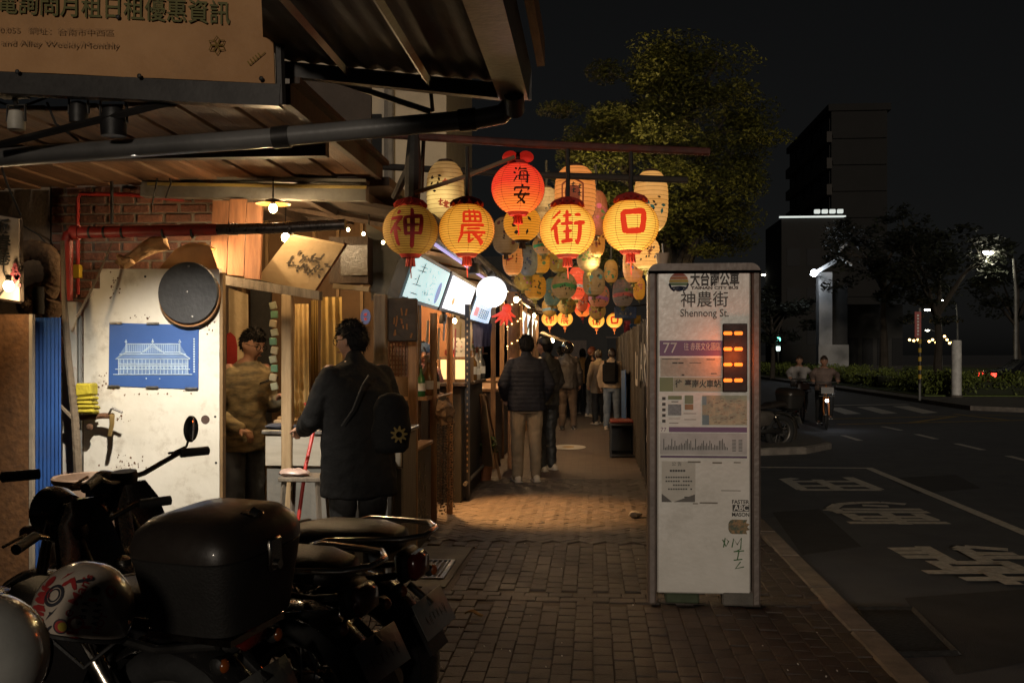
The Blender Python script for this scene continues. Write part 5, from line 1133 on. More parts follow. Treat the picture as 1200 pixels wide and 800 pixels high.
# ================================================================ FIRST STALL
M_wood = mat('plain_wood', (.3, .17, .08), .65, c2=(.17, .09, .042), scale=5, bump=.3, bscale=30, stretch=(7, 7, .8))
M_woodp = mat('pale_wood', (.42, .3, .17), .65, c2=(.28, .19, .1), scale=5, bump=.25, stretch=(7, 7, .8))
M_gwood = mat('grey_weathered_wood', (.2, .165, .125), .8, c2=(.11, .088, .065), scale=6, bump=.4, stretch=(7, 7, .7))
M_cream = mat('cream_cloth', (.55, .44, .28), .85, c2=(.43, .33, .2), scale=4, bump=.2)
def cloth(nm, corners, m, parent=None, waves=5, amp=.02, th=.004, n=24, rows=6):
    """hanging cloth: corners bottom-left, bottom-right, top-right, top-left"""
    A, B, C, D = [V(p) for p in corners]; mb = MB(); vs = []
    nn = (B - A).cross(D - A).normalized()
    for i in range(n + 1):
        for j in range(rows + 1):
            p = A.lerp(B, i / n).lerp(D.lerp(C, i / n), j / rows); vs.append(p + nn * (amp * math.sin(i / n * waves * 2 * PI + j * .3) * (1 - .6 * j / rows)))
    fs = [(i * (rows + 1) + j, (i + 1) * (rows + 1) + j, (i + 1) * (rows + 1) + j + 1, i * (rows + 1) + j + 1) for i in range(n) for j in range(rows)]
    mb.add(vs, fs).add([v + nn * th for v in vs], [tuple(reversed(f)) for f in fs]); return part(nm, mb, m, parent)
# plank panel
pp = thing('plank_panel', 'upright orange planks above the stall opening', 'planks', PY(280, 320, 6.5))
for k, (x0_, x1_, t0, t1) in enumerate(((251, 270, 236, 318), (271, 290, 234, 322), (291, 309, 238, 326))):
    part('plank', MB().quadslab([PY(x0_ - 3, t1, 6.5), PY(x1_ - 3, t1 + 2, 6.5), PY(x1_, t0, 6.5), PY(x0_, t0, 6.5)], .03), mat('orange_plank', (.3, .13, .055), .7, c2=(.17, .07, .03), scale=5, bump=.35, stretch=(7, 7, .8), rand=.25), pp)
# lintel
li = thing('lintel', 'rough wooden lintel over the stall opening', 'beam', PY(320, 335, 6.45))
part('beam', MB().quadslab([PY(258, 333, 6.45), PY(378, 352, 6.45), PY(378, 342, 6.45), PY(258, 322, 6.45)], .08), M_gwood, li)
# tilted signboard
ts_ = thing('tilted_signboard', 'tilted cream wooden signboard with faded brush writing', 'sign', PY(355, 308, 6.2))
A, B, C, D = PD(303, 325, 6.8), PD(370, 340, 6.72), PD(405, 286, 6.5), PD(342, 274, 6.55)
part('board', MB().quadslab([A, B, C, D], .03), mat('cream_signboard', (.5, .36, .2), .65, c2=(.38, .26, .13), scale=4, bump=.12), ts_)
uxs = (B - A); uzs = (D - A)
rq = random.Random(2); ss = MB()
for (cx, cy, s) in ((.36, .52, .22), (.52, .5, .24), (.66, .52, .22), (.78, .5, .2)):
    for _ in range(12):
        x, z = cx + rq.uniform(-.5, .5) * s, cy + rq.uniform(-.6, .6) * s * 1.3; a = rq.choice((.1, .2, 1.4, 1.7, -.6, 2.3)); l = rq.uniform(.06, .16)
        ss.join(strokes_mb([[(x, z, .025), (x + math.cos(a) * l * .6, z + math.sin(a) * l, .045)]], .03))
nn = uxs.cross(uzs).normalized()
ss.v = [A + uxs * p.x + uzs * p.z + nn * .034 for p in ss.v]; part('brush_writing', ss, mat('grey_brush_ink', (.1, .075, .05), .7, bump=0), ts_, smooth=0)
part('edge', MB().tube([B, C], .016, 4).tube([A, B], .014, 4), mat('red_wood_edge', (.28, .09, .035), .6), ts_)
# dark cabinet and board right of it
cb = thing('dark_cabinet', 'dark wall cabinet with a dusty shelf edge', 'cabinet', PY(412, 330, 7.2))
part('case', MB().box(PY(412, 306, 7.3), (.29, .2, .34)), M_wood_d, cb); part('shelf_edge', MB().box(PY(412, 337, 7.17), (.27, .05, .035), (0, .1, 0)), mat('dusty_edge', (.3, .24, .15), .8), cb); part('pane', MB().box(PY(415, 305, 7.18), (.2, .02, .22)), mat('dusty_pane', (.12, .1, .075), .3), cb)
tag(part('grey_board', MB().quadslab([PY(436, 352, 7.4), PY(478, 355, 7.4), PY(478, 290, 7.4), PY(430, 262, 7.4)], .03), mat('grey_green_board', (.1, .095, .08), .75, scale=3)), 'dark grey-green board beside the first light box', 'board')
# stall posts
def post_thing(lab, px, y0, y1, Y, wd, m, to_ground=False):
    a, b = PY(px, y0, Y), PY(px, y1, Y); z0_ = 0 if to_ground else b.z
    t = thing('stall_post', lab, 'post', (a.x, Y, z0_), 0, 'wooden stall posts'); part('shaft', MB().box((a.x, Y, (a.z + z0_) / 2), (wd, wd, a.z - z0_), bev=.006), m, t); return t
post_thing('square pale post with a bright edge left of the drapes', 337, 345, 600, 6.6, .07, M_woodp, True)
post_thing('weathered grey post behind the black coat customer', 446, 345, 600, 7.0, .085, M_gwood, True)
tag(part('doorway_shade_sheet', MB().box(PY(306, 420, 8.0), (.17, .03, 1.3)), mat('doorway_shade', (.012, .01, .009), .8)), 'black sheet standing in for the dark doorway behind the stall worker', 'board')  # black sheet put in for the shade of a dark doorway
post_thing('orange wooden post under the dark carved board', 484, 395, 600, 7.3, .065, M_wood, True)
tag(part('brown_door_curtain', MB().box(PY(262, 460, 6.35), (.02, .03, 1.4)), M_wood_d), 'dark wooden door stile beside the cream curtain', 'post')
nc = thing('noren_curtain', 'cream door curtain with a red patch beside the white panel', 'curtain', PY(275, 400, 6.4))
cloth('cloth', [PY(258, 520, 7.9), PY(293, 520, 7.9), PY(291, 345, 7.9), PY(260, 335, 7.9)], M_cream, nc, 2, .012)
rpatch = [(264, 470), (278, 470), (278, 405), (276, 395), (270, 389), (266, 391), (264, 400)]
part('red_patch', MB().add([PY(x, y, 7.86) for x, y in rpatch], [tuple(range(7))]), mat('red_cloth', (.4, .03, .025), .8), nc, smooth=0)
for k, (x0_, x1_, y0_, y1_, Y_, c_, lab) in enumerate(((345, 363, 356, 500, 7.3, (.6, .43, .19), 'pale drape hanging left inside the first stall'), (364, 374, 352, 500, 7.5, (.3, .2, .06), 'mustard drape in the middle of the first stall'), (376, 402, 348, 480, 7.3, (.55, .38, .13), 'wide yellow drape behind the customer'))):
    t = thing('drape', lab, 'curtain', PY((x0_ + x1_) / 2, y1_, Y_), 0, 'drapes inside the first stall'); cloth('cloth', [PY(x0_, y1_, Y_), PY(x1_, y1_, Y_), PY(x1_ - 1, y0_, Y_), PY(x0_ + 1, y0_, Y_)], mat('drape%d' % k, c_, .85, c2=tuple(q * .7 for q in c_), scale=5, bump=.2), t, 3, .018)
# hanging string of packets
hs_ = thing('packet_string', 'hanging string of small coloured packets beside the worker', 'packets', PY(320, 400, 6.7))
for k in range(10): part('packet', MB().box(PY(320 + (k % 2) * 1.5, 358 + k * 10.5, 6.7), (.05, .02, .05), (.1, .2 * (k % 3 - 1), 0), bev=.005), mat('packet%d' % (k % 3), ((.3, .3, .2), (.12, .25, .15), (.4, .33, .2))[k % 3], .5), hs_)
# small framed blue badge and notices on the yellow wall
bd_ = thing('blue_badge', 'blue scalloped badge with red characters on the back wall', 'badge', PY(428.5, 371, 7.9)); c = PY(428.5, 371, 7.9)
part('plate', MB().lathe([(0, -.008), (.042, -.008), (.042, .008), (0, .008)], 12, c, 'y', sy=1.5), mat('badge_blue', (.03, .06, .25), .5), bd_); part('faint_marks', flat_on(marks_mb(1, 2, 5), c + V((-.02, -.008, -.04)), UX, UZ, (.04, .08)), mat('badge_red', (.5, .05, .05), .6), bd_, smooth=0)
# counter
CY = 6.6
ct = thing('stall_counter', 'grey metal-topped stall counter in front of the drapes', 'counter', (PY(350, 600, CY).x, CY, 0))
xa_, xb_ = PY(311, 505, CY).x, PY(470, 505, CY).x; zc = PY(340, 506, CY).z; cx = (xa_ + xb_) / 2
part('top', MB().box((cx, CY + .28, zc), (xb_ - xa_ + .04, .62, .03), bev=.006), M_steel, ct)
part('upper_front', MB().box((cx, CY + .01, zc - .125), (xb_ - xa_, .03, .21), bev=.004), mat('grey_ply', (.46, .42, .35), .6, c2=(.34, .31, .25), scale=4, bump=.1, stretch=(.6, 5, 5)), ct)
part('lower_front', MB().box((cx, CY + .04, (zc - .24) / 2), (xb_ - xa_, .03, zc - .24), bev=.004), mat('grey_ply_dark', (.2, .19, .17), .6, c2=(.12, .115, .1), scale=4, dirt=(.06, .05, .04), dscale=4), ct)
for sx in (xa_ + .012, xb_ - .012): part('side', MB().box((sx, CY + .32, (zc - .02) / 2), (.024, .5, zc - .03)), M_gwood, ct)
zc += .016
def on(px, py, dy=.12): return PY(px, py, CY + dy)
p = on(340, 494); p.z = zc
tr = thing('wooden_tray', 'wooden tray of snacks on the stall counter', 'tray', p)
part('tray', MB().box(p + V((0, .05, .03)), (.22, .16, .06), bev=.008), M_woodp, tr)
for k in range(5): part('snack', MB().ell(p + V((-.08 + k * .04, .03 + .03 * (k % 2), .065)), (.022, .02, .018), 8, 6), mat('snack', (.4, .24, .1), .7), tr)
p = on(330, 500, .03); p.z = zc
gl = MB().ell(p + V((0, 0, .02)), (.12, .05, .022), 14, 8); gl.v = [v + V((0, 0, .012 * noise.noise(v * 25))) for v in gl.v]; tag(part('folded_cloth', gl, mat('navy_cloth', (.05, .055, .075), .85)), 'dark blue folded cloth lying on the counter edge', 'cloth')
p = on(372, 470, .05); p.z = zc
bx_ = thing('utensil_pot', 'pot of red and green handled utensils by the customer hand', 'utensils', p)
part('pot', MB().lathe([(.05, 0), (.06, .08), (.055, .08), (.045, .01)], 16, p), M_steel, bx_)
for k in range(4): part('utensil', MB().tube([p + V((.0, 0, .05)), p + V((-.09 + k * .06, 0, .18 + .015 * k))], .008, 6), mat('utensil%d' % (k % 2), ((.45, .05, .03), (.35, .4, .12))[k % 2], .5), bx_)
for k, (x, c_) in enumerate(((360, (.3, .2, .12)), (352, (.15, .1, .2)))):
    p = on(x, 497, .22); p.z = zc; j = thing('snack_packet', ('brown', 'purple')[k] + ' snack packet lying behind the tray', 'packet', p, 0, 'packets on the counter'); part('packet', MB().box(p + V((0, 0, .02)), (.08, .06, .04), (0, 0, .4 * k), bev=.01), mat('spkt%d' % k, c_, .4), j)
# stool with plastic bag, red cane
sp_ = V((PY(358, 560, 6.1).x, 6.1, 0)); zs = PY(358, 559, 6.1).z
so = thing('wooden_stool', 'tall worn wooden stool in front of the grey counter', 'stool', sp_)
part('seat', MB().box(sp_ + V((0, 0, zs)), (.27, .27, .028), bev=.006), M_gwood, so)
for sx in (-1, 1):
    for sy in (-1, 1): part('leg', MB().tube([sp_ + V((sx * .105, sy * .1, zs - .01)), sp_ + V((sx * .15, sy * .14, 0))], .017, 4), M_gwood, so)
for z_, k in ((.32, .132), (.46, .125)):
    part('rung', MB().box(sp_ + V((0, -k + .005, z_)), (k * 2, .02, .035)), M_gwood, so); part('rung', MB().box(sp_ + V((-k, 0, z_ - .06)), (.02, k * 2, .035)), M_gwood, so)
p = sp_ + V((-.06, -.05, zs + .014)); pb = MB().ell(p + V((0, 0, .02)), (.1, .07, .025), 16, 8); pb.v = [v + V((noise.noise(v * 30), noise.noise(v * 30 + V((4, 0, 0))), .6 * noise.noise(v * 30 + V((0, 4, 0))))) * .02 for v in pb.v]
tag(part('plastic_packet', pb, mat('pinkish_plastic', (.5, .36, .31), .35)), 'pinkish plastic packet lying on the stool', 'packet')
cn = thing('red_cane', 'red hooked stick leaning against the stool', 'stick', PG(350, 690)); part('shaft', MB().tube([PY(370, 492, 6.3), PY(364, 520, 6.25), PY(358, 547, 6.2), PY(348, 620, 6.1), PY(344, 690, 6.05)], .012, 8), mat('red_lacquer', (.55, .03, .02), .4), cn); part('tip', MB().tube([PY(343.5, 693, 6.05), PY(343, 705, 6.05)], .014, 8), M_blk, cn)
# side counter along the alley with chalk scrawl
sc = thing('side_counter', 'dark wooden counter facing the alley with a white scrawl', 'counter', (-1.33, 7.3, 0))
part('front', MB().box((-1.345, 7.32, .375), (.03, 1.6, .75), bev=.004), mat('dark_ply', (.036, .029, .023), .6, c2=(.022, .018, .014), scale=4, bump=.15, dirt=(.11, .09, .07), dscale=3, damt=.5), sc)
part('end', MB().box((-1.6, 8.11, .375), (.5, .03, .74)), M_wood_d, sc); part('top', MB().box((-1.53, 7.35, .77), (.42, 1.66, .03), bev=.006), M_wood, sc)
sw_ = MB(); rq = random.Random(8)
for k in range(26):
    y, z = rq.uniform(7.45, 7.85), rq.uniform(.18, .6); a = rq.uniform(0, 6.3); sw_.tube([V((-1.327, y, z)), V((-1.327, y + .05 * math.cos(a), z + .06 * math.sin(a))), V((-1.327, y + .09 * math.cos(a + .8), z + .09 * math.sin(a + .8)))], .0035, 4)
part('chalk_scrawl', sw_, mat('chalk', (.3, .27, .22), .9, bump=0), sc)
# dark carved board and lattice
db = thing('carved_board', 'dark ragged carved board hanging by the light boxes', 'board', PY(472, 375, 7.05))
dbm = MB().box(PY(472, 375, 7.05), (.215, .05, .31), bev=.01); part('board', dbm, mat('charred_wood', (.04, .028, .02), .7, c2=(.02, .014, .01), scale=8, bump=.7, bscale=18), db)
cv = MB(); rq = random.Random(12)
for _ in range(12): x, y = rq.uniform(462, 483), rq.uniform(360, 392); cv.tube([PY(x, y, 7.02), PY(x + rq.uniform(-2, 2), y + rq.uniform(3, 9), 7.02)], .006, 4)
part('carving', cv, mat('worn_gilt', (.28, .13, .05), .6), db)
lt = thing('lattice_window', 'brown square lattice window below the carved board', 'lattice', PY(466, 420, 7.3))
for k in range(7): part('slat', MB().box(PY(456 + k * 3.6, 420, 7.3), (.008, .015, .27)), mat('lattice_wood', (.2, .09, .05), .7), lt); 
for k in range(8): part('slat', MB().box(PY(467, 401 + k * 5.3, 7.31), (.145, .012, .008)), mat('lattice_wood', (.2, .09, .05)), lt)
part('backing', MB().box(PY(467, 420, 7.36), (.15, .02, .27)), mat('lattice_back', (.4, .28, .2), .8), lt)
bulb('bare bulb hidden under the first stall roof', V((-2.25, 7.15, 2.35)), 24, .03, None, 2.62, (1, .62, .28))
bulb('bare bulb behind the post of the first stall', V((-1.72, 7.55, 2.1)), 8, .025, None, 2.6)

# ================================================================ LIGHT BOXES AND THE SECOND STALL
XB, XT, ZB_, ZT_ = -1.40, -1.275, 1.89, 2.25
def lightbox(lab, y0, y1, m, deco=None, zb=ZB_, zt=ZT_):
    t = thing('menu_light_box', lab, 'light box', (XB, (y0 + y1) / 2, zb), 0, 'illuminated menu boxes above the stalls')
    A, B, C, D = V((XB, y0, zb)), V((XB, y1, zb)), V((XT, y1, zt)), V((XT, y0, zt)); nrm = (B - A).cross(D - A).normalized()
    if nrm.x < 0: nrm = -nrm
    part('case', MB().quadslab([A - nrm * .012, D - nrm * .012, C - nrm * .012, B - nrm * .012], .09), M_blk, t)
    i = .03; g = lambda u_, v_: A.lerp(B, u_).lerp(D.lerp(C, u_), v_)
    part('screen', MB().add([g(.022, .08), g(.978, .08), g(.978, .92), g(.022, .92)], [(0, 1, 2, 3)]), m, t, smooth=0)
    for nm, mb, mm in (deco or []):
        mb.v = [g(.03 + p.x * .94, .1 + p.z * .8) + nrm * .004 for p in mb.v]; part(nm, mb, mm, t, smooth=0)
    return t
E1 = emat('light_box_cyan', (.55, .84, .86), .8, (.66, .9, .92), 2); E2 = emat('light_box_white', (.75, .82, 1), .95, (.95, .95, 1), 2)
M_lk = mat('light_box_ink', (.02, .02, .02), .6, bump=0); M_lb = mat('light_box_blue', (.1, .16, .4), .6, bump=0, emit=(.2, .28, .62), es=.6); M_lo = mat('light_box_orange', (.6, .3, .1), .6, bump=0, emit=(1, .5, .2), es=.6); M_lr = mat('light_box_red', (.5, .15, .15), .6, bump=0, emit=(.9, .45, .5), es=.7)
def ellm(cx, cz, rx, rz): return MB().add([(cx + rx * math.cos(2 * PI * k / 20), 0, cz + rz * math.sin(2 * PI * k / 20)) for k in range(20)], [tuple(range(20))])
call = strokes_mb([[(.12, .12, .025), (.3, .12, .03)], [(.1, .34, .02), (.32, .36, .02)], [(.2, .34, .018), (.2, .62, .02)], [(.12, .46, .02), (.16, .5, .02)], [(.12, .7, .018), (.34, .74, .02)], [(.16, .82, .018), (.34, .84, .018)], [(.24, .66, .02), (.26, .95, .02)]], .05)
thin = MB(); rq = random.Random(77)
for _ in range(40): x, z = rq.uniform(.4, .68), rq.uniform(.15, .9); thin.join(rects_mb([(x, z, x + .012, z + rq.uniform(.01, .04))]))
curl = strokes_mb([[(.45, .3, .01), (.47, .2, .015), (.5, .16, .01)], [(.55, .28, .01), (.53, .18, .012)], [(.62, .12, .02), (.66, .06, .03)]], .03)
lightbox('first and nearest menu light box with black calligraphy and a blue oval', 7.15, 8.95, E1, [('calligraphy', call, M_lk), ('small_print', thin, M_lk), ('curl_drawing', curl, M_lk), ('blue_oval', ellm(.83, .35, .06, .32), M_lb)])
thin2 = MB()
for k in range(7): thin2.join(rects_mb([(.42 + k * .055, .34 + .06 * (k % 3), .44 + k * .055, .52 + .03 * (k % 2))]))
lightbox('second menu light box, plain white with an orange drop', 9.05, 10.95, E2, [('orange_drop', ellm(.28, .28, .045, .12), M_lo), ('small_print', thin2, M_lr)])
grid = MB()
for i in range(5):
    for j in range(5): grid.join(rects_mb([(.35 + i * .1, .12 + j * .08, .41 + i * .1, .17 + j * .08)]))
lightbox('third menu light box beside the white globe lamp', 11.1, 13.2, emat('light_box_blue_white', (.55, .75, 1), 1.0), [('price_list', grid, M_lk), ('red_block', rects_mb([(.08, .15, .28, .5)]), M_lr)], 1.86, 2.22)
lightbox('far blue menu light box behind the standing men', 18.2, 20.6, emat('light_box_sky', (.62, .82, 1), 1.0), None, 1.86, 2.3)
lightbox('far greenish menu light box, last of the row', 20.9, 23.4, emat('light_box_green', (.8, 1, .85), .9), None, 1.86, 2.28)
er = thing('eave', 'long metal eave with a glowing strip standing in for its lavender sheen above the menu boxes', 'eave', (-1.2, 12, 2.4))
part('fascia', MB().box((-1.17, 12.4, 2.40), (.03, 10.8, .1)), mat('eave_metal', (.3, .25, .26), .3, .7, c2=(.2, .16, .16), scale=3, bump=.1), er)
part('sheen_strip', MB().tube([(-1.2, 7.1, 2.33), (-1.2, 10.9, 2.33)], .014, 8), emat('lavender_sheen', (.6, .5, .95), .8), er)  # added glow imitating lavender reflections on the eave metal
part('conduit', MB().tube([(-1.14, 7.0, 2.33), (-1.14, 17.8, 2.33)], .022, 8), mat('eave_metal', (.3, .25, .26)), er)
rf = thing('row_roof', 'dark tin roof over the row of stalls', 'roof', (-2, 14, 2.5)); part('sheet', MB().quadslab([(-1.13, 7.0, 2.46), (-1.13, 26, 2.46), (-3.2, 26, 2.85), (-3.2, 7.0, 2.85)], .03), M_tin, rf)
for k in range(9): part('rafter', MB().tube([(-1.15, 7.6 + k * 2.1, 2.42), (-3.1, 7.6 + k * 2.1, 2.78)], .03, 4), M_wood_d, rf)
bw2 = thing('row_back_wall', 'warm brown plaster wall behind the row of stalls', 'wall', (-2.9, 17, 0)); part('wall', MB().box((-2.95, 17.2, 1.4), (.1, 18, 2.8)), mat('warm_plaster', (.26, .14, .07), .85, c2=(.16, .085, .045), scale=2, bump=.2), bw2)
# partition between stalls
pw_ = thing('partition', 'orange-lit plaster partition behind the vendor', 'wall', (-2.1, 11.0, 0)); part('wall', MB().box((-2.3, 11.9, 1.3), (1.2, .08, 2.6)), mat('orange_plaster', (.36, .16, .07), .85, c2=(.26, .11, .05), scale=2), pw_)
# globe lamp and bulbs
gc_ = PD(576, 342, 9.8); gl_ = thing('globe_lamp', 'round white globe lamp glowing under the eave', 'lamp', gc_)
part('globe', MB().ell(gc_, .152, 28, 18), emat('white_globe', (.97, .97, 1), 1.5), gl_); part('stem', MB().tube([gc_ + V((-.02, 0, .15)), gc_ + V((-.1, 0, .27))], .014, 6).tube([gc_ + V((-.03, 0, .15)), gc_ + V((0.02, 0, .19))], .03, 8), M_dkst, gl_)
light('globe_light', gc_ + V((.05, -.05, -.2)), 7, (.95, .95, 1), .14, gl_)
bulb('small warm spot bulb above the standing man', PD(605, 351, 11.2), 8, .03, None, None)
es_ = PD(555, 314, 9.2); el = thing('spot_lamp', 'small black spot lamp under the eave beside the globe lamp', 'spot lamp', es_)
part('head', MB().lathe([(.0, .05), (.045, .045), (.055, -.02), (.05, -.05), (.042, -.05)], 16, es_), M_blk, el); part('arm', MB().tube([es_ + V((0, 0, .05)), es_ + V((-.03, 0, .14))], .01, 6), M_dkst, el)
light('eave_beam', es_ + V((0, 0, -.09)), 70, (1, .45, .13), .03, el, 70, (-1.0, 9.5, 0), 1.0)
ss_ = V((-1.45, 9.6, 1.83)); sl_ = thing('spot_lamp', 'small clip lamp under the second menu box shining out over the paving', 'spot lamp', ss_); part('head', MB().lathe([(.0, .05), (.035, .045), (.045, -.02), (.04, -.04)], 14, ss_), M_blk, sl_); part('clip', MB().box(ss_ + V((0, 0, .06)), (.03, .05, .04)), M_dkst, sl_)
light('clip_beam', ss_ + V((.02, 0, -.07)), 640, (1, .47, .14), .025, sl_, 66, (-.66, 9.55, 0), .8)
bulb('bare bulb over the vendor in the second stall', V((-1.95, 9.4, 2.32)), 75, .03, None, 2.6, (1, .62, .3))
bulb('bare bulb above the bar counter', V((-1.75, 11.3, 2.1)), 36, .03, None, 2.55, (1, .66, .33))
bulb('added bulb low over the third stall counter', V((-1.9, 13.6, 1.95)), 45, .03, None, 2.6, (1, .6, .28))  # this bulb and the next, added to brighten the stall insides
bulb('added bulb low over the fourth stall counter', V((-1.9, 17.6, 1.95)), 45, .03, None, 2.6, (1, .6, .28))
bulb('added bare bulb under the eave before the third stall', V((-1.08, 14.3, 2.2)), 55, .03, None, 2.55, (1, .62, .3))  # hung out here, like the next two, to throw warm light on the crowd
bulb('added bare bulb under the eave before the fourth stall', V((-1.08, 18.3, 2.2)), 55, .03, None, 2.55, (1, .6, .28))
bulb('added bare bulb under the eave at the far end of the stall row', V((-1.08, 22.5, 2.2)), 45, .03, None, 2.5, (1, .58, .26))
# small bulb points hanging in the first stall corner
for k, (x, y) in enumerate(((426, 274), (449, 284), (408, 269))): bulb(('tiny bulb left of the unlit lantern', 'tiny bulb right below the unlit lantern edge', 'tiny bulb at the end of the dark pipe')[k], PD(x, y, 6.9), 0, .011)
# posts and frames of stall two
for k, (px, y0, y1, X_, lab) in enumerate(((508, 372, 470, -1.34, 'slim round pole right of the vendor window'), (527, 372, 590, -1.34, 'brown pole between bead strings and window'))):
    q = PX(px, 400, X_); t = thing('stall_pole', lab, 'pole', (q.x, q.y, 0), 0, 'poles of the second stall'); part('pole', MB().tube([(q.x, q.y, 0), (q.x, q.y, 1.84)], .03, 10), M_wood, t)
q = PX(548, 400, -1.28); bpst = thing('perforated_post', 'black perforated steel post with bright holes', 'post', (q.x, q.y, 0)); part('post', MB().box((q.x, q.y, 1.0), (.05, .05, 2.0)), M_blk, bpst)
for k in range(26): part('hole', MB().box((q.x, q.y - .0265, .3 + k * .062), (.014, .004, .024)), M_woodp, bpst)
c2 = thing('bar_counter', 'black bar counter of the second stall', 'counter', (-1.6, 10.9, 0))
part('body', MB().box((-1.62, 10.9, .58), (.6, 1.9, 1.16), bev=.008), M_blk, c2); part('top', MB().box((-1.62, 10.9, 1.185), (.68, 1.98, .04), bev=.008), M_wood_d, c2); part('kick_rail', MB().tube([(-1.29, 9.97, .18), (-1.29, 11.85, .18)], .02, 8), M_steel, c2)
lc = thing('lit_cabinet', 'wooden cabinet with a glowing front on the bar counter', 'cabinet', (-1.45, 10.2, 1.205)); q0 = V((-1.42, 10.15, 1.205))
part('case', MB().box(q0 + V((0, .12, .13)), (.34, .24, .26), bev=.006), M_wood, lc)
for k in range(2): part('glowing_pane', MB().box(q0 + V((-.088 + k * .15, -.004, .13)), (.11, .012, .2)), emat('cabinet_glow', (1, .62, .26), 1.25), lc)
for k in range(3): part('mullion', MB().box(q0 + V((-.155 + k * .155, -.012, .13)), (.02, .02, .26)), M_wood, lc)
jr = thing('red_jar', 'small dark red jar standing on the lit cabinet', 'jar', q0 + V((-.06, .1, .26))); part('jar', MB().lathe([(.04, 0), (.06, .03), (.055, .07), (.03, .085), (.03, .095)], 16, q0 + V((-.06, .1, .26))), mat('red_glaze', (.25, .04, .03), .3), jr)
M_btl = [mat('bottle%d' % k, c_, .15, spec=.6, bump=0) for k, c_ in enumerate(((.03, .12, .04), (.2, .1, .03), (.35, .33, .3), (.05, .05, .05), (.28, .06, .03)))]
def bottle(lab, p, h, k, group='bottles of the second stall'):
    t = thing('bottle', lab, 'bottle', p, 0, group); r_ = h * .16; part('glass', MB().lathe([(r_ * .9, 0), (r_, h * .05), (r_, h * .55), (r_ * .4, h * .75), (r_ * .36, h * .95), (0, h * .95)], 14, p), M_btl[k % 5], t); part('cap', MB().lathe([(r_ * .42, h * .93), (r_ * .42, h), (0, h)], 10, p), M_steel, t); part('paper_label', MB().lathe([(r_ * 1.02, h * .18), (r_ * 1.02, h * .42)], 14, p, cap=False), M_white, t)
names = ['green bottle at the left end of the pole shelf', 'amber bottle second on the pole shelf', 'clear bottle in the middle of the pole shelf', 'black bottle beside the clear one on the pole shelf', 'red bottle at the right end of the pole shelf']
shf = thing('bottle_shelf', 'narrow wooden shelf of bottles between the two poles', 'shelf', (-1.42, 8.7, 1.13)); part('board', MB().box((-1.46, 8.5, 1.13), (.22, .9, .03)), M_wood, shf)
for sx in (8.1, 8.9): part('bracket', MB().box((-1.46, sx, .56), (.04, .04, 1.12)), M_wood_d, shf)
for k in range(5): bottle(names[k], V((-1.42 + .04 * (k % 2), 8.13 + k * .17, 1.146)), .26 + .04 * (k % 3), k)
for k in range(4): bottle(('tall green', 'short amber', 'pale slim', 'dark')[k] + ' bottle beside the lit cabinet on the bar', V((-1.36 + .02 * k, 10.75 + k * .24, 1.206)), .3 + .05 * (k % 2), k, 'bottles on the bar counter')
# vendor window notices
nt1 = thing('price_poster', 'white price poster with one red row of characters behind the posts', 'poster', PD(541, 408, 11.6)); c = PD(541, 408, 11.6)
part('sheet', MB().box(c, (.2, .01, .24)), mat('white_paper_lit', (.62, .58, .52), .7), nt1); part('faint_marks', flat_on(marks_mb(3, 1, 6), c + V((-.085, -.006, .05)), UX, UZ, (.17, .05)), M_ink, nt1, smooth=0); part('faint_marks', flat_on(marks_mb(3, 1, 7), c + V((-.085, -.006, -.005)), UX, UZ, (.17, .05)), mat('print_red', (.42, .05, .04), .6), nt1, smooth=0); part('faint_marks', flat_on(marks_mb(3, 1, 8), c + V((-.085, -.006, -.06)), UX, UZ, (.17, .05)), M_ink, nt1, smooth=0)
# dangling dark blue banners
for k in range(3):
    q = PD(560 + k * 5, 392, 12.2 + k * .2); t = thing('cloth_pennant', ('left', 'middle', 'right')[k] + ' of the dark blue pennants under the third light box', 'pennant', q, 0, 'dark blue pennants'); cloth('cloth', [q + V((-.05, 0, -.16)), q + V((.05, 0, -.14)), q + V((.07, 0, .14)), q + V((-.07, 0, .14))], mat('indigo_cloth', (.05, .055, .13), .85), t, 1.5, .012)
# bead strings and dried goods
bs_ = thing('bead_curtain', 'hanging strings of shiny shells and beads beside the side counter', 'bead strings', (-1.3, 8.6, 0)); rq = random.Random(6)
M_bead = [mat('bead%d' % k, c_, .25, spec=.8, bump=0) for k, c_ in enumerate(((.16, .11, .07), (.05, .035, .025), (.3, .24, .18)))]
for k in range(13):
    y = 8.22 + k * .055; x = -1.28 + rq.uniform(-.03, .03); mb = MB(); z = rq.uniform(1.0, 1.12); zb2 = rq.uniform(.1, .25)
    while z > zb2: mb.ell((x + rq.uniform(-.006, .006), y + rq.uniform(-.008, .008), z), rq.uniform(.006, .012), 6, 4); z -= rq.uniform(.018, .03)
    part('bead_string', mb, M_bead[k % 3], bs_)
part('rod', MB().tube([(-1.28, 8.15, 1.14), (-1.28, 8.95, 1.14)], .012, 6), M_wood, bs_)
def crumple(c, r, m, nm, lab, cat, grp=None, amp=.03, fr=16):
    mb = MB().ell(c, r, 18, 12); mb.v = [v + V((noise.noise(v * fr), noise.noise(v * fr + V((9, 0, 0))), noise.noise(v * fr + V((0, 9, 0))))) * amp for v in mb.v]; return tag(part(nm, mb, m), lab, cat, grp)
crumple(PX(521, 482, -1.22), (.07, .09, .1), mat('dried_flowers', (.2, .11, .05), .8, c2=(.09, .05, .025), scale=30, bump=.6), 'dried_bunch', 'bunch of dried flowers tied above the bead strings', 'dried flowers', None, .05, 22)
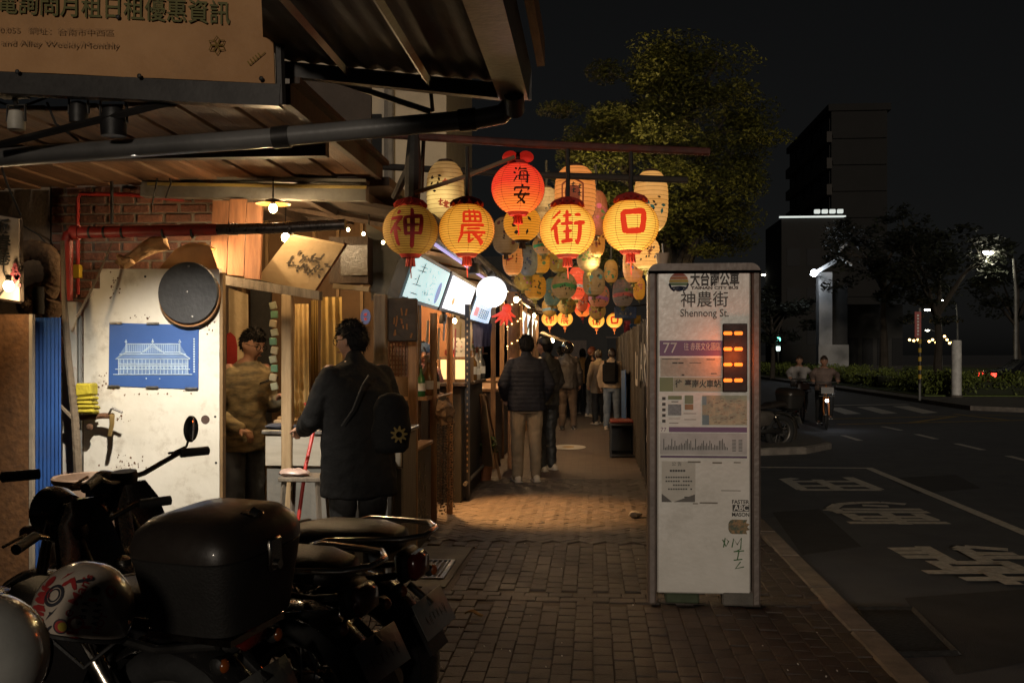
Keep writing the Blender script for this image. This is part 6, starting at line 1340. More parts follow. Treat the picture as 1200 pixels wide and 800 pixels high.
# easel sign and plant
ea = thing('wooden_easel', 'folding wooden easel standing in front of the bar counter', 'easel', PG(578, 562)); e0 = PG(586, 561); e1 = PG(570, 558)
for q, tq in ((e0, PD(566, 462, 11.6)), (e1, PD(563, 462, 11.6)), (PG(585, 545), PD(568, 462, 11.9))): part('leg', MB().tube([q, tq], .02, 4), M_wood, ea)
part('crossbar', MB().tube([e0.lerp(PD(566, 462, 11.6), .35), e1.lerp(PD(563, 462, 11.6), .35)], .016, 4), M_wood, ea); part('panel', MB().quadslab([PD(567, 545, 11.7), PD(579, 547, 11.5), PD(570, 470, 11.6), PD(563, 470, 11.75)], .015), mat('easel_panel', (.22, .13, .06), .6, scale=5), ea)
pl_ = PG(563, 566) + V((0, .3, 0)); po = thing('potted_plant', 'leafy green plant in a pot beside the easel', 'plant', pl_); part('pot', MB().lathe([(.09, 0), (.12, .2), (.1, .2), (.08, .03)], 18, pl_), mat('terracotta', (.3, .12, .06), .8), po)
rq = random.Random(15); part('foliage', leaf_mb([(pl_ + V((rq.uniform(-.1, .1), rq.uniform(-.1, .1), .3 + rq.uniform(0, .22))), (.1, .1, .1)) for _ in range(9)], 30, .035, rq, 1.0), mat('plant_leaf', (.09, .14, .03), .6, rand=.4, bump=0), po, smooth=0)
tw_ = PG(584, 522); ch_ = thing('folding_chair', 'folding chair draped with a pale blue towel', 'chair', tw_)
for sx in (-.15, .15):
    for sy in (-.15, .15): part('leg', MB().tube([tw_ + V((sx, sy, 0)), tw_ + V((sx, -sy * .2, .5))], .012, 6), M_steel, ch_)
part('seat', MB().box(tw_ + V((0, 0, .46)), (.34, .34, .03), bev=.008), M_blk, ch_); part('backrest', MB().box(tw_ + V((-.0, .17, .75)), (.34, .03, .3), bev=.01), M_blk, ch_)
tag(cloth('blue_towel', [tw_ + V((-.18, -.02, .3)), tw_ + V((.18, -.02, .3)), tw_ + V((.16, .14, .93)), tw_ + V((-.16, .14, .93))], mat('pale_blue_towel', (.25, .36, .4), .9), None, 3, .02), 'pale blue towel hung over the folding chair', 'towel')
# clutter on the counters and shelves
rq = random.Random(31)
JC = [(.4, .1, .05), (.3, .22, .1), (.12, .16, .07), (.45, .4, .32), (.2, .08, .05), (.08, .07, .09)]
where = [('side counter', -1.5, 6.75, .787, 6, .22), ('bar counter', -1.72, 10.25, 1.206, 6, .26), ('second stall floor crate', -1.75, 8.2, .9, 5, .15)]
stc = thing('goods_table', 'low goods table behind the bottle shelf', 'table', (-1.75, 8.9, 0)); part('top', MB().box((-1.75, 8.5, .88), (.4, .8, .03)), M_wood, stc)
for sx in (-.15, .15):
    for sy in (-.6, .6): part('leg', MB().box((-1.75 + sx, 8.5 + sy * .55, .43), (.04, .04, .86)), M_wood_d, stc)
for wn_, x, y, z, n, st_ in where:
    for k in range(n):
        h = rq.uniform(.1, .2); r_ = rq.uniform(.035, .055); p = V((x + rq.uniform(-.06, .06), y + k * st_, z)); t = thing('storage_jar', '%s lidded jar on the %s, %s from the near end' % (('red', 'tan', 'olive', 'pale', 'brown', 'dark')[k], wn_.replace('second stall floor crate', 'goods table'), ('first', 'second', 'third', 'fourth', 'fifth', 'sixth')[k]), 'jar', p, 0, 'jars on the ' + wn_.replace('second stall floor crate', 'goods table'))
        part('jar', MB().lathe([(r_ * .9, 0), (r_, .02), (r_, h * .8), (r_ * .8, h * .9), (r_ * .75, h * .92)], 16, p), mat('jar_glaze%d' % k, JC[k], .3), t); part('lid', MB().lathe([(r_ * .85, h * .9), (r_ * .85, h), (0, h)], 16, p), M_steel if k % 2 else M_wood, t)
for k in range(9):
    q = PX(500 + k * 6.5, 384 + (k % 3) * 4, -1.36 - .01 * (k % 2)); hh_ = .12 + .05 * (k % 3); tag(part('paper_slip', MB().quadslab([q + V((0, -.05, -hh_)), q + V((0, .05, -hh_)), q + V((.01, .05, .06)), q + V((.01, -.05, .06))], .003), mat('slip%d' % (k % 4), ((.5, .42, .3), (.4, .07, .05), (.45, .3, .1), (.2, .2, .22))[k % 4], .8)), '%s paper slip hanging under the menu boxes, %s from the left' % (('cream', 'red', 'ochre', 'grey')[k % 4], ('first', 'second', 'third', 'fourth', 'fifth', 'sixth', 'seventh', 'eighth', 'ninth')[k]), 'paper slip', 'paper slips under the menu boxes')
# red octopus decoration and post with fairy lights
oc = PD(592, 366, 12.6); o_ = thing('red_octopus', 'red star-armed ornament glowing under the eave', 'ornament', oc); M_oc = mat('lit_red_plastic', (.6, .06, .03), .4, emit=(.9, .06, .03), es=.7)
part('body', MB().ell(oc + V((.02, 0, .05)), (.06, .05, .06), 12, 8), M_oc, o_)
for k in range(6): a = R(200 + k * 28); part('arm', MB().tube([oc + V((.02, 0, .03)), oc + V((.08 * math.cos(a), 0, .08 * math.sin(a))), oc + V((.16 * math.cos(a) - .02, 0, .17 * math.sin(a)))], [.03, .024, .01], 7), M_oc, o_)
q = PD(602, 390, 13); pf = thing('lit_post', 'rough post wound with tiny lights behind the standing man', 'post', (q.x, q.y, 0)); part('shaft', MB().tube([(q.x, q.y, 0), (q.x, q.y, 2.3)], .08, 12), mat('rough_bark_post', (.3, .17, .09), .9, bump=.8, bscale=30), pf)
for k in range(22): a = k * .9; part('tiny_light', MB().ell((q.x + .088 * math.cos(a), q.y + .088 * math.sin(a), 1.45 + k * .036), .009, 6, 4), M_warm, pf)
# stalls further down
for k, (y, lab) in enumerate(((14.2, 'dark wooden counter of the third stall'), (18.0, 'dark wooden counter of the fourth stall'), (22.0, 'low wooden counter at the far end of the row'))):
    t = thing('far_counter', lab, 'counter', (-1.6, y, 0), 0, 'counters further down the alley'); part('body', MB().box((-1.6, y, .5), (.6, 2.4, 1.0), bev=.01), M_wood_d, t); part('top', MB().box((-1.58, y, 1.02), (.7, 2.5, .04), bev=.006), M_wood, t)
    for j in range(3): part('post', MB().box((-1.3, y - 1.25 + j * 1.25, 1.2), (.06, .06, 2.4)), M_wood, t)
    part('shelf', MB().box((-2.6, y, 1.5), (.3, 2.2, .03)), M_wood, t)
    for j in range(7): part('goods', MB().box((-2.58, y - .95 + j * .3, 1.6 + .02 * (j % 3)), (.12, .16, .16 + .04 * (j % 3)), bev=.015), mat('goods%d' % ((j + k) % 4), ((.4, .08, .04), (.4, .3, .1), (.1, .2, .1), (.5, .45, .4))[(j + k) % 4], .6), t)
aw2 = thing('side_awning', 'pale sloping awning of a far stall with a warm bulb', 'awning', PD(650, 398, 22)); part('sheet', MB().quadslab([PD(632, 391, 21), PD(668, 404, 21), PD(664, 399, 25), PD(636, 388, 25)], .02), mat('dull_awning', (.25, .19, .12), .8), aw2)
bulb('warm bulb under the far pale awning', PD(647, 399, 22), 6, .045)
# end of the alley
ew = thing('end_house', 'dark house closing the far end of the alley', 'building', (-1, 46, 0)); part('wall', MB().box((-2, 47, 3), (9, 2, 6)), M_dw, ew); part('door', MB().box((-.8, 45.97, 1.05), (1, .06, 2.1)), M_wood_d, ew)
for sx in (-3.4, 1.2): wn = part('window', MB().box((sx, 45.97, 1.7), (1.1, .06, 1)), M_glassd, ew); part('frame', MB().box((sx, 45.95, 2.24), (1.2, .05, .08)), M_wood_d, wn)
# ================================================================ PEOPLE
M_skin = mat('skin', (.33, .185, .12), .55, c2=(.28, .15, .098), scale=8, bump=.05, sss=.15)
M_hair = mat('black_hair', (.009, .0075, .007), .7, c2=(.004, .0035, .0035), scale=30, bump=.5, bscale=90, stretch=(1, 1, .2), spec=.12)
def bake(mb, voxel, smooth=4, wr=0, wf=12, quilt=0):
    """several closed lofts -> one continuous surface"""
    me = bpy.data.meshes.new('tmp'); me.from_pydata(mb.v, [], mb.f); bm = bmesh.new(); bm.from_mesh(me); bmesh.ops.recalc_face_normals(bm, faces=bm.faces); bm.to_mesh(me); bm.free()
    o = bpy.data.objects.new('tmp', me); col.objects.link(o)
    r = o.modifiers.new('r', 'REMESH'); r.mode = 'VOXEL'; r.voxel_size = voxel
    s = o.modifiers.new('s', 'SMOOTH'); s.iterations = smooth; s.factor = .5
    out = bpy.data.meshes.new_from_object(o.evaluated_get(bpy.context.evaluated_depsgraph_get()))
    bpy.data.objects.remove(o); bpy.data.meshes.remove(me)
    if wr:
        nr = [v.normal.copy() for v in out.vertices]
        for v, n in zip(out.vertices, nr):
            p = v.co; f = noise.noise(V((p.x * wf * .7, p.y * wf * .7, p.z * wf * .5))) + 1.3 * (.35 - abs(noise.noise(V((p.x * wf * .8 + 4, p.y * wf * .8, p.z * wf * 1.0))))) + .3 * noise.noise(p * wf * 2.5)
            v.co = p + n * (f * wr + quilt * abs(math.sin(p.z * 62)) ** .5)
    out.polygons.foreach_set('use_smooth', [True] * len(out.polygons)); out.update(); return out
def dense(pts, rad, k=4):
    P, Q = [], []
    for i in range(len(pts) - 1):
        for j in range(k): t = j / k; P.append(V(pts[i]).lerp(V(pts[i + 1]), t)); Q.append(tuple(lerp(rad[i][a], rad[i + 1][a], t) for a in (0, 1)) if hasattr(rad[i], '__len__') else lerp(rad[i], rad[i + 1], t))
    P.append(V(pts[-1])); Q.append(rad[-1]); return P, Q
def limb(mb, pts, rad, n=12):
    P, Q = dense(pts, rad); mb.tube(P, Q, n)
    for p, q in ((P[0], Q[0]), (P[-1], Q[-1])): mb.ell(p, q if not hasattr(q, '__len__') else max(q), 10, 7)
def torso(mb, secs, n=18):
    """secs: (x, y, z, rx, ry)"""
    rs = []
    for i in range(len(secs) - 1):
        for j in range(4): t = j / 4; rs.append(tuple(lerp(secs[i][a], secs[i + 1][a], t) for a in range(5)))
    rs.append(secs[-1]); mb.rings([[V((x + rx * math.copysign(abs(math.cos(2 * PI * k / n)) ** .8, math.cos(2 * PI * k / n)), y + ry * math.sin(2 * PI * k / n), z)) for k in range(n)] for x, y, z, rx, ry in rs])
def head_pt(th, ph):
    """head surface, local, face towards +Y"""
    x, y, z = math.sin(th) * math.cos(ph), math.sin(th) * math.sin(ph), math.cos(th)
    fx, fy, fz = .076, .094, .118
    jaw = max(0, -z - .15); f = max(0, y)
    p = V((x * fx * (1 - .42 * jaw), y * fy * (1 - (.1 if y > 0 else .45) * jaw), z * fz))
    if f > .3:
        p.y += .028 * math.exp(-((x / .14) ** 2 + ((z + .1) / .16) ** 2)) + .012 * math.exp(-((x / .16) ** 2 + ((z + .16) / .08) ** 2))  # nose
        for sx in (-.42, .42): p.y -= .012 * math.exp(-(((x - sx) / .2) ** 2 + ((z - .08) / .12) ** 2))                                # eye sockets
        p.y += .006 * math.exp(-((x / .32) ** 2 + ((z + .48) / .07) ** 2)) + .008 * math.exp(-((x / .2) ** 2 + ((z + .78) / .15) ** 2))  # lips, chin
        p.y += .005 * math.exp(-((x / .6) ** 2 + ((z - .24) / .08) ** 2))
    return p
def head_mb(fn, n=36, m=26):
    return MB().rings([[fn(PI * i / m, 2 * PI * k / n) for k in range(n)] for i in range(1, m)])
def hair_fn(style):
    def fn(th, ph):
        p = head_pt(th, ph); x, y, z = math.sin(th) * math.cos(ph), math.sin(th) * math.sin(ph), math.cos(th)
        lim = .34 if y > .25 else (.34 - (.25 - y) * 1.3 if y > -.3 else -.42)                 # hairline
        if y < -.3: lim = -.58
        lim += .13 * noise.noise(V((x * 7, y * 7, 3)))
        if style == 'long' and y < .3: lim = -1.2
        if style == 'bald': lim = 2
        d = z - lim; k = 1.0 + (.14 + .07 * noise.noise(V((x, y, z)) * 4) + .07 * noise.noise(V((x * 13, y * 13, z * 5)))) * max(0, min(1, d * 7)) - (.12 if d < 0 else 0)
        q = V((p.x * k, p.y * k, p.z * (k if z > 0 else 1))); 
        if style == 'long' and y < .3 and z < 0: q.z -= .10 * -z; q.x *= 1.1; q.y = min(q.y, .02) - .02
        return q
    return fn
def hand(mb, w_, d, up, side, curl=.5, s=1.0):
    """palm and five fingers from wrist w_, pointing along d, back of the hand towards up"""
    d = V(d).normalized(); up = V(up); up = (up - d * up.dot(d)).normalized(); r_ = d.cross(up) * side
    w_ = V(w_); e = w_ + d * .085 * s
    for k in range(4):
        t = -.03 + k * .02; mb.tube([w_ + r_ * t * .6 * s, w_ + d * .045 * s + r_ * t * .95 * s, e + r_ * t * s], [(.013 * s, .016 * s)] * 3, 8)
        L_ = (.062, .075, .07, .056)[k] * s; a = e + r_ * t * s; c1_ = R(22 + 50 * curl); c2_ = R(40 + 85 * curl)
        b = a + (d * math.cos(c1_) - up * math.sin(c1_)) * L_ * .5; c = b + (d * math.cos(c2_) - up * math.sin(c2_)) * L_ * .5
        mb.tube([a, b, c], [.0092 * s, .0085 * s, .007 * s], 8); mb.ell(c, .0075 * s, 8, 6)
    a = w_ + d * .03 * s - r_ * .03 * s; b = a + (d * .6 - r_ * .7 - up * .25) * .04 * s; c = b + (d * .9 - r_ * .1 - up * .4) * .03 * s
    mb.tube([a, b, c], [.013 * s, .0105 * s, .0085 * s], 8); mb.ell(c, .0088 * s, 8, 6)
def person(label, loc, rz, H=1.72, top=None, bot=None, shoe=None, hair='short', hairm=None, arms=None, hem=.86, lean=0, head=(0, 0), legs=None, voxel=.012, coat=1.0, group=None, topname='jacket', bottomname='trousers', sit=False, skin=None, girth=1.0, collar=True, wr=.010, quilt=0):
    """faces +Y before turning by rz; arms: [(elbow, wrist, hand direction)] for left (-x) and right (+x)"""
    t = thing('person', label, 'person', loc, rz, group); s = H / 1.72
    skin = skin or M_skin; g = girth
    hipz = .90 if not sit else .62
    LG = legs or [((-.095, 0, hipz), (-.105, .02, .49), (-.11, -.02, .085)), ((.095, 0, hipz), (.105, .02, .49), (.115, .0, .085))]
    top_shift = lean
    def S(z): return top_shift * max(0, (z - hipz)) / .55         # forward lean along y
    shz = hipz + .52
    AR = arms or [((-.255, -.03, 1.13), (-.25, .06, .90), (0, .15, -1)), ((.255, -.03, 1.13), (.25, .06, .90), (0, .15, -1))]
    hc = V((0, .03 + S(shz + .2), shz + .172)); rot = Euler((head[1], 0, head[0])).to_matrix()
    # body: one continuous surface from soles to crown
    b = MB()
    for L_ in LG: limb(b, L_, [.075, .052, .036])
    torso(b, [(0, 0, hipz - .06, .13, .1), (0, 0, hipz + .05, .15, .1), (0, S(hipz + .2), hipz + .2, .135, .09), (0, S(hipz + .42), hipz + .42, .165, .1), (0, S(shz), shz + .02, .12, .075), (0, S(shz) + .0, shz + .07, .05, .05)])
    limb(b, [(0, S(shz), shz), hc - V((0, .015, .07))], [.055, .05])
    for k, (e, w_, hd_) in enumerate(AR):
        sx = -1 if k == 0 else 1; sh = V((sx * .175, S(shz) - .005, shz - .015)); limb(b, [sh, e, w_], [.05, .037, .025])
        hand(b, V(w_), hd_, (sx, -.2, .25) if V(hd_).z < -.6 else (0, -.1, 1), -sx, .35)
    hm = head_mb(head_pt); hm.v = [hc + rot @ p for p in hm.v]; b.join(hm)
    for sx in (-1, 1): b.ell(hc + rot @ V((sx * .078, -.008, -.005)), (.012, .02, .03), 8, 7)
    if not shoe or sit:
        pass
    for L_ in LG: a = V(L_[2]); b.ell(a + V((0, .05, -.045)), (.035, .1, .03), 10, 7)
    b.v = [p * s for p in b.v]
    part('body', None, skin, t, mesh=bake(b, voxel * .75 if voxel < .012 else voxel, 2))
    # eyes and brows
    ey = MB(); eb = MB()
    for sx in (-1, 1): ey.ell((hc + rot @ V((sx * .031, .081, .008))) * s, (.012 * s, .006 * s, .006 * s), 8, 6); eb.ell((hc + rot @ V((sx * .032, .087, .03))) * s, (.018 * s, .005 * s, .004 * s), 8, 5)
    part('eyes', ey, mat('dark_eye', (.02, .015, .012), .2, bump=0), t, world=False); part('eyebrows', eb, hairm or M_hair, t, world=False); part('mouth', MB().ell((hc + rot @ V((0, .094, -.058))) * s, (.022 * s, .006 * s, .004 * s), 10, 5), mat('lips', (.26, .09, .07), .5), t, world=False)
    if hair != 'none':
        hh = head_mb(hair_fn(hair), 44, 32); hh.v = [(hc + rot @ p) * s for p in hh.v]; 
        hf = hair_fn(hair); rq = random.Random(int(loc[0] * 100)); nt_ = 0
        while nt_ < (420 if voxel < .012 else 60):
            th, ph_ = rq.uniform(.1, 2.3), rq.uniform(0, 6.28); p0 = hf(th, ph_)
            if p0.length < head_pt(th, ph_).length * 1.06: nt_ += .2; continue
            nt_ += 1; nn = p0.normalized(); dn = (V((0, 0, -1)) - nn * -nn.z); dn = dn.normalized() if dn.length > .1 else V((0, 1, 0)); sd_ = nn.cross(dn) * .005; tip = p0 + nn * rq.uniform(.004, .014) + dn * rq.uniform(.015, .04) + sd_ * rq.uniform(-2, 2); a_ = p0 - nn * .004
            hh.add([(hc + rot @ q) * s for q in (a_ + sd_, a_ - sd_, a_ + dn * .006 - nn * .006, tip)], [(0, 1, 3), (1, 2, 3), (2, 0, 3), (0, 2, 1)])
        part('hair', hh, hairm or M_hair, t, world=False, smooth=80)
    # upper garment
    u_ = MB(); c = coat
    secs = [(0, S(hem) * .5, hem, .185 * c * g, .135 * c * g), (0, S(hem + .1) * .7, hem + .1, .185 * c * g, .135 * c * g), (0, S(hipz + .2), hipz + .2, .172 * c * g, .128 * g * c), (0, S(hipz + .4), hipz + .40, .20 * c, .132 * c * g), (0, S(shz), shz - .035, .195 * c, .105 * c), (0, S(shz), shz + .012, .14 * c, .085), (0, S(shz) + .0, shz + .05, .075, .07)]
    if hem > hipz + .15: secs = secs[2:]
    torso(u_, secs)
    for k, (e, w_, hd_) in enumerate(AR):
        sx = -1 if k == 0 else 1; sh = V((sx * .165 * (c * .3 + .7), S(shz) - .005, shz - .045)); w2 = V(e).lerp(V(w_), .95); limb(u_, [sh, e, w2], [.066 * c, .058 * c, .045 * c])
    if collar: limb(u_, [(0, S(shz) - .01, shz + .02), (0, S(shz), shz + .055)], [.075, .064])
    u_.v = [p * s for p in u_.v]
    part(topname, None, top, t, mesh=bake(u_, voxel, 3, wr, 12, quilt))
    # trousers
    w2_ = MB(); torso(w2_, [(0, 0, hipz - .1, .14 * g, .115 * g), (0, 0, hipz, .165 * g, .125 * g), (0, 0, hipz + .12, .155 * g, .115 * g)])
    for L_ in LG: limb(w2_, [L_[0], L_[1], V(L_[2]) + V((0, 0, -.005))], [.098 * g, .078, .064])
    w2_.v = [p * s for p in w2_.v]
    part(bottomname, None, bot, t, mesh=bake(w2_, voxel, 3, wr * 1.1))
    # shoes
    for L_ in LG:
        a = V(L_[2]); f = MB(); rs = []
        for y, wd, h in ((-.085, .03, .05), (-.06, .04, .085), (.0, .043, .085), (.06, .047, .06), (.12, .045, .045), (.165, .03, .03), (.18, .01, .02)):
            rs.append([V((a.x + wd * math.cos(q), a.y + y, a.z - .085 + max(0, h * .5 + h * .5 * math.sin(q)))) * s for q in [2 * PI * k / 12 for k in range(12)]])
        f.rings(rs); sh_ = part('shoe', f, shoe or M_blk, t, world=False, smooth=60)
        part('sole', MB().box(V((a.x, a.y + .045, a.z - .075)) * s, (.092 * s, .26 * s, .022 * s), bev=.01), mat('shoe_sole', (.5, .45, .38), .7), sh_, world=False)
    t['_h'] = 0; del t['_h']
    return t, (lambda p: wm(t) @ (V(p) * s)), hc, rot
def glasses(t, hc, rot, s):
    mb = MB()
    for sx in (-1, 1): mb.torus((0, 0, 0), .021, .0022, 'y', 18, 5); n = len(mb.v); mb.v[n - 90:] = [(hc + rot @ (p + V((sx * .031, .1, .006)))) * s for p in mb.v[n - 90:]]; mb.tube([(hc + rot @ V(q)) * s for q in ((sx * .052, .098, .01), (sx * .078, .05, .012), (sx * .08, -.01, .01))], .002, 5)
    mb.tube([(hc + rot @ V(q)) * s for q in ((-.011, .101, .01), (.011, .101, .01))], .002, 5); part('glasses', mb, mat('black_plastic', (.01, .01, .01), .25, bump=0), t, world=False)
def gpos(px, py): return PG(px, py)
M_blackcoat = mat('black_coat', (.010, .0095, .0095), .85, c2=(.005, .005, .005), scale=5, bump=.25, bscale=60, spec=.2)
M_blackpant = mat('black_trousers', (.012, .012, .012), .8, bump=.2)
M_navy = mat('navy_quilt', (.014, .014, .02), .8, c2=(.008, .008, .012), scale=5, bump=.2, spec=.2)
M_khaki = mat('khaki_trousers', (.23, .17, .11), .85, c2=(.16, .115, .07), scale=5, bump=.2)
M_jean = mat('blue_jeans', (.12, .135, .165), .85, c2=(.08, .09, .115), scale=6, bump=.25)
M_sneak = mat('pale_sneaker', (.5, .42, .33), .65)
# customer in the black coat
cl = PD(421, 414, 5.95); cl.z = 0
t, W, hc, rot = person('customer in a long black coat and glasses leaning over the stall counter', cl, R(42), 1.70, M_blackcoat, M_blackpant, M_blk, 'short', None,
    [((-.28, .08, 1.12), (-.2, .34, 1.05), (.1, 1, -.1)), ((.28, .02, 1.12), (.22, .2, .96), (0, .8, -.5))], .66, .05, (R(28), R(-6)), None, .010, 1.16, girth=1.12)
glasses(t, hc, rot, 1.70 / 1.72)
# his shoulder bag
bp0 = PD(458, 495, 5.72); bgk = thing('shoulder_bag', 'black cloth bag with a yellow sun emblem on the customer side', 'bag', bp0)
bgm = MB(); torso_pts = []
for z, rx, ry in ((-.2, .09, .04), (-.17, .125, .06), (-.05, .135, .068), (.1, .12, .06), (.18, .085, .04), (.2, .03, .02)): torso_pts.append((0, 0, z, rx, ry))
torso(bgm, torso_pts, 20); bgm.v = [v * .86 for v in bgm.v]; mR = Matrix.Translation(bp0) @ Matrix.Rotation(R(28), 4, 'Z'); bgm.xf(mR); bgm.v = [v + V((noise.noise(v * 9), noise.noise(v * 9 + V((3, 0, 0))), 0)) * .015 for v in bgm.v]; part('pouch', bgm, mat('black_nylon', (.009, .009, .0095), .8, bump=.3, bscale=40, spec=.2), bgk, smooth=60)
part('strap', MB().tube([PD(432, 440, 5.74), PD(425, 450, 5.70), PD(413, 480, 5.68), PD(400, 499, 5.68)], .005, 6), mat('strap_grey', (.05, .05, .05), .6), bgk)
em = MB(); ec_ = PD(467.5, 509, 5.58)
ux_ = _r; em.add([ec_ + (ux_ * math.cos(2 * PI * k / 36) + UZ * math.sin(2 * PI * k / 36)) * (.03 if (k // 2) % 2 else .048) for k in range(36)] + [ec_ + (ux_ * math.cos(2 * PI * k / 36) + UZ * math.sin(2 * PI * k / 36)) * .017 for k in range(36)], [(k, (k + 1) % 36, 36 + (k + 1) % 36, 36 + k) for k in range(36)])
part('sun_emblem', em, mat('yellow_embroidery', (.2, .13, .02), .7), bgk, smooth=0)
# stall worker
wl = PD(284, 414, 7.35); wl.z = 0
M_camo = mat('patterned_shirt', (.27, .21, .11), .8, c2=(.11, .09, .055), scale=7, bump=.15, contrast=.3, stretch=(1.2, 1.2, 4), dirt=(.09, .095, .03), dscale=3, damt=.8)
t, W, hc, rot = person('stall worker in a patterned shirt and jeans looking at a phone', wl, R(-118), 1.69, M_camo, M_jean, M_blk, 'short', None,
    [((-.25, .06, 1.12), (-.12, .26, 1.18), (.3, .8, .5)), ((.27, -.02, 1.1), (.2, .2, .98), (-.1, .8, -.3))], .80, .06, (R(0), R(-18)), None, .011, 1.06, topname='shirt', collar=False)
glasses(t, hc, rot, 1.69 / 1.72)
ph = PD(315, 446, 7.2); tag(part('phone', MB().box(ph, (.075, .14, .009), (R(20), R(-10), R(-70)), bev=.003), mat('phone_black', (.02, .02, .02), .2, bump=0)), 'phone held up by the stall worker', 'phone')
# men in the alley
p = gpos(617, 564)
t, W, hc, rot = person('man in a dark quilted sweater and khaki trousers seen from behind', p, R(14), 1.715, M_navy, M_khaki, M_sneak, 'short', None,
    [((-.28, -.02, 1.14), (-.22, .18, .98), (.2, .8, -.3)), ((.27, -.05, 1.14), (.22, .1, .95), (-.2, .5, -.8))], .84, .0, (R(10), R(4)), None, .010, 1.10, girth=1.1, topname='sweater', quilt=.006, wr=.006)
p = gpos(640, 551)
t, W, hc, rot = person('man in a cap and black track suit with white side stripes', p, R(52), 1.71, mat('black_track_top', (.03, .028, .028), .6, bump=.15), mat('black_track_pants', (.016, .016, .016), .6, bump=.15), M_sneak, 'short', None,
    [((-.27, .02, 1.14), (-.2, .2, 1.0), (.1, .9, 0)), ((.26, -.02, 1.13), (.22, .16, .97), (0, .7, -.4))], .84, 0, (R(12), R(0)), None, .011, 1.08)
cp_ = MB().lathe([(.088, .03), (.092, .06), (.08, .1), (.05, .125), (0, .132)], 22, (0, -.005, 0)); br_ = MB().add([(.088 * math.cos(a), .0 + .09 * math.sin(a), .035) for a in [PI * k / 12 for k in range(13)]] + [(.08 * math.cos(a), .02 + .16 * math.sin(a), .025) for a in [PI * k / 12 for k in range(13)]], [(k, k + 1, 14 + k, 13 + k) for k in range(12)])
cp_.join(br_).v = [(hc + rot @ p_) for p_ in cp_.v]; part('cap', cp_, M_blk, t, world=False)
st_ = MB().quadslab([(.19, -.02, .82), (.195, .015, .82), (.175, .02, .12), (.175, -.015, .12)], .004); part('side_stripe', MB().tube([(.198, .03, .84), (.186, .045, .5), (.178, .0, .1)], [(.004, .012)] * 3, 6), M_white, t, world=False)
p = gpos(665, 503)
t, W, hc, rot = person('rider in a dark jacket and glossy black helmet walking away', p, R(-6), 1.70, mat('dark_brown_jacket', (.03, .026, .024), .6, bump=.15), mat('brown_trousers', (.1, .07, .05), .8), M_blk, 'none', None, None, .82, 0, (0, 0), [((-.095, 0, .9), (-.1, .06, .5), (-.1, -.08, .1)), ((.095, 0, .9), (.1, .1, .49), (.11, .14, .085))], .014, 1.1, girth=1.1)
hl = MB().ell(hc + V((0, -.005, .02)), (.125, .145, .135), 22, 14); part('helmet', hl, mat('gloss_black', (.012, .012, .014), .12, coat=.8, bump=0), t, world=False); part('helmet_stripe', MB().tube([hc + V((-.04, -.12, -.03)), hc + V((-.045, -.12, .08)), hc + V((-.03, -.04, .15))], .012, 6), M_steel, t, world=False)
p = gpos(717, 503)
t, W, hc, rot = person('woman in a cream hooded jacket and pale jeans with a black backpack', p, R(-10), 1.60, mat('cream_hoodie', (.42, .32, .22), .85, bump=.2), mat('pale_jeans', (.14, .18, .24), .85), M_sneak, 'short', mat('brown_hair', (.03, .018, .012), .5), None, .88, 0, (R(20), 0), None, .014, 1.1, topname='hoodie')
bk = W((0, -.2, 1.2)); bt_ = thing('backpack', 'black backpack worn over the cream hooded jacket', 'bag', bk); part('sack', MB().box(bk, (.3, .16, .42), (0, 0, R(-10)), bev=.05), mat('black_nylon', (.017, .017, .018)), bt_)
for sx in (-.1, .1): part('strap', MB().tube([bk + V((sx, .03, .2)), bk + V((sx, .16, .24)), bk + V((sx, .24, .1))], .02, 6), mat('black_nylon', (.017, .017, .018)), bt_)
p = gpos(702, 497); person('person in a beige coat and dark trousers beside the cream hoodie', p, R(30), 1.58, mat('beige_coat', (.34, .25, .16), .85, bump=.2), M_blackpant, M_sneak, 'short', mat('brown_hair', (.03, .018, .012)), None, .72, 0, (R(-10), 0), None, .014, 1.08)
p = gpos(692, 488); person('person in black with reddish hair holding a phone in the alley', p, R(-70), 1.66, M_blackcoat, M_jean, M_sneak, 'short', mat('red_hair', (.16, .05, .03), .5), [((-.26, .05, 1.12), (-.16, .24, 1.15), (.2, .8, .3)), ((.26, .05, 1.12), (.16, .24, 1.12), (-.2, .8, .3))], .8, 0, (0, R(-10)), None, .014)
p = gpos(683, 484); person('person in an ochre jacket half hidden behind the rider', p, R(15), 1.62, mat('ochre_jacket', (.3, .17, .06), .8), M_blackpant, M_blk, 'long', M_hair, None, .8, 0, (0, 0), None, .014)
p = gpos(643, 486); person('dark clothed man standing deep in the alley left of the rider', p, R(170), 1.70, M_blackcoat, M_blackpant, M_blk, 'short', None, None, .8, 0, (0, 0), None, .014)
p = gpos(657, 490); person('second dark clothed person just behind the rider', p, R(20), 1.66, M_navy, M_blackpant, M_blk, 'short', None, None, .8, 0, (0, 0), None, .014)
# vendor in stall two
vl = PD(502, 414, 10.2); vl.z = 0; vl.x = min(vl.x, -1.75)
t, W, hc, rot = person('vendor with a blue cap behind the bottle shelf', vl, R(-160), 1.62, mat('maroon_shirt', (.16, .06, .05), .8), M_blackpant, M_blk, 'short', None, None, .84, 0, (0, R(-10)), None, .014, topname='shirt')
cp2 = MB().lathe([(.09, .02), (.094, .06), (.08, .1), (.05, .125), (0, .13)], 20); cp2.v = [(hc + rot @ p_) * (1.62 / 1.72) for p_ in cp2.v]; part('cap', cp2, mat('blue_cap', (.05, .09, .16), .8), t, world=False)

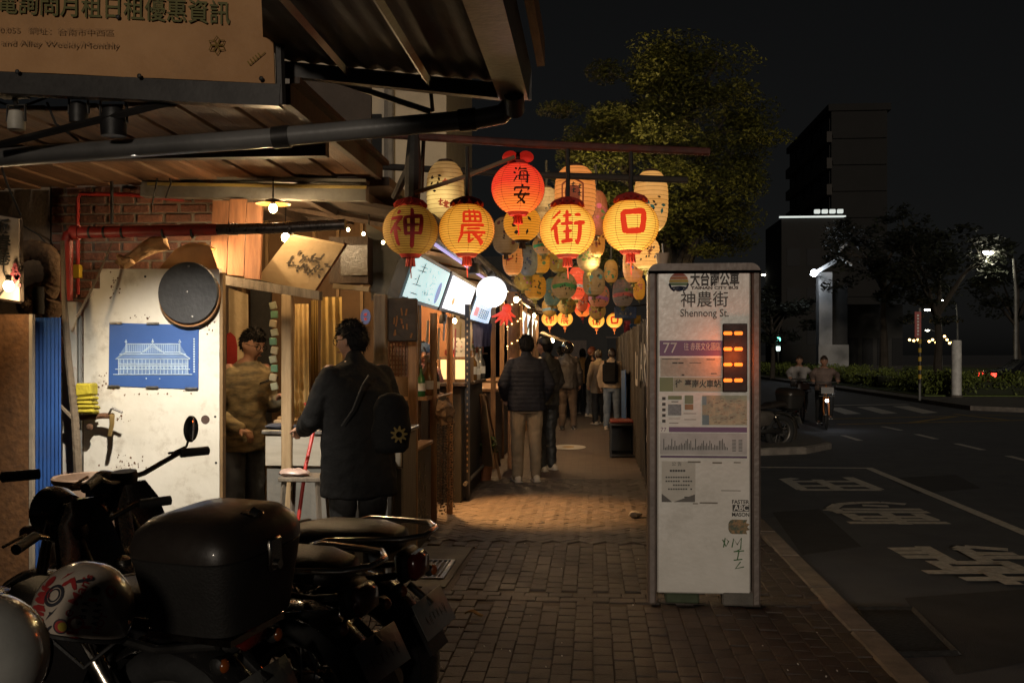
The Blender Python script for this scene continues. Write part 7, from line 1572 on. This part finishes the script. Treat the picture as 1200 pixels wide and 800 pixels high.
# ================================================================ BICYCLES AND RIDERS
M_tyre = mat('tyre_rubber', (.015, .015, .015), .8, bump=.2)
def bicycle(label, loc, rz, frame_m):
    t = thing('bicycle', label, 'bicycle', loc, rz, 'public bicycles on the road'); wr_ = .31
    for x in (-.52, .54):
        w_ = part('wheel', MB().torus((0, x, wr_), wr_ - .02, .022, 'x', 28, 8), M_tyre, t, world=False); sp = MB().torus((0, x, wr_), wr_ - .045, .01, 'x', 26, 6)
        for k in range(14): a = 2 * PI * k / 14; sp.tube([(0, x, wr_), (0, x + math.cos(a) * .26, wr_ + math.sin(a) * .26)], .003, 3)
        sp.lathe([(.03, -.04), (.03, .04)], 10, (0, x, wr_), 'x'); part('spokes', sp, M_steel, w_, world=False)
        fd = []; 
        for k in range(9): a = R(20 + k * 17.5); fd.append((0, x + math.cos(a) * (wr_ + .03), wr_ + math.sin(a) * (wr_ + .03)))
        part('mudguard', MB().tube(fd, [(.004, .028)] * 9, 8), frame_m, t, world=False)
    F = MB(); F.tube([(0, -.12, .28), (0, -.22, .72)], .02).tube([(0, -.1, .29), (0, .2, .4), (0, .4, .78)], .03).tube([(0, -.12, .28), (.05, -.5, .31)], .012).tube([(0, -.12, .28), (-.05, -.5, .31)], .012).tube([(0, -.2, .62), (.05, -.5, .31)], .01).tube([(0, .38, .72), (0, .42, .95)], .022)
    part('frame', F, frame_m, t, world=False)
    part('fork', MB().tube([(.05, .42, .7), (.05, .54, .31)], .014).tube([(-.05, .42, .7), (-.05, .54, .31)], .014), frame_m, t, world=False)
    part('saddle', MB().ell((0, -.24, .78), (.07, .13, .035), 12, 8), M_blk, t, world=False); part('handlebar', MB().tube([(-.27, .3, 1.02), (-.1, .42, 1.0), (.1, .42, 1.0), (.27, .3, 1.02)], .013), M_steel, t, world=False)
    bk_ = MB()
    for z in (.78, .86, .94): bk_.tube([(-.16, .5, z), (.16, .5, z), (.16, .76, z), (-.16, .76, z), (-.16, .5, z)], .006, 4)
    for k in range(9): bk_.tube([(-.16 + k * .04, .76, .72), (-.16 + k * .04, .76, .95)], .004, 3)
    bk_.box((0, .63, .72), (.33, .27, .012)); part('basket', bk_, M_blk, t, world=False)
    part('front_board', MB().box((0, .775, .84), (.26, .012, .14), bev=.004), mat('grey_label', (.2, .2, .2), .5), t, world=False)
    hl_ = part('head_light', MB().ell((0, .66, .62), (.035, .03, .035), 10, 7), emat('bike_lamp', (.95, .97, 1), 14), t, world=False)
    part('tail_light', MB().ell((0, -.84, .58), (.03, .02, .03), 8, 6), emat('bike_tail', (1, .05, .03), 6), t, world=False)
    part('crank', MB().lathe([(.09, -.008), (.09, .008)], 16, (.05, -.12, .28), 'x').tube([(.07, -.12, .28), (.07, -.05, .14), (.14, -.05, .14)], .01).tube([(-.07, -.12, .28), (-.07, -.19, .42), (-.14, -.19, .42)], .01), M_steel, t, world=False)
    return t
M_orange = mat('orange_bike_paint', (.5, .16, .03), .4)
for k, (px, py, rz, topc, lab, blab) in enumerate(((966, 501, R(172), (.17, .12, .1), 'cyclist in a brown jacket riding towards the camera', 'orange public bicycle in front with its head lamp on'), (937, 492, R(176), (.32, .3, .29), 'cyclist in a pale jacket with a dark print behind the other rider', 'orange public bicycle behind with the pale-jacketed rider'))):
    p = PG(px, py, RZ); bicycle(blab, p, rz, M_orange)
    q = p.copy(); q.z = RZ + .30; mt = Matrix.Rotation(rz, 3, 'Z'); q = q + mt @ V((0, -.2, -.12))
    person(lab, q, rz, 1.66, mat('rider_top%d' % k, topc, .8, bump=.15), M_blackpant, M_blk, 'short', mat('brown_hair', (.03, .018, .012)), [((-.28, .2, 1.0), (-.26, .46, .9), (0, 1, -.1)), ((.28, .2, 1.0), (.26, .46, .9), (0, 1, -.1))], .64, .12, (0, 0), [((-.09, 0, .66), (-.12, .36, .5), (-.13, .16, .1)), ((.09, 0, .66), (.12, .30, .36), (.13, .2, .0))], .014, 1.06, sit=True, group='cyclists')
light('bike_beam', PG(966, 501, RZ) + V((0, -.75, .7)), 3, (.95, .97, 1), .04)
# ================================================================ MOTORCYCLES
M_mblk = mat('black_motor_paint', (.013, .012, .012), .28, coat=.5, c2=(.009, .009, .009), bump=.02, scale=3)
M_mplastic = mat('matt_black_plastic', (.018, .017, .016), .55, bump=.12, bscale=120)
M_chrome = mat('worn_chrome', (.5, .47, .42), .22, 1.0, c2=(.34, .31, .27), scale=14, bump=.05)
M_vinyl = mat('seat_vinyl', (.03, .025, .021), .42, c2=(.022, .018, .016), scale=6, bump=.15, bscale=140)
M_alu = mat('cast_alloy', (.22, .21, .2), .5, .8, scale=8)
M_amber = mat('amber_lens', (.25, .06, .01), .2, bump=0, coat=.5); M_redl = mat('red_lens', (.1, .009, .006), .2, bump=0, coat=.5)
M_plate = mat('licence_plate_white', (.17, .17, .16), .45, dirt=(.09, .08, .07), dscale=9)
M_mirror = mat('mirror_glass', (.6, .6, .6), .05, 1.0, bump=0)
def motorcycle(label, loc, rz, lean=R(7), paint=M_mblk, plate_txt=None, box=False, seat_h=.76, rail=True, group='motorcycles parked nose to the wall', mirrors=(), bar=0, scale=1.0):
    """x forward, y left"""
    t = thing('motorcycle', label, 'motorcycle', loc, rz, group)
    t.matrix_basis = Matrix.Translation(V(loc)) @ Matrix.Rotation(rz, 4, 'Z') @ Matrix.Rotation(-lean, 4, 'X') @ Matrix.Scale(scale, 4)
    def pt(nm, mb, m, par=None, sm=45): return part(nm, mb, m, par or t, world=False, smooth=sm)
    wr_ = .30
    for x in (-.62, .66):
        w_ = pt('wheel', MB().torus((x, 0, wr_), wr_ - .055, .055, 'y', 36, 12, 1.05), M_tyre)
        rm = MB().torus((x, 0, wr_), wr_ - .10, .02, 'y', 34, 8, 1.6)
        for k in range(16): a = 2 * PI * k / 16; rm.tube([(x + math.cos(a + .2) * .05, .02 * (-1) ** k, wr_ + math.sin(a + .2) * .05), (x + math.cos(a) * .2, 0, wr_ + math.sin(a) * .2)], .0035, 4)
        rm.lathe([(.055, -.06), (.065, -.03), (.065, .03), (.055, .06)], 18, (x, 0, wr_), 'y'); pt('rim', rm, M_alu, w_)
    def fender(x, a0, a1, r_, wd, m):
        pts = []; mb = MB(); rs = []
        for k in range(13):
            a = R(lerp(a0, a1, k / 12)); c = V((x + math.cos(a) * r_, 0, wr_ + math.sin(a) * r_)); n = V((math.cos(a), 0, math.sin(a)))
            rs.append([c + V((0, wd * q, 0)) + n * (-.03 * abs(q) ** 2.2 + o) for q, o in ((-1, 0), (-.6, 0), (0, 0), (.6, 0), (1, 0), (1, -.005), (.6, -.006), (0, -.006), (-.6, -.006), (-1, -.005))])
        mb.rings(rs); return mb
    pt('rear_fender', fender(-.62, 205, 40, wr_ + .045, .075, M_mblk), paint); pt('front_fender', fender(.66, 170, 20, wr_ + .035, .065, M_mblk), paint)
    fr = MB().tube([(.48, 0, .86), (.3, 0, .5), (.15, 0, .28), (-.2, 0, .26), (-.35, 0, .5), (-.3, 0, .66), (.1, 0, .56), (.38, 0, .66), (.46, 0, .82)], .022)
    for sy in (-.09, .09): fr.tube([(-.3, sy * .6, .64), (-.62, sy, .62), (-.85, sy, .66)], .014).tube([(-.25, sy, .32), (-.62, sy, .3)], .02)
    pt('frame', fr, M_mplastic)
    en = MB().box((.05, 0, .36), (.34, .24, .22), bev=.03); en.tube([(.12, 0, .45), (.22, 0, .62)], [.085, .07], 14)
    for k in range(6): en.box((.14 + k * .017, 0, .49 + k * .022), (.15, .19, .009), (0, R(-38), 0))
    en.lathe([(.09, -.14), (.095, -.12), (.095, .12), (.09, .14)], 20, (-.02, 0, .34), 'y'); pt('engine', en, M_alu)
    pt('exhaust', MB().tube([(.22, -.06, .55), (.3, -.1, .36), (.15, -.13, .2), (-.3, -.15, .22), (-.45, -.16, .27), (-.9, -.17, .33)], [.018, .02, .022, .024, .045, .042], 12), M_chrome)
    tk = MB(); rs = []
    for x, h, wd in ((-.12, .02, .04), (-.08, .07, .09), (.05, .13, .125), (.2, .15, .135), (.32, .13, .12), (.4, .06, .06), (.42, .02, .02)): rs.append([V((x, wd * math.copysign(abs(math.cos(a)) ** .7, math.cos(a)), .56 + (h if math.sin(a) > 0 else .06) * math.sin(a))) for a in [2 * PI * k / 18 for k in range(18)]])
    tank = pt('fuel_tank', tk.rings(rs), paint, sm=60); pt('fuel_cap', MB().lathe([(.035, 0), (.035, .015), (.02, .022), (0, .022)], 16, (.2, 0, .705)), M_chrome, tank)
    ls_ = []
    for x, z, wd in ((.47, .93, .07), (.46, .85, .13), (.42, .68, .16), (.36, .48, .15), (.3, .34, .1)): ls_.append([V((x - .05 * q * q + o, wd * q, z)) for q, o in ((-1, 0), (-.5, 0), (0, 0), (.5, 0), (1, 0), (.95, -.02), (0, -.02), (-.95, -.02))])
    pt('leg_shield', MB().rings(ls_), paint, sm=60)
    se = MB(); rs = []
    for x, z, wd, h in ((-.84, .0, .05, .03), (-.82, .005, .1, .05), (-.72, .015, .125, .06), (-.5, .01, .135, .06), (-.32, -.02, .135, .055), (-.15, -.035, .115, .05), (-.02, -.02, .085, .045), (.0, -.015, .04, .02)): rs.append([V((x, wd * math.copysign(abs(math.cos(a)) ** .6, math.cos(a)), seat_h + z + h * math.sin(a) * (.9 if math.sin(a) > 0 else .7))) for a in [2 * PI * k / 20 for k in range(20)]])
    seat = pt('seat', se.rings(rs), M_vinyl, sm=70); pt('seat_strap', MB().tube([(-.36, .128, seat_h - .03), (-.36, .12, seat_h + .03), (-.36, 0, seat_h + .048), (-.36, -.12, seat_h + .03), (-.36, -.128, seat_h - .03)], [(.012, .004)] * 5, 6), M_mplastic, seat)
    for sy in (-1, 1): 
        pt('side_cover', MB().rings([[V((x, sy * .12, z)) for x, z in ((-.42, .62), (-.3, .68), (-.05, .68), (.0, .55), (-.12, .42), (-.32, .44))], [V((x, sy * .145, z)) for x, z in ((-.39, .61), (-.29, .66), (-.06, .66), (-.03, .56), (-.13, .45), (-.3, .46))]]), paint)
        pt('rear_shock', MB().tube([(-.38, sy * .13, .64), (-.58, sy * .13, .34)], .016).tube([(-.42, sy * .13, .58), (-.54, sy * .13, .4)], .03, 10), M_chrome)
        pt('fork_leg', MB().tube([(.46, sy * .095, .87), (.52, sy * .095, .72), (.66, sy * .095, .3)], [.02, .021, .026], 10), M_chrome)
        pt('foot_peg', MB().tube([(-.1, sy * .13, .3), (-.1, sy * .24, .3)], .014), M_mplastic)
        ri = pt('rear_indicator', MB().tube([(-.86, sy * .06, .62), (-.88, sy * .13, .62)], .009).lathe([(.014, 0), (.025, .012), (.025, .036), (.012, .044)], 12, (-.885, sy * .13 - .022, .62), 'y'), M_mplastic); pt('indicator_lens', MB().ell((-.9, sy * .13, .62), (.018, .02, .022), 10, 7), M_amber, ri)
        pt('grip', MB().tube([(.36, sy * .25, 1.03), (.31, sy * .37, 1.02)], .02, 10), M_mplastic)
        pt('brake_lever', MB().tube([(.42, sy * .24, 1.03), (.39, sy * .36, 1.02)], .006, 5), M_chrome)
        if sy in mirrors: mr = pt('mirror', MB().tube([(.37, sy * .22, 1.04), (.37, sy * .3, 1.05), (.38, sy * .34, 1.09)], .006, 6).ell((.38, sy * .35, 1.12), (.018, .045, .062), 16, 10, (sy * -.2, 0, 0)), M_mplastic); pt('mirror_glass', MB().ell((.367, sy * .35, 1.12), (.006, .038, .054), 16, 8, (sy * -.2, 0, 0)), M_mirror, mr)
        fi = pt('front_indicator', MB().ell((.5, sy * .17, .84), (.035, .03, .03), 10, 7), M_amber)
    pt('handlebar', MB().tube([(.31, -.37, 1.02), (.37, -.24, 1.03), (.44, -.1, .97), (.44, .1, .97), (.37, .24, 1.03), (.31, .37, 1.02)], .012, 8), M_chrome)
    hl = pt('head_light', MB().lathe([(0, .46), (.07, .47), (.095, .53), (.098, .58), (.09, .585)], 24, (0, 0, .88), 'x'), paint); pt('head_light_glass', MB().lathe([(.088, .584), (.06, .598), (0, .604)], 20, (0, 0, .88), 'x'), mat('lamp_glass', (.3, .3, .3), .08, .3, bump=0), hl)
    pt('instrument', MB().lathe([(.05, .0), (.055, .03), (.05, .05), (0, .05)], 18, (.455, 0, .95)), M_mplastic)
    tl = pt('tail_light', MB().box((-.9, 0, .68), (.06, .12, .1), bev=.02), M_redl); pt('tail_lamp_housing', MB().box((-.86, 0, .68), (.06, .14, .12), bev=.02), M_mplastic, tl)
    rpl = Matrix.Translation((-.96, 0, .50)) @ Matrix.Rotation(R(26), 4, 'Y')
    pl = pt('licence_plate', MB().box((0, 0, 0), (.004, .25, .14), bev=.0015).xf(rpl), M_plate)
    if plate_txt:
        tx = marks_mb(6, 1, plate_txt); tx.v = [rpl @ V((-.004, .09 - p.x * .18, p.z * .07 - .045)) for p in tx.v]; pt('plate_marks', tx, M_ink, pl, 0)
    pt('plate_bracket', MB().tube([(-.86, 0, .6), (-.95, 0, .53)], .015).box((-.94, 0, .43), (.012, .14, .16), (0, R(26), 0)), M_mplastic)
    if rail: pt('grab_rail', MB().tube([(-.2, .15, .6), (-.45, .16, .64), (-.55, .165, .78), (-.62, .165, .8), (-.9, .12, .81), (-.96, .05, .81), (-.96, -.05, .81), (-.9, -.12, .81), (-.62, -.165, .8), (-.55, -.165, .78), (-.45, -.16, .64), (-.2, -.15, .6)], .011, 8), M_chrome)
    pt('side_stand', MB().tube([(-.05, .14, .26), (-.12, .26, .02)], .013), M_mplastic); pt('chain_guard', MB().box((-.3, .12, .34), (.5, .02, .07), bev=.008), M_mplastic)
    if box:
        bz = .90; B0 = MB(); rs = []
        for z, a, b in ((-.20, .13, .14), (-.185, .16, .175), (.0, .19, .208), (.03, .195, .213), (.035, .19, .208)): rs.append([V((-.80 + a * math.copysign(abs(math.cos(q)) ** .45, math.cos(q)), b * math.copysign(abs(math.sin(q)) ** .45, math.sin(q)), bz + z)) for q in [2 * PI * k / 32 for k in range(32)]])
        tb = pt('top_box', B0.rings(rs), M_mplastic, sm=50); L0 = MB(); rs = []
        for z, a, b in ((.037, .2, .218), (.06, .2, .218), (.1, .186, .205), (.13, .152, .172), (.145, .1, .118), (.15, .03, .03)): rs.append([V((-.80 + a * math.copysign(abs(math.cos(q)) ** .5, math.cos(q)), b * math.copysign(abs(math.sin(q)) ** .5, math.sin(q)), bz + z)) for q in [2 * PI * k / 32 for k in range(32)]])
        pt('lid', L0.rings(rs), mat('gloss_brown_black', (.022, .017, .014), .42, coat=.15, bump=.06, bscale=30), tb, 50)
        pt('latch', MB().box((-.93, 0, bz + .132), (.045, .07, .012), (0, R(-20), 0), bev=.004).tube([(-.93, .0, bz + .14), (-.955, 0, bz + .13)], .016, 8), M_chrome, tb); pt('lock', MB().box((-1.0, 0, bz + .02), (.02, .06, .1), bev=.006).lathe([(.014, -1.02), (.014, -1.0)], 12, (0, 0, bz - .01), 'x'), M_chrome, tb)
        pt('rack', MB().box((-.78, 0, bz - .215), (.3, .26, .02)).tube([(-.6, .1, .8), (-.9, .1, bz - .22)], .012).tube([(-.6, -.1, .8), (-.9, -.1, bz - .22)], .012), M_chrome)
    for o in t.children:
        if bar and o.name.split('.')[0] in ('grip', 'brake_lever', 'handlebar', 'instrument', 'mirror'): o.location.z += bar
    return t
def place(tail, hb):
    """origin so that the tail light (x=-.9) and handlebar (x=.4) match two ground points"""
    tail = V(tail); hb = V(hb); d = (hb - tail).normalized(); o = tail + d * .9; return (o.x, o.y, 0), math.atan2(d.y, d.x)
l3, r3 = place((-.67, 3.86, 0), (-2.04, 4.25, 0)); motorcycle('black motorcycle nearest the stall, its mirror against the white panel', l3, r3, R(6), M_mblk, 11, mirrors=(-1,), scale=1.02, bar=-.02)
l2, r2 = place((-.74, 3.36, 0), (-2.1, 3.88, 0)); motorcycle('black motorcycle with a chrome rail in the middle of the three', l2, r2, R(6), M_mblk, 12, bar=-.17)
l1, r1 = place((-1.0, 2.95, 0), (-2.28, 3.35, 0)); motorcycle('motorcycle with a big black top box nearest the camera', l1, r1, R(5), M_mblk, None, True, .74, False)
# helmets
def helmet(label, c, r, m, rz, deco=None, visor=None):
    t = thing('helmet', label, 'helmet', c, 0, 'helmets left on the motorcycle'); Rm = Euler((R(-8), R(12), rz)).to_matrix(); c = V(c)
    def sp(th, ph, k=1.0):
        x, y, z = math.sin(th) * math.cos(ph), math.sin(th) * math.sin(ph), math.cos(th); return c + Rm @ V((x * r * k, y * r * 1.12 * k, z * r * (1.02 if z > 0 else .95) * k))
    rs = []
    for i in range(1, 17): th = R(3) + (R(118) - R(3)) * i / 16; rs.append([sp(th, 2 * PI * k / 32) for k in range(32)])
    for i in range(16, 0, -1): th = R(3) + (R(116) - R(3)) * i / 16; rs.append([sp(th, 2 * PI * k / 32, .9) for k in range(32)])
    part('shell', MB().rings(rs), m, t, smooth=60)
    part('trim', MB().tube([sp(R(118), 2 * PI * k / 32, 1.0) for k in range(33)], .008, 6), M_mplastic, t)
    if visor:
        vr = [[sp(R(70 + 8 * i), R(30 + 120 * k / 14), 1.035) for k in range(15)] for i in range(6)]; n = 15; part('visor', MB().add([p for q in vr for p in q], [(i * n + k, i * n + k + 1, (i + 1) * n + k + 1, (i + 1) * n + k) for i in range(5) for k in range(14)]), mat('smoked_visor', (.02, .02, .022), .08, bump=0), t)
    part('chin_strap', MB().tube([sp(R(112), R(10)), c + V((0, 0, -r * 1.15)), sp(R(112), R(170))], .007, 5), M_mplastic, t)
    for (flat, th, ph, size, im) in deco or []:
        mb = MB(); mb.f = list(flat.f); mb.v = [sp(R(th) - (p.z - .5) * size / r, R(ph) + (p.x - .5) * size / r, 1.014) for p in flat.v]; part('sticker', mb, im, t, smooth=0)
    return t
def ringm(r0=.42, r1=.3, n=24): return MB().add([(.5 + r0 * math.cos(2 * PI * k / n), 0, .5 + r0 * math.sin(2 * PI * k / n)) for k in range(n)] + [(.5 + r1 * math.cos(2 * PI * k / n), 0, .5 + r1 * math.sin(2 * PI * k / n)) for k in range(n)], [(k, (k + 1) % n, n + (k + 1) % n, n + k) for k in range(n)])
def discm(n=20, r_=.45): return MB().add([(.5 + r_ * math.cos(2 * PI * k / n), 0, .5 + r_ * math.sin(2 * PI * k / n)) for k in range(n)], [tuple(range(n))])
def txtm(s_, rot=0):
    mb = text_mb(s_, 1, .01); bm = bmesh.new(); me = bpy.data.meshes.new('x'); me.from_pydata(mb.v, [], mb.f); bm.from_mesh(me); bmesh.ops.triangulate(bm, faces=bm.faces); bmesh.ops.subdivide_edges(bm, edges=bm.edges, cuts=1); bm.to_mesh(me); bm.free()
    w_ = max(p.x for p in mb.v) - min(p.x for p in mb.v); o = MB(); c_, s2 = math.cos(rot), math.sin(rot)
    o.v = [V((.5 + (v.co.x * c_ - v.co.z * s2) / w_, 0, .5 + (v.co.x * s2 + v.co.z * c_) / w_)) for v in me.vertices]; o.f = [tuple(p.vertices) for p in me.polygons]; bpy.data.meshes.remove(me); return o
K = mat('sticker_black', (.03, .03, .04), .5, bump=0); RE = mat('sticker_red', (.35, .03, .03), .5, bump=0); YE = mat('sticker_yellow', (.4, .3, .03), .5, bump=0)
bolt = MB().add([(.2, 0, .1), (.6, 0, .55), (.4, 0, .5), (.8, 0, .95), (.35, 0, .6), (.55, 0, .62)], [(0, 1, 2), (1, 3, 5), (2, 1, 5, 4)])
M_hw = mat('cream_helmet_paint', (.42, .36, .3), .25, coat=.7, c2=(.38, .32, .26), bump=.02)
c = PD(98, 716, 2.92)
# angles: ph = -90 faces the camera, larger = to the right
helmet('cream open-face helmet covered in stickers beside the top box', c, .143, M_hw, R(26), [
    (ringm(), 72, -130, .075, K), (ringm(.26, .2), 72, -130, .075, K), (txtm("Le Man's", R(75)), 70, -102, .15, RE), (bolt, 92, -126, .05, K), (discm(), 104, -112, .045, RE), (discm(20, .3), 104, -110, .045, YE), (ringm(.45, .36), 104, -112, .05, K),
    (rects_mb([(.35, .0, .65, 1)]), 86, -84, .085, RE), (marks_mb(2, 4, 21), 86, -84, .07, K), (discm(12, .35), 60, -82, .04, K), (marks_mb(1, 5, 22), 100, -142, .07, RE), (strokes_mb([[(.2, .2, .2), (.8, .8, .1)], [(.8, .2, .1), (.3, .7, .2)]], .1), 112, -130, .06, K), (strokes_mb([[(0, .3, .2), (1, .6, .25)]], .1), 48, -98, .06, K), (txtm('HOT', R(80)), 96, -70, .06, RE), (ringm(.4, .2), 60, -62, .05, RE), (bolt, 46, -128, .05, RE), (marks_mb(1, 6, 23), 84, -148, .1, RE), (discm(), 58, -150, .04, RE), (strokes_mb([[(.1, .5, .2), (.5, .9, .25), (.9, .4, .2)]], .1), 60, -116, .06, RE), (ringm(.42, .3), 98, -96, .05, RE), (strokes_mb([[(.1, .1, .25), (.9, .2, .25)], [(.2, .5, .2), (.8, .6, .2)]], .1), 110, -98, .055, RE)], True)
helmet('plain white open-face helmet at the bottom left corner', PD(-26, 772, 2.15), .14, mat('white_helmet_paint', (.5, .5, .47), .2, coat=.7, bump=.02), R(0), None, True)
# one more motorcycle in the parking bay behind the bus sign
sp0 = PG(900, 530, RZ); mc = motorcycle('dark motorcycle parked in the bay half hidden by the bus sign', (sp0.x - .28, sp0.y + .25, RZ), R(-152), R(5), mat('grey_motor_paint', (.09, .08, .07), .45, coat=.2), None, True, .76, False, 'motorcycle in the parking bay')
helmet('dark brown helmet resting on the motorcycle in the bay', V((sp0.x - .35, sp0.y + .2, RZ + .98)), .135, mat('dark_brown_helmet', (.05, .03, .022), .35), R(40), None, True)
